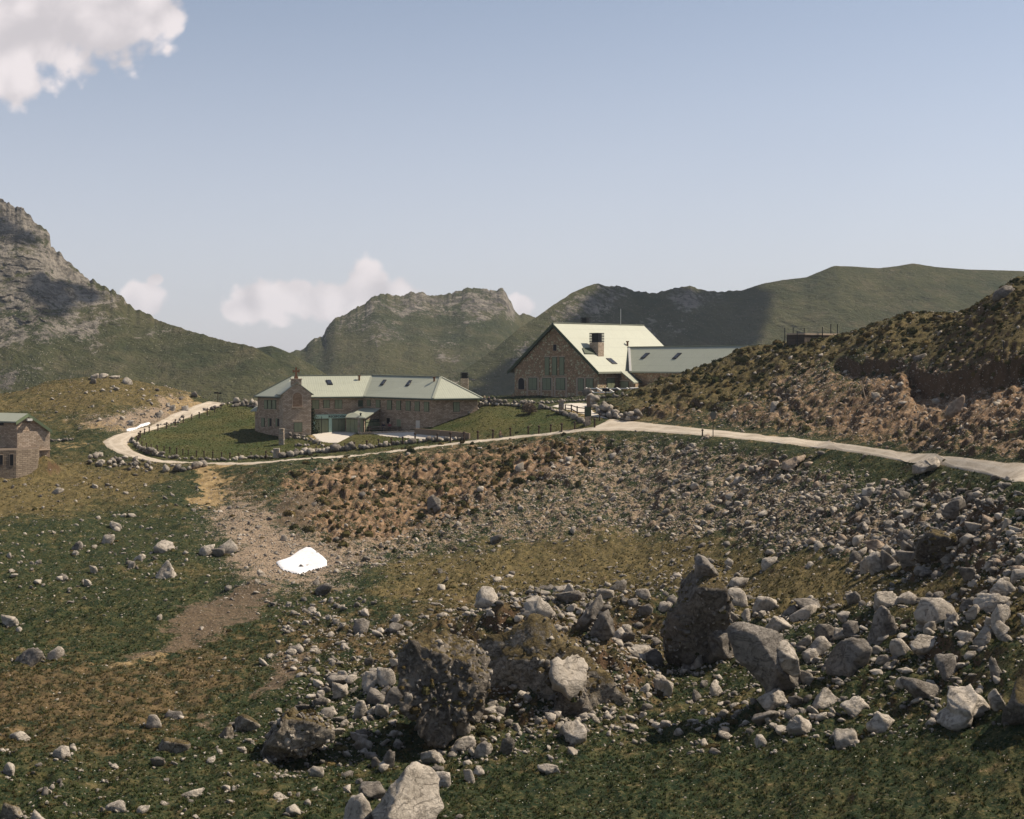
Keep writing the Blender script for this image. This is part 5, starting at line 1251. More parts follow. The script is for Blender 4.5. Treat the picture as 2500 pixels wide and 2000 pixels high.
L_, D_, S_, R_ = M_LIME, M_LIMED, M_MOSSY, M_RED
BOXES = [
 (1857,1690,1928,1736,L_,'squared pale boulder at the foot of the great tilted slab'), (1928,1698,1964,1727,D_,'small dark block beside the squared boulder at the slab foot'),
 (1986,1684,2054,1729,L_,'smooth pale boulder with a dark seam on the grass strip'), (2059,1706,2131,1743,L_,'low pale boulder with lichen on the grass strip'),
 (2216,1650,2322,1717,D_,'shattered grey rock mass behind the flat-topped boulder'), (2414,1686,2470,1737,L_,'pale upright boulder right beside the flat-topped one'),
 (1925,1751,1997,1797,L_,'pale flat boulder with a shaded front near the green meadow'), (2034,1781,2106,1823,L_,'pale pyramid-shaped rock at the edge of the meadow'),
 (2122,1742,2194,1789,L_,'grey faceted boulder just above the meadow edge'), (2117,1480,2202,1560,D_,'dark humped boulder with a shaded hollow below'),
 (2243,1463,2348,1531,L_,'wide pale boulder seamed with cracks'), (2136,1444,2202,1482,L_,'pale pointed boulder topping the rubble'),
 (2193,1447,2248,1474,L_,'low pale boulder beside the pointed one'), (2222,1555,2315,1593,L_,'ribbed slab dipping to the grass with reddish plants'),
 (2418,1414,2482,1455,L_,'peaked boulder high on the rubble bank'), (2389,1451,2473,1487,L_,'broad tilted boulder below the peaked one'),
 (2422,1478,2477,1526,L_,'tall pale block with a sharp right edge'), (2101,1358,2130,1400,L_,'pale block, first of three in a row on the olive slope'),
 (2122,1348,2164,1400,L_,'pale block, middle one of three in a row on the olive slope'), (2156,1342,2196,1392,D_,'darker block, last of three in a row on the olive slope'),
 (1867,1510,1938,1552,L_,'pale boulder resting on top of the tilted slab'), (1778,1486,1808,1520,D_,'small dark cube of rock above the tilted slab'), (1808,1488,1834,1520,L_,'small pale cube of rock above the tilted slab'),
 (1936,1548,1984,1580,L_,'pale block behind the tilted slab'), (1962,1586,2004,1620,L_,'pale block at the right shoulder of the tilted slab'), (1978,1556,2030,1600,L_,'upright pale splinter left of the dark propped slab'),
 (1990,1524,2044,1566,D_,'grey broken block above the dark propped slab'), (2032,1536,2084,1562,L_,'low pale block above the dark propped slab'), (2060,1518,2100,1556,D_,'grey boulder between rubble and the humped boulder'),
 (2014,1612,2040,1640,D_,'small dark block below the dark propped slab'), (1952,1640,1990,1672,L_,'pale tooth-like rock at the base of the rubble'), (2136,1600,2178,1622,L_,'pale slab on the edge of the grass hollow'),
 (2290,1600,2342,1656,D_,'dark hollowed rock beside the brown turf'), (2420,1604,2452,1656,D_,'dark upright stone in brown turf at the far edge'), (2180,1560,2232,1598,L_,'pale boulder left of the ribbed slab'),
 (2380,1530,2432,1576,L_,'slanting pale slab in the upper rubble'), (2432,1518,2474,1556,L_,'round-topped pale block in the upper rubble'), (2340,1540,2390,1570,L_,'low pale block in the upper rubble'), (2258,1445,2288,1472,D_,'dark cube-shaped rock on the skyline of the rubble'),
 (2346,1456,2380,1486,D_,'dark block between two wide pale boulders'), (2360,1476,2396,1512,L_,'pale block leaning on its dark neighbour'), (2345,1383,2385,1420,D_,'lone dark boulder on the turf below the big conglomerate'),
 (2200,1318,2240,1356,D_,'dark block touching the big rounded conglomerate'), (2110,1318,2170,1344,R_,'reddish slab above the row of three blocks'), (1598,1657,1638,1699,L_,'rounded boulder right of the mound'), (1560,1670,1590,1694,L_,'small pale boulder left of the rounded one'),
 (1499,1534,1540,1571,L_,'cube-like pale boulder by the wedge outcrop'), (1560,1590,1622,1630,D_,'low grey boulder below the tall spire'), (1674,1596,1720,1636,L_,'pale block at the foot of the tall spire'),
 (1730,1666,1764,1700,L_,'rounded pale stone in front of the dark hollow'), (1600,1655,1640,1700,L_,'pale boulder on the grass below the spire'), (1456,1438,1500,1466,L_,'pale crest stone on the rubble ridge'),
 (1556,1438,1590,1462,L_,'pale flat stone behind the rubble ridge'), (1558,1472,1592,1502,D_,'grey round stone on the slope of the ridge'), (1860,1362,1900,1384,L_,'small pale flat rock on the olive slope'), (1780,1408,1824,1438,L_,'pale pair of rocks right of the spire top'),
 (1772,1436,1826,1480,L_,'broken pale block behind the spire'), (1310,1866,1375,1892,L_,'flat pale rock lying on the grass'), (1155,1874,1186,1898,L_,'small pale cube behind the peaked boulder'),
 (1054,1888,1102,1922,L_,'pale block touching the peaked boulder on its right'), (1135,1880,1160,1912,L_,'pale stone in the short row behind the peaked boulder'), (1100,1800,1160,1835,L_,'pale broken block in front of the huge conglomerate'),
 (1030,1830,1090,1866,L_,'pale slab below the shadow of the huge conglomerate'), (1218,1796,1252,1850,D_,'dark upright rock on the slope below the mound'), (1160,1812,1205,1850,L_,'pale lump beside the dark upright rock'), (1105,1755,1150,1800,L_,'pale block at the foot of the huge conglomerate'),
 (857,1512,896,1548,D_,'grey upright boulder on the stony slope'), (890,1685,936,1726,D_,'dark wedge-shaped boulder left of the huge conglomerate'), (934,1678,994,1726,D_,'brown grey boulder touching the huge conglomerate'), (858,1710,896,1756,L_,'pale boulder in the pile left of the huge conglomerate'),
 (916,1720,952,1754,L_,'pale split stone at the foot of the boulder pile'), (880,1640,950,1680,L_,'wide pale rock topping the boulder pile'), (806,1668,850,1704,L_,'pale stone at the left of the boulder pile'), (935,1832,968,1880,D_,'dark tooth of rock below the shadow'),
 (905,1850,936,1872,D_,'small dark stone behind the peaked boulder group'), (367,1370,430,1416,L_,'pale fin-shaped rock throwing a shadow on the green slope'), (373,1322,424,1352,L_,'pale blocky rock above the fin-shaped rock'), (483,1328,518,1358,L_,'pale stone at the left of the cluster beside the gravel'),
 (528,1318,577,1354,L_,'large pale stone of the cluster beside the gravel'), (518,1338,550,1360,D_,'rounded stone of the cluster beside the gravel'), (264,1276,297,1294,L_,'pale split rock on the green slope'), (326,1352,354,1370,L_,'squat pale rock above the fin-shaped one'),
 (310,1370,330,1388,L_,'small pale rock left of the fin-shaped one'), (170,1322,200,1344,D_,'brownish rock in the green slope'), (0,1502,42,1530,L_,'long pale slab at the edge of the green slope'), (30,1581,96,1624,D_,'dark angular rock on the lower green slope'),
 (113,1580,152,1610,L_,'pale humped rock beside the dark angular one'), (349,1746,392,1780,L_,'small white pyramid-shaped rock on brown turf'), (398,1738,446,1756,D_,'low dark rock behind the white pyramid'), (382,1803,462,1843,S_,'knobbly brown grey rock on the green turf'),
 (568,1748,632,1790,S_,'rough brown boulder with a lit crown'), (532,1772,570,1804,S_,'small rough brown boulder beside the larger one'), (767,1422,807,1457,D_,'grey boulder below the snow patch'), (1196,1303,1230,1329,D_,'dark round boulder in the grey scree'),
 (680,1307,702,1322,L_,'lone stone above the snow patch'), (1040,1210,1076,1246,D_,'elongated grey stone lying in the orange bank'), (1258,1130,1282,1152,L_,'pale stone in the tussocky bank below the road'), (20,1786,82,1812,L_,'pale flat rock on the lower meadow'),
 (122,1824,172,1856,L_,'rounded pale rock in the stony meadow'), (0,1864,34,1894,L_,'pale slab cut by the edge of the stony meadow'), (-10,1956,60,2010,S_,'rough brown rock in the bottom corner'), (70,1980,116,2016,L_,'pale rock beside the rough brown corner rock'),
 (256,1958,308,1982,L_,'pale rock with a peaked back near the bottom'), (440,1929,496,1950,L_,'long low pale rock in the meadow'), (532,1918,562,1930,L_,'small flat pale rock in the meadow'), (664,1938,698,1953,L_,'pale lozenge-shaped rock in the meadow'),
 (696,1968,738,1994,L_,'pale leaning rock near the bottom'), (330,1968,360,1990,L_,'broken pale rock between two low ones'), (1485,1000,1500,1014,L_,'small pale stone on the bank above the road'), (1881,980,1901,1004,L_,'pale squared stone in the scree above the road'),
 (2128,958,2150,972,L_,'pale stone under the turf edge of the hill'), (2430,694,2475,724,D_,'grey rock near the crest of the hill'), (2230,860,2262,880,D_,'grey rock poking from the hill turf'),
 (218,912,240,926,L_,'white boulder at the crown of the grassy knoll'), (232,912,262,924,L_,'pale boulder in the stone row on the grassy knoll'), (262,916,290,926,L_,'long pale boulder on the crown of the knoll'), (300,920,322,938,L_,'end boulder of the stone row on the knoll'), (217,924,236,938,D_,'grey boulder under the knoll crown'),
 (310,1026,326,1040,L_,'pale boulder beside the small snow streak'), (375,1006,392,1020,D_,'grey boulder in the bank above the road bend'), (414,988,428,1004,L_,'tall pale boulder in the bank above the road bend'), (440,990,460,1004,L_,'rounded pale boulder in the bank above the road bend'), (466,956,484,970,D_,'dark boulder at the top of the road bend bank'),
 (46,1120,84,1146,D_,'pale lumpy rock against the hut corner'), (16,1136,38,1166,L_,'pale upright rock in front of the hut'),
]
for i, (x0, y0, x1, y1, m_, lb) in enumerate(BOXES):
    big_ = (x1-x0) > 44
    place_rock(x0, y0, x1, y1, m_, lb, unique=200+i if big_ else None, sub=4 if (x1-x0) > 55 else 3)

# countable rocks of the boulder fields, alike within each field
FIELDS = [
 ([(1640,1500),(1900,1480),(2130,1430),(2520,1400),(2520,1560),(2380,1640),(2200,1650),(2000,1680),(1780,1620)], 62, 24, 'pale angular rock in the rubble between the spire and the edge', 'rocks of the great rubble bank', L_),
 ([(2060,1300),(2250,1220),(2520,1200),(2520,1385),(2350,1395),(2060,1405)], 34, 22, 'pale blocky rock in the coarse scree round the big conglomerate', 'rocks of the coarse scree', L_),
 ([(690,1640),(850,1600),(980,1620),(985,1760),(930,1860),(830,1850),(700,1700)], 26, 24, 'grey rock in the pile left of the huge conglomerate', 'rocks of the pile by the conglomerate', L_),
 ([(1060,1480),(1300,1440),(1560,1420),(1620,1560),(1560,1640),(1400,1560),(1200,1530)], 30, 20, 'pale rock on the rubble ridge behind the mound', 'rocks of the rubble ridge', L_),
 ([(1480,1690),(1800,1700),(2100,1770),(2060,1830),(1700,1830),(1500,1790)], 16, 20, 'small pale rock on the grass below the slab', 'rocks on the grass below the slab', L_),
 ([(640,1480),(1000,1440),(1050,1540),(860,1600),(680,1590)], 20, 17, 'pale rock on the brown stony slope below the snow', 'rocks of the brown slope', L_),
 ([(-20,1150),(420,1150),(470,1300),(380,1480),(-20,1560)], 34, 10, '', 'rocks of the green slope', L_), ([(-20,1800),(200,1830),(520,1880),(800,1950),(780,2000),(-20,2000)], 30, 11, '', 'rocks of the low meadow', L_),
 ([(20,955),(240,915),(420,950),(330,1000),(100,1015)], 12, 8, '', 'rocks of the grassy knoll', L_), ([(250,1030),(400,990),(480,965),(490,985),(370,1030),(300,1045)], 12, 9, '', 'rocks of the road bend bank', L_)]
for poly, n, size, lb, grp, m_ in FIELDS:
    xs = [a for a, _ in poly]; ys = [b for _, b in poly]; done = 0; tries = 0
    while done < n and tries < 4000:
        tries += 1
        x = rnd.uniform(min(xs), max(xs)); y = rnd.uniform(min(ys), max(ys))
        if not inpoly(np.array([x]), np.array([y]), poly)[0]: continue
        s = size*(.35+rnd.paretovariate(1.9)*.5); s = min(s, size*3.2)
        g = ray(x, y)
        if any((g.x-a)**2+(g.y-b)**2 < (r*.8+s/F*g.y*.3)**2 for a, b, r in HEROES): continue
        hr = rnd.choices((rnd.uniform(.3, .48), rnd.uniform(.5, .75), rnd.uniform(.8, 1.1)), (5, 5, 2))[0]; mt = m_ if rnd.random() < .7 else D_
        look = ('dark ' if mt is D_ else 'pale ')+('flat' if hr < .5 else 'blocky' if hr < .78 else 'upright')+(' large' if s > size*1.5 else ' small' if s < size*.85 else '')
        for nx_, ny_, nl in sorted(NAMED, key=lambda q: (q[0]-x)**2+((q[1]-y)*1.6)**2)[:8]:
            side = ('on the sunlit side of' if x > nx_ else 'on the shaded side of') if abs(x-nx_) > 1.5*abs(y-ny_) else ('behind' if y < ny_ else 'in front of')
            own = ' '.join((look+' rock '+side+' the '+nl).split()[:16])
            while own.split()[-1] in ('the', 'of', 'a', 'and', 'its', 'in', 'on', 'with', 'at', 'to', 'by', 'dark', 'pale', 'green', 'great', 'big'): own = ' '.join(own.split()[:-1])
            if own not in USED: break
        USED.add(own)
        place_rock(x-s/2, y-s*hr, x+s/2, y, mt, own, grp, dep=rnd.uniform(.7, 1.1), name='rock', cat='rock'); done += 1
# ------------------------------------------------------------------ dry stone walls along the road and the yards
def small_stone(seed):
    V, f = rock_shape(seed, 1, 10, .04, .36); V = V.copy(); V[:, 2] = (V[:, 2]+.5)/1.5-.0
    return V, f
ST_P = [rock_mesh('stone', *small_stone(900+i), M_LIME) for i in range(4)]+[rock_mesh('stone', *small_stone(950+i), M_LIMED) for i in range(5)]
def stone_wall(path, n, size, label, rows=1, jit=2.0, jy=.6, var=.35, cat='stone wall', sq=1.0):
    """path in pixels of the photograph; every stone a part of the wall"""
    pts = resample(path, n); g0 = ray(*pts[len(pts)//2]); W_ = empty('dry_stone_wall', g0)
    tag(W_, label, cat, 'dry stone walls')
    inv = Matrix.Translation(g0).inverted()
    for r in range(rows):
        for i, (x, y) in enumerate(pts):
            if r and rnd.random() < .35: continue
            g = ray(x+rnd.uniform(-jit, jit), y+rnd.uniform(-jy, jy)); s = size*.78/F*g.y*rnd.uniform(1-var, 1+var)
            o = bpy.data.objects.new('stone', rnd.choice(ST_P)); C.objects.link(o); o.parent = W_; o.matrix_parent_inverse = inv
            h = s*rnd.uniform(.7, 1.15)*sq
            o.location = (g.x, g.y+rnd.uniform(-.25, .25), g.z-h*.15+r*s*.62)
            o.scale = (s*1.15, s*rnd.uniform(.8, 1.1), h); o.rotation_euler = (rnd.uniform(-.3, .3), rnd.uniform(-.3, .3), rnd.uniform(0, 6.3))
    return W_
stone_wall([(321,1080),(333,1093),(351,1104),(374,1111),(400,1117)], 20, 14, 'low rubble wall following the sharp bend of the road below the lawn', 2)
stone_wall([(402,1118),(432,1121),(460,1122),(489,1123),(520,1125),(560,1125),(578,1124)], 20, 11, 'low line of stones edging the lawn between the bend and the gate pillars', 1)
stone_wall([(578,1122),(592,1121),(612,1119),(640,1119),(662,1118)], 9, 15, 'few larger pale stones just left of the short round gate pillar', 1, sq=.8)
stone_wall([(686,1117),(722,1112),(757,1107),(790,1105),(830,1101),(870,1097),(908,1094)], 24, 21, 'stout wall of big rounded boulders along the road before the hostel', 1)
stone_wall([(690,1112),(730,1107),(770,1104)], 8, 15, 'second row of boulders topping the wall beside the gate pillar', 1)
stone_wall([(908,1094),(950,1088),(990,1084),(1030,1080),(1065,1076),(1095,1077),(1130,1073)], 22, 16, 'wall of grey boulders with posts rising behind it, below the terrace', 1)
stone_wall([(700,1070),(735,1071),(752,1075),(768,1082),(785,1089)], 13, 12, 'curved row of stones between the tower and the concrete yard', 2)
stone_wall([(722,1091),(738,1089),(752,1089)], 5, 11, 'short row of stones alone in the lawn before the tower', 1)
stone_wall([(1045,1041),(1068,1035),(1095,1026),(1125,1016),(1150,1008),(1165,1001)], 17, 8, 'thin line of stones climbing the grass bank beside the hostel end', 1)
stone_wall([(1160,998),(1175,993),(1195,989),(1222,989),(1250,990),(1276,994),(1292,998)], 26, 12, 'rubble wall along the top of the grass bank below the big house', 2)
stone_wall([(1322,997),(1340,1000),(1360,1007),(1378,1014),(1395,1020),(1415,1028),(1428,1035)], 18, 17, 'wall of upright boulders between the dry bush and the info board', 1)
stone_wall([(1440,978),(1452,998),(1468,1012),(1485,1019)], 9, 22, 'tall boulders at the start of the wall right of the gate', 2)
stone_wall([(1478,1012),(1500,1020),(1520,1026),(1545,1028),(1560,1024)], 11, 22, 'heavy boulder wall at the foot of the hill along the road', 2)
stone_wall([(1453,972),(1475,972),(1500,970),(1530,968)], 8, 13, 'loose line of boulders edging the car park under the white pergola', 1)
stone_wall([(1258,983),(1290,985),(1330,985),(1385,981),(1430,980)], 26, 10, 'dark plinth of rough stones along the foot of the big gabled house', 1)
stone_wall([(568,994),(580,992),(600,990),(622,990),(630,992)], 14, 15, 'thick shaded rubble wall behind the hostel at the top of the lawn', 2)
stone_wall([(386,1041),(402,1038),(420,1036),(440,1031),(447,1020)], 9, 9, 'scattered kerb stones on the inner side of the upper road', 1)
stone_wall([(500,1003),(520,1000),(545,990),(565,984)], 9, 11, 'stones edging the road where it leaves the lawn at the top', 1)
stone_wall([(225,1128),(262,1134),(300,1138),(330,1142),(366,1143)], 26, 13, 'tumbled rock band below the outer edge of the road bend', 2, jit=12, jy=9, var=.6)
stone_wall([(412,1150),(440,1149),(470,1146),(505,1139)], 11, 20, 'line of big pale rocks under the road at the ochre track', 1, jit=5, jy=3, var=.5)
stone_wall([(112,1072),(125,1078),(150,1077),(180,1074)], 10, 10, 'dark flat stones stacked behind the small hut', 1)

# ------------------------------------------------------------------ fence posts round the lawn
def make_post():
    """short dark post with a pinched neck and a broad cap"""
    t_ = empty('fence_post')
    sec = [(.085, 0), (.08, .62), (.055, .66), (.055, .74), (.115, .78), (.12, .90), (.07, .98), (.0, 1.0)]
    def lathe(nm, sc, mat):
        k = 8; v = []; f = []
        for r, z in sc:
            for i in range(k): v.append((r*math.cos(2*math.pi*i/k), r*math.sin(2*math.pi*i/k), z))
        for j in range(len(sc)-1):
            for i in range(k): f.append((j*k+i, j*k+(i+1) % k, (j+1)*k+(i+1) % k, (j+1)*k+i))
        f.append(tuple(range(k))[::-1])
        return mesh_obj(nm, v, f, mat, None)
    a = lathe('shaft', [(.085, -.3), (.08, .62), (.055, .66), (.055, .80)], M_WOODD); a.parent = t_
    b = lathe('cap', [(.05, .76), (.125, .78), (.13, .90), (.075, .98), (.005, 1.0)], M_WOODD); b.parent = t_
    return t_
proto_post = make_post(); first = [True]; ORD = 'first second third fourth fifth sixth seventh eighth ninth tenth eleventh twelfth thirteenth fourteenth fifteenth sixteenth seventeenth eighteenth nineteenth'.split(); cnt = {}
def place_post(x, ytop, ybot, label, group):
    g = ray(x, ybot); h = (ybot-ytop)/F*g.y
    if first[0]: t_ = proto_post; first[0] = False
    else:
        t_ = proto_post.copy(); C.objects.link(t_)
        for ch in list(proto_post.children):
            c = ch.copy(); C.objects.link(c); c.parent = t_
    t_.location = g; t_.scale = (h*1.15 if h < 1.3 else 1.4, h*1.15 if h < 1.3 else 1.4, h); t_.rotation_euler = (rnd.uniform(-.05, .05), rnd.uniform(-.05, .05), rnd.uniform(0, 6))
    if group:
        cnt[group] = cnt.get(group, -1)+1; label = label.replace('dark capped post', ORD[cnt[group]]+' dark capped post')
    tag(t_, label, 'post', group)
A3 = lambda L: [(x/3.477, 850+a/3.477, 850+b/3.477) for x, a, b in L]
A1 = lambda L: [(580+x/3.369, 850+a/3.369, 850+b/3.369) for x, a, b in L]
A2 = lambda L: [(1200+x/3.267, 740+a/3.267, 740+b/3.267) for x, a, b in L]
for q in A3([(1165,745,805),(1178,715,780),(1190,700,760),(1225,682,735),(1267,665,715),(1340,645,700),(1413,628,685),(1488,603,660),(1555,582,635),(1626,562,612),(1692,542,595),(1760,517,570),(1822,497,545),(1876,478,520),(1932,455,490)]):
    place_post(*q, 'dark capped post counting from the sharp bend up the upper road', 'posts along the upper road')
for q in A3([(1205,790,835),(1243,803,850),(1285,815,862),(1337,823,880),(1391,830,888),(1443,837,893),(1500,845,902),(1553,855,907),(1598,860,912),(1668,868,922),(1733,872,928),(1807,877,935),(1880,882,940),(1952,885,945),(2022,890,940),(2133,882,930)])+A1([(112,855,895),(233,845,908)]):
    place_post(*q, 'dark capped post from the sharp bend along the bottom of the lawn', 'posts at the bottom of the lawn')
for q in A1([(400,840,880),(500,835,870),(573,815,860),(648,805,850),(720,797,845),(800,787,838),(883,780,830),(963,770,832),(1062,757,827),(1162,748,810),(1264,737,803),(1360,727,792),(1460,695,768),(1643,697,772),(1750,690,777),(1865,685,763),(1977,678,757),(2100,668,745)]):
    place_post(*q, 'dark capped post from the gate pillar along the boulder wall', 'posts before the hostel')
for q in A2([(12,1008,1080),(150,992,1060),(293,980,1045),(377,975,1040),(472,965,1035),(560,958,1030),(665,945,1010),(823,918,995),(862,880,940),(1682,1005,1070)]):
    place_post(*q, 'dark capped post counting towards the info board on the grass bank' if q[0] < 1500 else 'single short post at the road edge beside the round sign', 'posts on the grass bank' if q[0] < 1500 else None)

# ------------------------------------------------------------------ pillars, gate, boards and signs
X_, Y_ = Vector((1, 0, 0)), Vector((0, 1, 0))
def stack_pillar(x, ytop, ybot, wpx, label, name='stone_pillar', seed=1, cap=True):
    """pillar of rough courses, each stone a part"""
    g = ray(x, ybot); h = (ybot-ytop)/F*g.y; w_ = wpx/F*g.y; T_ = empty(name, g); tag(T_, label, 'pillar')
    r_ = random.Random(seed); n = max(4, int(h/.28)); hh = h/n
    wbox('core', g, X_, Y_, w_*.8, w_*.8, g.z-.4, g.z+h*.97, M_STONE_L, T_)
    for k in range(n):
        for sx_, sy_ in ((-1, -1), (1, -1), (0, 1)):
            c = Vector((g.x+sx_*w_*.24*r_.uniform(.8, 1.1), g.y+sy_*w_*.25, 0))
            wbox('stone', c, X_, Y_, w_*(.5 if sx_ else .95)*r_.uniform(.92, 1.05), w_*.5*r_.uniform(.9, 1.1), g.z+hh*k+.01, g.z+hh*(k+1)-.015, M_LIME if r_.random() < .7 else M_STONE_L, T_)
    return T_, g, h, w_
A1p = lambda x, y: (580+x/3.369, 850+y/3.369)
stack_pillar(687.5, 1046, 1086, 12.5, 'tall slim stone pillar on the lawn before the tower', seed=2)
stack_pillar(675, 1094.5, 1118, 15, 'short round stone gate pillar at the road', seed=3)
T_, g, h, w_ = stack_pillar(880.5, 1018, 1058, 14, 'stone pillar with a black lantern on the corner of the concrete yard', seed=4)
stack_pillar(1370, 978, 1009, 13.5, 'square stone gatepost at the left of the timber gate', seed=5)
lz = g.z+h
lan = empty('lantern', (g.x, g.y, lz)); tag(lan, 'small black lantern standing on the stone pillar', 'lantern')
wbox('stem', g, X_, Y_, .08, .08, lz, lz+.22, M_BLACK, lan); wbox('glass', g, X_, Y_, .22, .22, lz+.22, lz+.45, M_GLASS, lan); wbox('lid', g, X_, Y_, .42, .42, lz+.45, lz+.6, M_BLACK, lan, .2)
def rail3(a, b, th, mat, parent, name='rail'):
    d_ = (b-a).normalized(); s_ = d_.cross(Vector((0, 0, 1))).normalized()*th*.5; u_ = s_.cross(d_).normalized()*th*.5
    return wmesh(name, [a-s_-u_, a+s_-u_, a+s_+u_, a-s_+u_, b-s_-u_, b+s_-u_, b+s_+u_, b-s_+u_], BOXF, mat, parent)
G2 = lambda x, y: (1200+x/3.267, 740+y/3.267)
gp = [ray(*G2(588, 858)), ray(*G2(637, 868)), ray(*G2(683, 905))]; ge = P(*G2(752, 900), gp[2].y-1.0)
ga = empty('timber_gate', gp[1]); tag(ga, 'open timber rail gate between the stone gatepost and the info board', 'gate')
for p, yt in zip(gp, (808, 810, 822)):
    zt_ = -((740+yt/3.267)-HY)/F*p.y; wbox('post', p, X_, Y_, .17, .17, p.z-.2, zt_, M_WOODD, ga)
for f_ in (.92, .42):
    q = [Vector((p.x, p.y, p.z+(-((740+yt/3.267)-HY)/F*p.y-p.z)*f_)) for p, yt in zip(gp, (808, 812, 826))]+[Vector((ge.x, ge.y, ge.z+1.1*f_))]
    for a, b in zip(q, q[1:]): rail3(a, b, .11, M_WOODD, ga)
ib = ray(*G2(769, 975)); io = empty('info_board', ib); tag(io, 'stone pedestal with a dark board and a weathered post behind it', 'sign')
pz = lambda y, d_: -((740+y/3.267)-HY)/F*d_
wbox('pedestal', ib, X_, Y_, .78, .6, ib.z-.3, pz(905, ib.y), M_STONE_L, io, .95)
wbox('panel', ib, X_, Y_, .80, .12, pz(905, ib.y), pz(832, ib.y), M_DGREEN, io); wbox('panel_frame', ib+Vector((0, .1, 0)), X_, Y_, .9, .08, pz(905, ib.y), pz(828, ib.y), M_WOODD, io)
wbox('post', ib+Vector((.1, .6, 0)), X_, Y_, .46, .3, ib.z-.3, pz(740, ib.y), M_WOOD, io)
sb = ray(*G2(912, 790)); so_ = empty('notice_sign', sb); tag(so_, 'dark notice on a single post among the car park boulders', 'sign')
wbox('post', sb, X_, Y_, .12, .12, sb.z-.2, pz(690, sb.y), M_BLACK, so_); wbox('panel', sb+Vector((0, -.1, 0)), X_, Y_, 1.05, .06, pz(706, sb.y), pz(680, sb.y), M_BLACK, so_)
rs = ray(*G2(1767, 1070)); ro = empty('road_sign', rs); tag(ro, 'round grey road sign seen from behind on a thin pole at the road edge', 'road sign')
wbox('pole', rs, X_, Y_, .085, .085, rs.z-.2, pz(872, rs.y), M_BLACK, ro)
cz = pz(892, rs.y); k = 16; rr = .37
vv = [Vector((rs.x+rr*math.cos(2*math.pi*i/k), rs.y-.05-.03*j, cz+rr*math.sin(2*math.pi*i/k))) for j in (0, 1) for i in range(k)]
wmesh('disc', vv, [tuple(range(k)), tuple(range(2*k-1, k-1, -1))]+[(i, (i+1) % k, (i+1) % k+k, i+k) for i in range(k)], mat_paint('grey_metal', (.15, .15, .13), .6), ro)
wbox('plate', rs+Vector((0, -.06, 0)), X_, Y_, .52, .03, pz(925, rs.y), pz(906, rs.y), bpy.data.materials['grey_metal'], ro)
ts = ray(532, 977); to = empty('way_sign', ts); tag(to, 'small dark waymark with two arms at the top of the upper road', 'sign')
wbox('post', ts, X_, Y_, .10, .10, ts.z-.2, -(957-HY)/F*ts.y, M_WOODD, to); wbox('arm', ts+Vector((-.35, 0, 0)), X_, Y_, .6, .08, -(961-HY)/F*ts.y, -(957.5-HY)/F*ts.y, M_BLACK, to); wbox('arm', ts+Vector((.38, -.1, 0)), X_, Y_, .55, .08, -(962-HY)/F*ts.y, -(958.5-HY)/F*ts.y, M_BLACK, to)

# ------------------------------------------------------------------ terrace edging, table and people
def edging(path, h, th, mat, label, name='terrace_wall'):
    pts = [ray(*p) for p in path]; T_ = empty(name, pts[0]); tag(T_, label, 'low wall')
    for i, (a, b) in enumerate(zip(pts, pts[1:])):
        n = max(1, int((b-a).length/1.6))
        for k in range(n):
            p, q = a+(b-a)*(k/n), a+(b-a)*((k+.97)/n)
            d_ = (q-p).normalized(); s_ = Vector((-d_.y, d_.x, 0)).normalized()*th
            vs = [p-Vector((0, 0, .2)), q-Vector((0, 0, .2)), q+Vector((0, 0, h)), p+Vector((0, 0, h))]
            hexa('stone_block', vs, s_, mat, T_)
    return T_
edging([A1p(1000, 712), A1p(1200, 702), A1p(1455, 694)], .32, .3, M_STONE_L, 'low pale kerb wall at the back of the hostel terrace')
edging([A1p(1455, 710), A1p(1600, 722), A1p(1740, 734), A1p(1905, 752)], .85, .3, M_WOOD, 'low brown retaining wall of the hostel terrace above the posts')
G1 = lambda x, y, d_: P(580+x/3.369, 850+y/3.369, d_)
tb = ray(*A1p(1205, 688)); ta_ = empty('picnic_table', tb); tag(ta_, 'long weathered picnic table with benches on the hostel terrace', 'table')
za = tb.z+.76; wbox('tabletop', tb, X_, Y_, 4.9, .8, za-.07, za, M_WOOD, ta_)
for s_ in (-1, 1): wbox('bench', tb+Vector((0, s_*.85, 0)), X_, Y_, 4.6, .3, tb.z+.40, tb.z+.46, M_WOOD, ta_)
for a in (-2, 0, 2):
    for s_ in (-1, 1): rail3(tb+Vector((a, s_*.75, -.05)), tb+Vector((a, s_*.22, .70)), .12, M_WOOD, ta_, 'leg')
    rail3(tb+Vector((a, -.95, .36)), tb+Vector((a, .95, .36)), .1, M_WOOD, ta_, 'brace')
M_SKIN = mat_paint('skin', (.42, .27, .20), .6, .05)
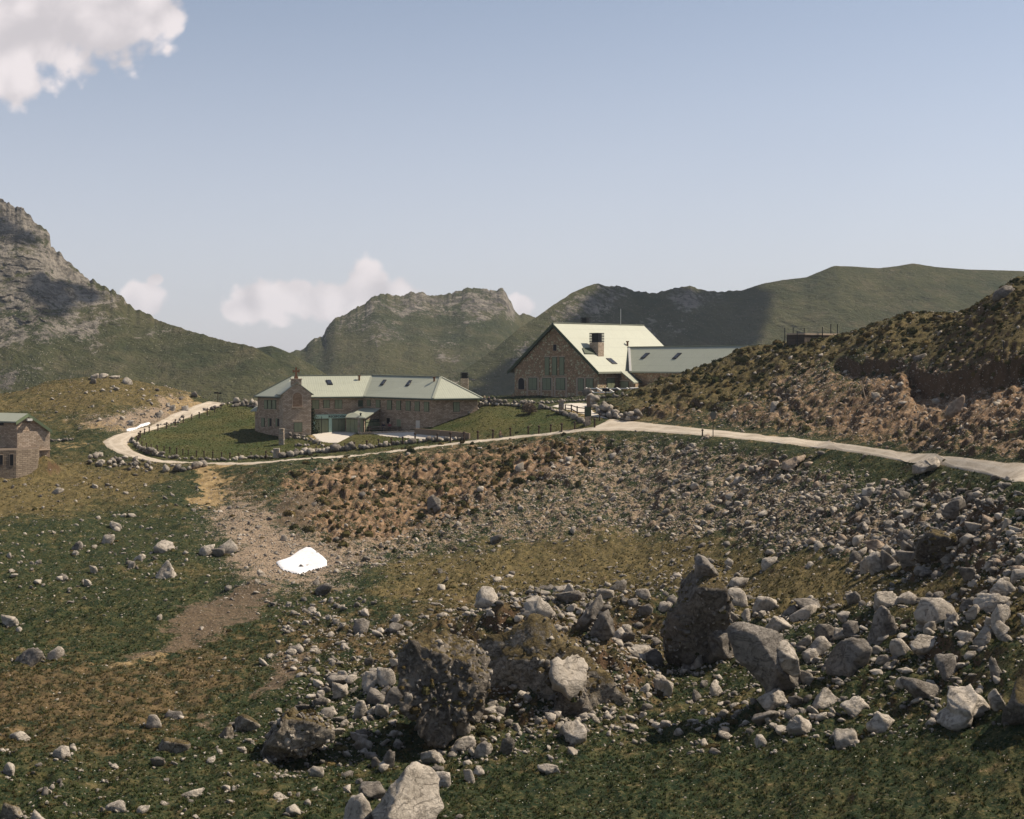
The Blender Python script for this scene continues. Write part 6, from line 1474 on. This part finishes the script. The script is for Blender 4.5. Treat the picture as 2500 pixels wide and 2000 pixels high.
def person(loc, yaw, cloth, legs, hair, label, seat=.46, scale=1.0):
    """seated figure: one skinned body, hair on top"""
    H_ = seat
    J = {'pel': (0, 0, H_+.10), 'wai': (0, .02, H_+.28), 'che': (0, .0, H_+.46), 'nec': (0, -.03, H_+.62), 'hea': (0, -.06, H_+.72), 'crn': (0, -.05, H_+.86),
         'hl': (-.10, 0, H_+.08), 'kl': (-.12, -.43, H_+.06), 'al': (-.12, -.40, .08), 'fl': (-.12, -.56, .04), 'hr': (.10, 0, H_+.08), 'kr': (.12, -.43, H_+.06), 'ar': (.12, -.40, .08), 'fr': (.12, -.56, .04),
         'sl': (-.19, 0, H_+.55), 'el': (-.25, -.12, H_+.32), 'wl': (-.16, -.36, H_+.30), 'ml': (-.13, -.45, H_+.30), 'sr': (.19, 0, H_+.55), 'er': (.25, -.12, H_+.32), 'wr': (.16, -.36, H_+.30), 'mr': (.13, -.45, H_+.30)}
    Rr = {'pel': .15, 'wai': .135, 'che': .15, 'nec': .058, 'hea': .095, 'crn': .085, 'hl': .095, 'kl': .065, 'al': .045, 'fl': .04, 'hr': .095, 'kr': .065, 'ar': .045, 'fr': .04, 'sl': .065, 'el': .048, 'wl': .035, 'ml': .03, 'sr': .065, 'er': .048, 'wr': .035, 'mr': .03}
    E_ = [('pel', 'wai'), ('wai', 'che'), ('che', 'nec'), ('nec', 'hea'), ('hea', 'crn'), ('pel', 'hl'), ('hl', 'kl'), ('kl', 'al'), ('al', 'fl'), ('pel', 'hr'), ('hr', 'kr'), ('kr', 'ar'), ('ar', 'fr'), ('che', 'sl'), ('sl', 'el'), ('el', 'wl'), ('wl', 'ml'), ('che', 'sr'), ('sr', 'er'), ('er', 'wr'), ('wr', 'mr')]
    ks = list(J); me = bpy.data.meshes.new('person'); me.from_pydata([J[k] for k in ks], [(ks.index(a), ks.index(b)) for a, b in E_], [])
    o = bpy.data.objects.new('person', me); C.objects.link(o)
    sk = o.modifiers.new('s', 'SKIN'); ly = me.skin_vertices[0].data if me.skin_vertices else None
    if ly is None:
        bm = bmesh.new(); bm.from_mesh(me); bm.verts.layers.skin.verify(); bm.to_mesh(me); bm.free(); ly = me.skin_vertices[0].data
    for i, k in enumerate(ks): ly[i].radius = (Rr[k], Rr[k]); ly[i].use_root = (k == 'pel')
    o.modifiers.new('u', 'SUBSURF').levels = 1
    bpy.context.view_layer.update()
    m2 = bpy.data.meshes.new_from_object(o.evaluated_get(bpy.context.evaluated_depsgraph_get()))
    bpy.data.objects.remove(o)
    m2.materials.clear()
    for m_ in (M_SKIN, cloth, legs): m2.materials.append(m_)
    for p_ in m2.polygons:
        c = p_.center
        p_.material_index = 0 if (c.z > H_+.60 or (c.y < -.34 and c.z > H_+.2)) else (2 if c.z < H_+.16 else 1)
        p_.use_smooth = True
    o = bpy.data.objects.new('person', m2); C.objects.link(o); o.location = loc; o.rotation_euler = (0, 0, yaw); o.scale = (scale,)*3
    bm = bmesh.new(); bmesh.ops.create_uvsphere(bm, u_segments=12, v_segments=8, radius=.115)
    bmesh.ops.delete(bm, geom=[v for v in bm.verts if v.co.z < -.03 and v.co.y < .02], context='VERTS')
    hm = bpy.data.meshes.new('hair'); bm.to_mesh(hm); bm.free(); hm.materials.append(hair)
    h_ = bpy.data.objects.new('hair', hm); C.objects.link(h_); h_.parent = o; h_.location = (0, -.04, H_+.80)
    tag(o, label, 'person'); return o
m_ = lambda n, c: mat_paint(n, c, .9, .1)
D1, D2, D3, D4 = m_('navy_cloth', (.02, .025, .045)), m_('red_cloth', (.24, .05, .06)), m_('grey_cloth', (.10, .10, .11)), m_('pale_hat', (.52, .40, .30)); BRN = m_('brown_hair', (.05, .03, .02))
p1 = tb+Vector((-.15, .85, 0)); p2 = tb+Vector((.75, .85, 0))
person(Vector((p1.x, p1.y, tb.z)), 0, D1, D1, D4, 'person in dark navy clothes and a pale hat sitting at the picnic table')
person(Vector((p2.x, p2.y, tb.z)), 0, D2, D3, D4, 'person in a red top and a pale hat sitting at the picnic table')
ps = ray(*G2(68, 1078)); person(Vector((ps.x, ps.y, ps.z-.05)), .8, m_('brown_cloth', (.13, .085, .06)), D3, BRN, 'person in brown sitting low by the road between two posts', .22)
for x, c_, hh, lb in ((1175, D1, BRN, 'person in dark clothes with brown hair sitting behind the wall at the hostel end'), (1182.5, D3, D4, 'person in grey with a pale hat behind the wall at the hostel end'), (1193.5, D1, D3, 'person in navy with grey hair behind the wall at the hostel end')):
    q = ray(x, 991); person(Vector((q.x, q.y+.6, q.z+.12)), rnd.uniform(-.6, .6), c_, D1, hh, lb, .42)

# ------------------------------------------------------------------ dry bush, van, pergola, enclosure on the hill
bu = ray(*G2(300, 888)); bo = empty('dry_bush', bu); tag(bo, 'round leafless brown bush on the grass bank below the big house', 'bush')
def bpt(r_):
    a = r_.uniform(0, 6.283); c = r_.uniform(-.1, 1); rr_ = r_.random()**.45
    s = math.sqrt(max(0, 1-c*c)); return bu+Vector((1.15*rr_*s*math.cos(a), 1.0*rr_*s*math.sin(a), .35+1.35*rr_*max(c, 0)))
leaf_mass('foliage', bpt, 2600, .055, M_TWIG, bo, 9)
for i in range(26):
    a = rnd.uniform(0, 6.283); e = bu+Vector((math.cos(a)*rnd.uniform(.3, 1.0), math.sin(a)*rnd.uniform(.3, .9), rnd.uniform(.8, 1.6)))
    rail3(bu+Vector((math.cos(a)*.08, math.sin(a)*.08, -.1)), e, .035, M_WOODD, bo, 'branch')
pg = empty('white_pergola', P(1490, 955, 221)); tag(pg, 'white timber pergola frame of slanting beams beside the big house', 'pergola')
bk = [P(*G2(x, 682), 226) for x in (755, 1150)]; fr_ = [P(*G2(x, 714), 221) for x in (800, 1185)]
rail3(bk[0], bk[1], .16, M_WHITE, pg, 'beam'); rail3(fr_[0], fr_[1], .16, M_WHITE, pg, 'beam')
for x in (755, 836, 918, 999, 1080): rail3(P(*G2(x, 677), 226.2), P(*G2(x+60, 714), 220.8), .17, M_WHITE, pg, 'rafter')
for a, b in ((fr_[0], -7.6), (fr_[1], -7.6), (bk[0], -7.8), (bk[1], -7.8), ((fr_[0]+fr_[1])/2, -7.6)): rail3(a, Vector((a.x, a.y, b)), .14, M_WHITE, pg, 'post')
va = P(1553, 972, 227); vn = empty('white_van', (va.x, va.y, va.z)); tag(vn, 'white van parked behind the pergola, mostly hidden by the hill', 'van')
zg = -(975-HY)/F*227; zr_ = -(946.3-HY)/F*227
body = wmesh('body', [Vector((va.x+x, va.y+y, z)) for y in (-.95, .95) for x, z in ((-2.0, zg+.3), (2.6, zg+.3), (2.6, zg+1.1), (2.5, zr_), (-.9, zr_), (-1.5, zg+1.15), (-2.0, zg+1.0))],
    [(0,1,2,3,4,5,6), (13,12,11,10,9,8,7)]+[(i, (i+1) % 7, (i+1) % 7+7, i+7) for i in range(7)], M_WHITE, vn)
for x0, x1 in ((-.85, .1), (.25, 1.2), (1.35, 2.3)):
    wmesh('window', [Vector((va.x+x, va.y-.96, z)) for x, z in ((x0, zg+1.25), (x1, zg+1.25), (x1, zr_-.14), (x0+(.1 if x0 < 0 else 0), zr_-.14))]+[Vector((va.x+x, va.y-.98, z)) for x, z in ((x0, zg+1.25), (x1, zg+1.25), (x1, zr_-.14), (x0+(.1 if x0 < 0 else 0), zr_-.14))], BOXF, M_GLASS, vn)
for x in (-1.3, 1.8):
    for s_ in (-1, 1):
        k = 14; vv = [Vector((va.x+x+.33*math.cos(2*math.pi*i/k), va.y+s_*(.98-.2*j), zg+.33+.33*math.sin(2*math.pi*i/k))) for j in (0, 1) for i in range(k)]
        wmesh('wheel', vv, [tuple(range(k)), tuple(range(2*k-1, k-1, -1))]+[(i, (i+1) % k, (i+1) % k+k, i+k) for i in range(k)], M_BLACK, vn)
H4 = lambda x, y: (1800+x/3.08, 640+y/3.08)
eb = ray(*H4(470, 622)); tk = empty('water_tank', eb); tag(tk, 'roofless dark concrete tank wall on the shoulder of the hill', 'tank')
dT = eb.y
tq = [P(*H4(372, 600), dT+1.2), P(*H4(505, 625), dT-.6), P(*H4(640, 595), dT+1.5)]; zt_ = P(*H4(372, 544), dT+1).z
bx_ = [tq[0], tq[1], tq[2], tq[2]+Vector((4.5, 4.0, 0)), tq[0]+Vector((4.6, 5.5, 0))]
wmesh('wall', [Vector((p.x, p.y, eb.z-1.2)) for p in bx_]+[Vector((p.x, p.y, zt_)) for p in bx_], [(i, (i+1) % 5, (i+1) % 5+5, i+5) for i in range(5)]+[(5,6,7,8,9)], mat_masonry('dark_concrete_block', (.075, .060, .048), (.15, .115, .09), (.06, .05, .04), .8, 1.6, .05), tk)
for a, b in zip(bx_[:4], bx_[1:4]):
    a_, b_ = Vector((a.x, a.y, zt_+.03)), Vector((b.x, b.y, zt_+.03)); rail3(a_, b_, .22, M_TRIM, tk, 'coping')
for no_, (x, yt, yb, dd) in enumerate(((357,495,597,0), (420,493,545,3), (450,520,600,-1), (503,495,545,5), (640,487,590,1), (703,465,560,3), (753,468,552,5))):
    c = P(*H4(x, yb), dT+dd); zt2 = -((640+yt/3.08)-HY)/F*(dT+dd)
    po = wbox('iron_post', c, X_, Y_, .10, .10, min(c.z, gz(c.x, c.y))-.3, zt2, M_BLACK, None); tag(po, ORD[no_]+' thin dark post of those round the concrete tank', 'post', 'posts round the tank')
c = ray(*H4(2002, 672)); po = wbox('iron_post', c, X_, Y_, .07, .07, c.z-.2, -((640+596/3.08)-HY)/F*c.y, M_BLACK, None); tag(po, 'lone thin post standing on the turf edge high on the hill', 'post')
c = ray(*H4(972, 1050)); po = rail3(c-Vector((0, 0, .1)), P(*H4(930, 892), c.y+2.0), .09, M_WOOD, None, 'leaning_pole'); tag(po, 'pale leaning pole in the scree of the hill', 'pole')
# ------------------------------------------------------------------ loose stones, tussocks, grass and flowers (nobody could count them)
def scatter(name, xyz, scl, rot, protos, label):
    """points that carry size and turn; one of the given shapes stands on each"""
    me = bpy.data.meshes.new(name); n = len(xyz)
    me.vertices.add(n); me.vertices.foreach_set('co', np.ascontiguousarray(xyz, np.float32).ravel())
    at = me.attributes.new('scl', 'FLOAT_VECTOR', 'POINT'); at.data.foreach_set('vector', np.ascontiguousarray(scl, np.float32).ravel())
    at = me.attributes.new('rot', 'FLOAT_VECTOR', 'POINT'); at.data.foreach_set('vector', np.ascontiguousarray(rot, np.float32).ravel())
    at = me.attributes.new('idx', 'INT', 'POINT'); at.data.foreach_set('value', RNG.integers(0, len(protos), n).astype(np.int32))
    col = bpy.data.collections.new(name+'_shapes')
    for i, p in enumerate(protos):
        o = bpy.data.objects.new('%s_shape_%02d' % (name, i), p); col.objects.link(o)
    ng = bpy.data.node_groups.new(name, 'GeometryNodeTree')
    ng.interface.new_socket('Geometry', in_out='INPUT', socket_type='NodeSocketGeometry'); ng.interface.new_socket('Geometry', in_out='OUTPUT', socket_type='NodeSocketGeometry')
    gi, go = ng.nodes.new('NodeGroupInput'), ng.nodes.new('NodeGroupOutput')
    ci = ng.nodes.new('GeometryNodeCollectionInfo'); ci.inputs['Collection'].default_value = col; ci.inputs['Separate Children'].default_value = True; ci.inputs['Reset Children'].default_value = True
    ip = ng.nodes.new('GeometryNodeInstanceOnPoints'); ip.inputs['Pick Instance'].default_value = True
    def na(nm, ty):
        q = ng.nodes.new('GeometryNodeInputNamedAttribute'); q.data_type = ty; q.inputs['Name'].default_value = nm
        return [s for s in q.outputs if s.enabled][0]
    ng.links.new(gi.outputs[0], ip.inputs['Points']); ng.links.new(ci.outputs[0], ip.inputs['Instance'])
    ng.links.new(na('idx', 'INT'), ip.inputs['Instance Index']); ng.links.new(na('rot', 'FLOAT_VECTOR'), ip.inputs['Rotation']); ng.links.new(na('scl', 'FLOAT_VECTOR'), ip.inputs['Scale'])
    ng.links.new(ip.outputs[0], go.inputs[0])
    o = bpy.data.objects.new(name, me); link(o); md = o.modifiers.new('scatter', 'NODES'); md.node_group = ng
    tag(o, label, None, None, 'stuff'); return o

cell_w = np.gradient(PXG)[:, None]/F*GY; cell_a = cell_w*np.gradient(DG)[None, :]
inview = (GPX > -120) & (GPX < 2620) & vis
FP = HY-Z/GY*F
inview &= (FP < 2060)
no_go = np.clip(1-samp(Z_ROAD, GPX, FP)*1.6, 0, 1)*(1-M0['lawn']*.97)
gz_x, gz_y = np.gradient(Z, axis=0)/np.maximum(cell_w, 1e-3), np.gradient(Z, axis=1)/np.gradient(DG)[None, :]
# clumping: stones lie in drifts
cl1 = smooth(fbm(GX/3.2+20, GY/3.2, oct=4), -.12, .42); cl2 = smooth(fbm(GX/1.1+60, GY/1.1, oct=3), -.2, .4); cl3 = smooth(fbm(GX/7+90, GY/7, oct=3), -.2, .3)
def spread_pts(dens, smin, smax, alpha, cap):
    """points by density per square metre; sizes by a power law"""
    lam = np.where(inview, np.maximum(np.nan_to_num(dens), 0)*cell_a, 0.0); tot = lam.sum()
    if tot > cap: lam = lam*(cap/tot)
    n = RNG.poisson(lam); i, j = np.nonzero(n); r = n[i, j]; i = np.repeat(i, r); j = np.repeat(j, r)
    fi, fj = RNG.random(len(i)), RNG.random(len(i))
    i1, j1 = np.minimum(i+1, nI-1), np.minimum(j+1, nJ-1)
    px = PXG[i]*(1-fi)+PXG[i1]*fi; y = DG[j]*(1-fj)+DG[j1]*fj; x = (px-CX)/F*y
    z = Z[i, j]*(1-fi)*(1-fj)+Z[i1, j]*fi*(1-fj)+Z[i, j1]*(1-fi)*fj+Z[i1, j1]*fi*fj
    u = RNG.random(len(i)); s = (smin**-alpha-(smin**-alpha-smax**-alpha)*u)**(-1/alpha)
    return np.stack([x, y, z], 1), s, i, j
def rot_any(n): return np.stack([RNG.uniform(-.6, .6, n), RNG.uniform(-.6, .6, n), RNG.uniform(0, 6.28, n)], 1)
def flat_scl(s): return np.stack([s*RNG.uniform(.8, 1.3, len(s)), s*RNG.uniform(.7, 1.1, len(s)), s*RNG.uniform(.45, .95, len(s))], 1)
def pebble(seed, mat, sub=1):
    V, f = rock_shape(seed, sub, 9, .04, .30); V = V.copy(); V[:, 2] = (V[:, 2]+.5)/1.5-.32
    return rock_mesh('stone', V, f, mat)
PB = {m.name: [pebble(400+i*7+k*50, m, 2 if i < 3 else 1) for i in range(6)] for k, m in enumerate((M_LIME, M_LIMED, M_RED))}
GREY = PB[M_LIME.name][:5]+PB[M_LIMED.name][:3]
MIX = PB[M_LIME.name][:3]+PB[M_RED.name][:4]+PB[M_LIMED.name][:2]
RED = PB[M_RED.name]+PB[M_LIME.name][:2]
right_grow = np.clip((GPX-1300)/900, 0, 1)

p, s, i, j = spread_pts(M['scree']*no_go*(2.6+28*cl1*cl2*(.4+cl3)+6*cl2), .12, 1.0, 2.2, 110000)
s = s*(.75+.6*right_grow[i, j]); scatter('scree_stones', p, flat_scl(s), rot_any(len(s)), MIX[:3]+MIX[5:]+GREY, 'grey and pinkish scree covering the bank below the road')
p, s, i, j = spread_pts(M['hill']*no_go*(2.2+12*cl1*cl2*cl3+4*cl2*cl1), .12, .8, 2.3, 60000)
scatter('hill_scree', p, flat_scl(s), rot_any(len(s)), RED+MIX[:3], 'reddish scree spilling down the cut face of the hill')
upper = (GPX > 1480)*(FP < 1010)*M['olive']
dens = M['bould']*(2.4+13*cl1*cl2+5*cl3*cl2)+M['gravel']*2.6*(.3+cl2)+M['orange']*.9*cl2+M['dry']*.10*cl2+M['mound']*(5+9*cl2)+M['spots']*(.25+3.2*cl1*cl2*(.25+cl3))+upper*3.2*(.15+cl1)*cl2+M['bank']*1.4*(.3+cl2)+.05+.10*cl2*cl3+M['mud']*.35*cl2
p, s, i, j = spread_pts(dens*no_go, .11, .9, 1.9, 110000)
scatter('loose_stones', p, flat_scl(s), rot_any(len(s)), GREY, 'pale loose stones strewn over turf and rubble')
p, s, i, j = spread_pts(M['gravel']*no_go*14+M['bank']*9+M['scree']*6*cl2*no_go+M['hill']*3*cl2*no_go, .06, .22, 2.2, 60000)
scatter('gravel', p, flat_scl(s), rot_any(len(s)), MIX, 'fine tan gravel round the snow patch and in the scree')

# heath tussocks: rough low domes of leaf blades
def mat_tuft(name, a, b_, c):
    def build(t, b):
        r = t.rand(); z = t.noise(t.pos(), .35, 4, .6); f = t.noise(t.pos(), 2.5, 3, .6)
        col = t.mix(t.step(t.m('ADD', t.m('MULTIPLY', r, .4), t.m('MULTIPLY', z, .75)), .35, .85), a, b_)
        t.put(b.inputs['Base Color'], t.mix(t.m('MULTIPLY', t.step(f, .55, .75), .6), col, c)); b.inputs['Roughness'].default_value = 1; b.inputs['Specular IOR Level'].default_value = .05
    return material(name, build)
M_TUSS = mat_tuft('heath', (.030, .036, .016), (.090, .076, .032), (.160, .120, .055))
M_TUSB = mat_tuft('dry_heath', (.050, .038, .017), (.115, .085, .036), (.190, .145, .065))
M_GRASS = mat_tuft('grass_green', (.024, .043, .016), (.064, .080, .028), (.130, .118, .045))
M_GRASO = mat_tuft('grass_olive', (.062, .055, .022), (.145, .114, .046), (.250, .192, .092))
def dome(seed, mat, n=90, h=.55, blade=.17):
    r_ = random.Random(seed); v = []; f = []
    for k in range(n):
        a = r_.uniform(0, 6.283); c = r_.random(); q = math.sqrt(r_.random())
        lump = .75+.25*math.sin(3*a+seed)
        x, y = q*.5*math.cos(a)*lump, q*.5*math.sin(a)*lump; z = h*math.sqrt(max(0, 1-q*q))*r_.uniform(.55, 1.0)
        e = Euler((r_.uniform(-.9, .9), r_.uniform(-.9, .9), r_.uniform(0, 6.28))).to_matrix(); b = len(v)
        for d_ in (Vector((-blade*.35, 0, 0)), Vector((blade*.35, 0, 0)), Vector((0, 0, blade*1.1))): v.append(Vector((x, y, z-blade*.4))+e @ d_)
        f.append((b, b+1, b+2))
    k = len(v)                                          # the dark body under the blades
    m_ = 9
    for ring, (rr_, zz_) in enumerate(((.46, -.2), (.44, h*.35), (.24, h*.74))):
        for q in range(m_): v.append(Vector((rr_*math.cos(6.283*q/m_)*(.85+.15*math.sin(q*2.1+seed)), rr_*math.sin(6.283*q/m_)*(.85+.15*math.cos(q*1.7+seed)), zz_)))
    for ring in (0, 1):
        for q in range(m_): f.append((k+ring*m_+q, k+ring*m_+(q+1) % m_, k+(ring+1)*m_+(q+1) % m_, k+(ring+1)*m_+q))
    f.append(tuple(k+2*m_+q for q in range(m_)))
    me = bpy.data.meshes.new('tussock'); me.from_pydata([tuple(a) for a in v], [], f); me.update(); me.materials.append(mat); return me
TD = [dome(i, M_TUSS) for i in range(4)]; TB = [dome(i+10, M_TUSB) for i in range(4)]
def up_rot(n): return np.stack([RNG.normal(0, .12, n), RNG.normal(0, .12, n), RNG.uniform(0, 6.28, n)], 1)
def tuss_scl(s): return np.stack([s*RNG.uniform(.9, 1.6, len(s)), s*RNG.uniform(.7, 1.1, len(s)), s*RNG.uniform(.6, 1.0, len(s))], 1)
tn = smooth(fbm(GX/2.4+33, GY/2.4, oct=3), -.05, .30)
band = smooth(fbm(GX/5+13, Z0/.55, oct=2), -.1, .25)
p, s, i, j = spread_pts((M['orange']*2.6*(.1+tn)*(.3+band)+M['hill']*.18*tn+upper*3.0*(.25+band)*(.25+tn)+M['scree']*.05*tn)*no_go, .35, 1.5, 1.6, 22000)
s = np.where((PXG[i] > 2300) & (s > 1.0), .6, s); scatter('heath_tussocks', p, tuss_scl(s), up_rot(len(s)), TD+TB[:2], 'dark heath tussocks in rows on the stony banks')
p, s, i, j = spread_pts((M['dry']*1.0*tn+M['olive']*(FP > 1000)*.5*tn+M['bould']*.55*tn+upper*2.0*(.3+tn))*no_go, .18, .7, 1.8, 24000)
scatter('dry_tussocks', p, tuss_scl(s)*np.array([1, 1, .7]), up_rot(len(s)), TB+TD[:1], 'dry brown turf hummocks between the rocks')

# turf and chips gathered at the foot of the boulders
fx, fy, fs = [], [], []
for hx, hy, hr in HEROES:
    if hy > 150: continue
    for q in range(int(6+hr*7)):
        a = RNG.uniform(0, 6.283); r_ = hr*RNG.uniform(.85, 1.45)
        fx.append(hx+math.cos(a)*r_); fy.append(hy+math.sin(a)*r_*.8); fs.append(min(.75, .18+hr*.22)*RNG.uniform(.5, 1.3))
pf = np.array([(a, b, gz(a, b)) for a, b in zip(fx, fy)]); fs = np.array(fs); mm = RNG.random(len(fs)) < .55
scatter('turf_at_rocks', pf[mm], tuss_scl(fs[mm])*np.array([1, 1, .75]), up_rot(mm.sum()), TB[:2]+TD, 'turf hummocks grown round the feet of the boulders')
scatter('rock_chips', pf[~mm], flat_scl(fs[~mm]*.7), rot_any((~mm).sum()), GREY, 'broken chips of limestone at the feet of the boulders')

# stones and tufts bedded in the big turf-covered boulders
bp, bs = [], []
for Vw, w_ in STONY:
    n = int(min(420, 26*w_*w_)); k = RNG.integers(0, len(Vw), n); q = Vw[k]
    keep = q[:, 1] < np.median(Vw[:, 1])+.3*w_
    bp.append(q[keep]+RNG.normal(0, .02, (keep.sum(), 3))); bs.append((.12**-1.9-(.12**-1.9-.6**-1.9)*RNG.random(keep.sum()))**(-1/1.9))
bp = np.concatenate(bp); bs = np.concatenate(bs)
mm = RNG.random(len(bs)) < .72
scatter('bedded_stones', bp[mm], flat_scl(bs[mm]), rot_any(mm.sum())*np.array([2.5, 2.5, 1]), PB[M_LIMED.name]+PB[M_LIME.name][:3], 'grey stones bedded in the turf-covered boulders')
top = ~mm & (bp[:, 2] > np.median(bp[:, 2])-.6)
scatter('boulder_turf', bp[top], tuss_scl(np.minimum(bs[top]*1.6, .7)), up_rot(top.sum()), TB+TD[:2], 'turf tufts growing on the big boulders')

def tuft(seed, mat, n=14, h=1.0):
    r_ = random.Random(seed); v = []; f = []
    for k in range(n):
        a = r_.uniform(0, 6.283); q = r_.uniform(0, .45); x, y = q*math.cos(a), q*math.sin(a); L = h*r_.uniform(.5, 1.1); w_ = r_.uniform(.035, .07); le = r_.uniform(.1, .6); b2 = r_.uniform(0, 6.283)
        dx_, dy_ = math.cos(b2)*le*L, math.sin(b2)*le*L; px_, py_ = -math.sin(b2)*w_, math.cos(b2)*w_; k0 = len(v)
        v += [(x-px_, y-py_, -.05), (x+px_, y+py_, -.05), (x+dx_*.4+px_*.8, y+dy_*.4+py_*.8, L*.6), (x+dx_*.4-px_*.8, y+dy_*.4-py_*.8, L*.6), (x+dx_, y+dy_, L)]
        f += [(k0, k0+1, k0+2, k0+3), (k0+3, k0+2, k0+4)]
    me = bpy.data.meshes.new('tuft'); me.from_pydata(v, [], f); me.update(); me.materials.append(mat); return me
TG = [tuft(i, M_GRASS) for i in range(4)]; TO = [tuft(i+20, M_GRASO) for i in range(4)]
bare = np.clip(M['gravel']+M['mud']+M['scree']+M['hill']+M['path']+M['bank'], 0, 1)
near_w = np.clip((150-GY)/70, .12, 1)
gcl = .35+.65*smooth(fbm(GX/.9+70, GY/.9, oct=3), -.25, .3)
grs = (1-bare)*near_w*gcl
fol = np.clip(M['olive']+M['dry']*.9+.25*smooth(fbm(GX/4+50, GY/4, oct=3), 0, .4), 0, 1)
p, s, i, j = spread_pts(grs*(1-fol)*34*no_go, .07, .22, 2.4, 130000)
scatter('green_grass', p, np.stack([s*1.3, s*1.3, s], 1), up_rot(len(s)), TG+TO[:1], 'short dark green mountain turf')
p, s, i, j = spread_pts(grs*fol*28*no_go, .07, .24, 2.2, 110000)
scatter('olive_grass', p, np.stack([s*1.3, s*1.3, s], 1), up_rot(len(s)), TO+TG[:1], 'dry olive mountain grass')
p, s, i, j = spread_pts(M0['lawn']*7*np.clip(1-samp(Z_ROAD, GPX, FP)*2, 0, 1), .08, .2, 2.2, 26000)
scatter('lawn_grass', p, np.stack([s*1.4, s*1.4, s*.7], 1), up_rot(len(s)), TG[:2]+TO[:2], 'mown lawn grass round the hostel')
# daisies: white dots in the low meadow
fm = bpy.data.meshes.new('daisy'); k = 7
fm.from_pydata([(0, 0, .08)]+[(math.cos(6.283*i/k), math.sin(6.283*i/k), .0) for i in range(k)]+[(0, 0, -1.2), (.06, 0, -1.2)], [], [(0, 1+i, 1+(i+1) % k) for i in range(k)]+[(0, k+1, k+2)])
fm.materials.append(mat_paint('daisy_white', (.72, .70, .62), .8, .05))
fcl = smooth(fbm(GX/2.2+81, GY/2.2, oct=3), .05, .4)
low = np.clip((FP-1640)/120, 0, 1)
p, s, i, j = spread_pts((1-bare)*low*(1-M['dry'])*(.10+1.7*fcl)*no_go, .018, .038, 3, 5000)
p[:, 2] += .12; scatter('daisies', p, np.stack([s, s, s*3], 1), up_rot(len(s))*2, [fm], 'tiny white flowers dotted over the low meadow')
# ------------------------------------------------------------------ mountain haze: thin even air round the camera and everything
hz = bpy.data.materials.new('thin_haze'); hz.use_nodes = True
t = NT(hz.node_tree); t.n.clear(); ho = t.node('ShaderNodeOutputMaterial'); hv = t.node('ShaderNodeVolumePrincipled')
hv.inputs['Color'].default_value = (.72, .82, .97, 1); hv.inputs['Density'].default_value = .00009; hv.inputs['Anisotropy'].default_value = .2
t.l.new(hv.outputs[0], ho.inputs['Volume'])
x0, x1, y0, y1, z0, z1 = -4100, 4100, -4100, 4100, -60, 160
hb = mesh_obj('haze', [(x, y, z) for z in (z0, z1) for x, y in ((x0, y0), (x1, y0), (x1, y1), (x0, y1))], BOXF, hz)
bm = bmesh.new(); bm.from_mesh(hb.data); bmesh.ops.recalc_face_normals(bm, faces=bm.faces); bm.to_mesh(hb.data); bm.free()
tag(hb, 'thin bluish mountain haze', None, None, 'stuff')
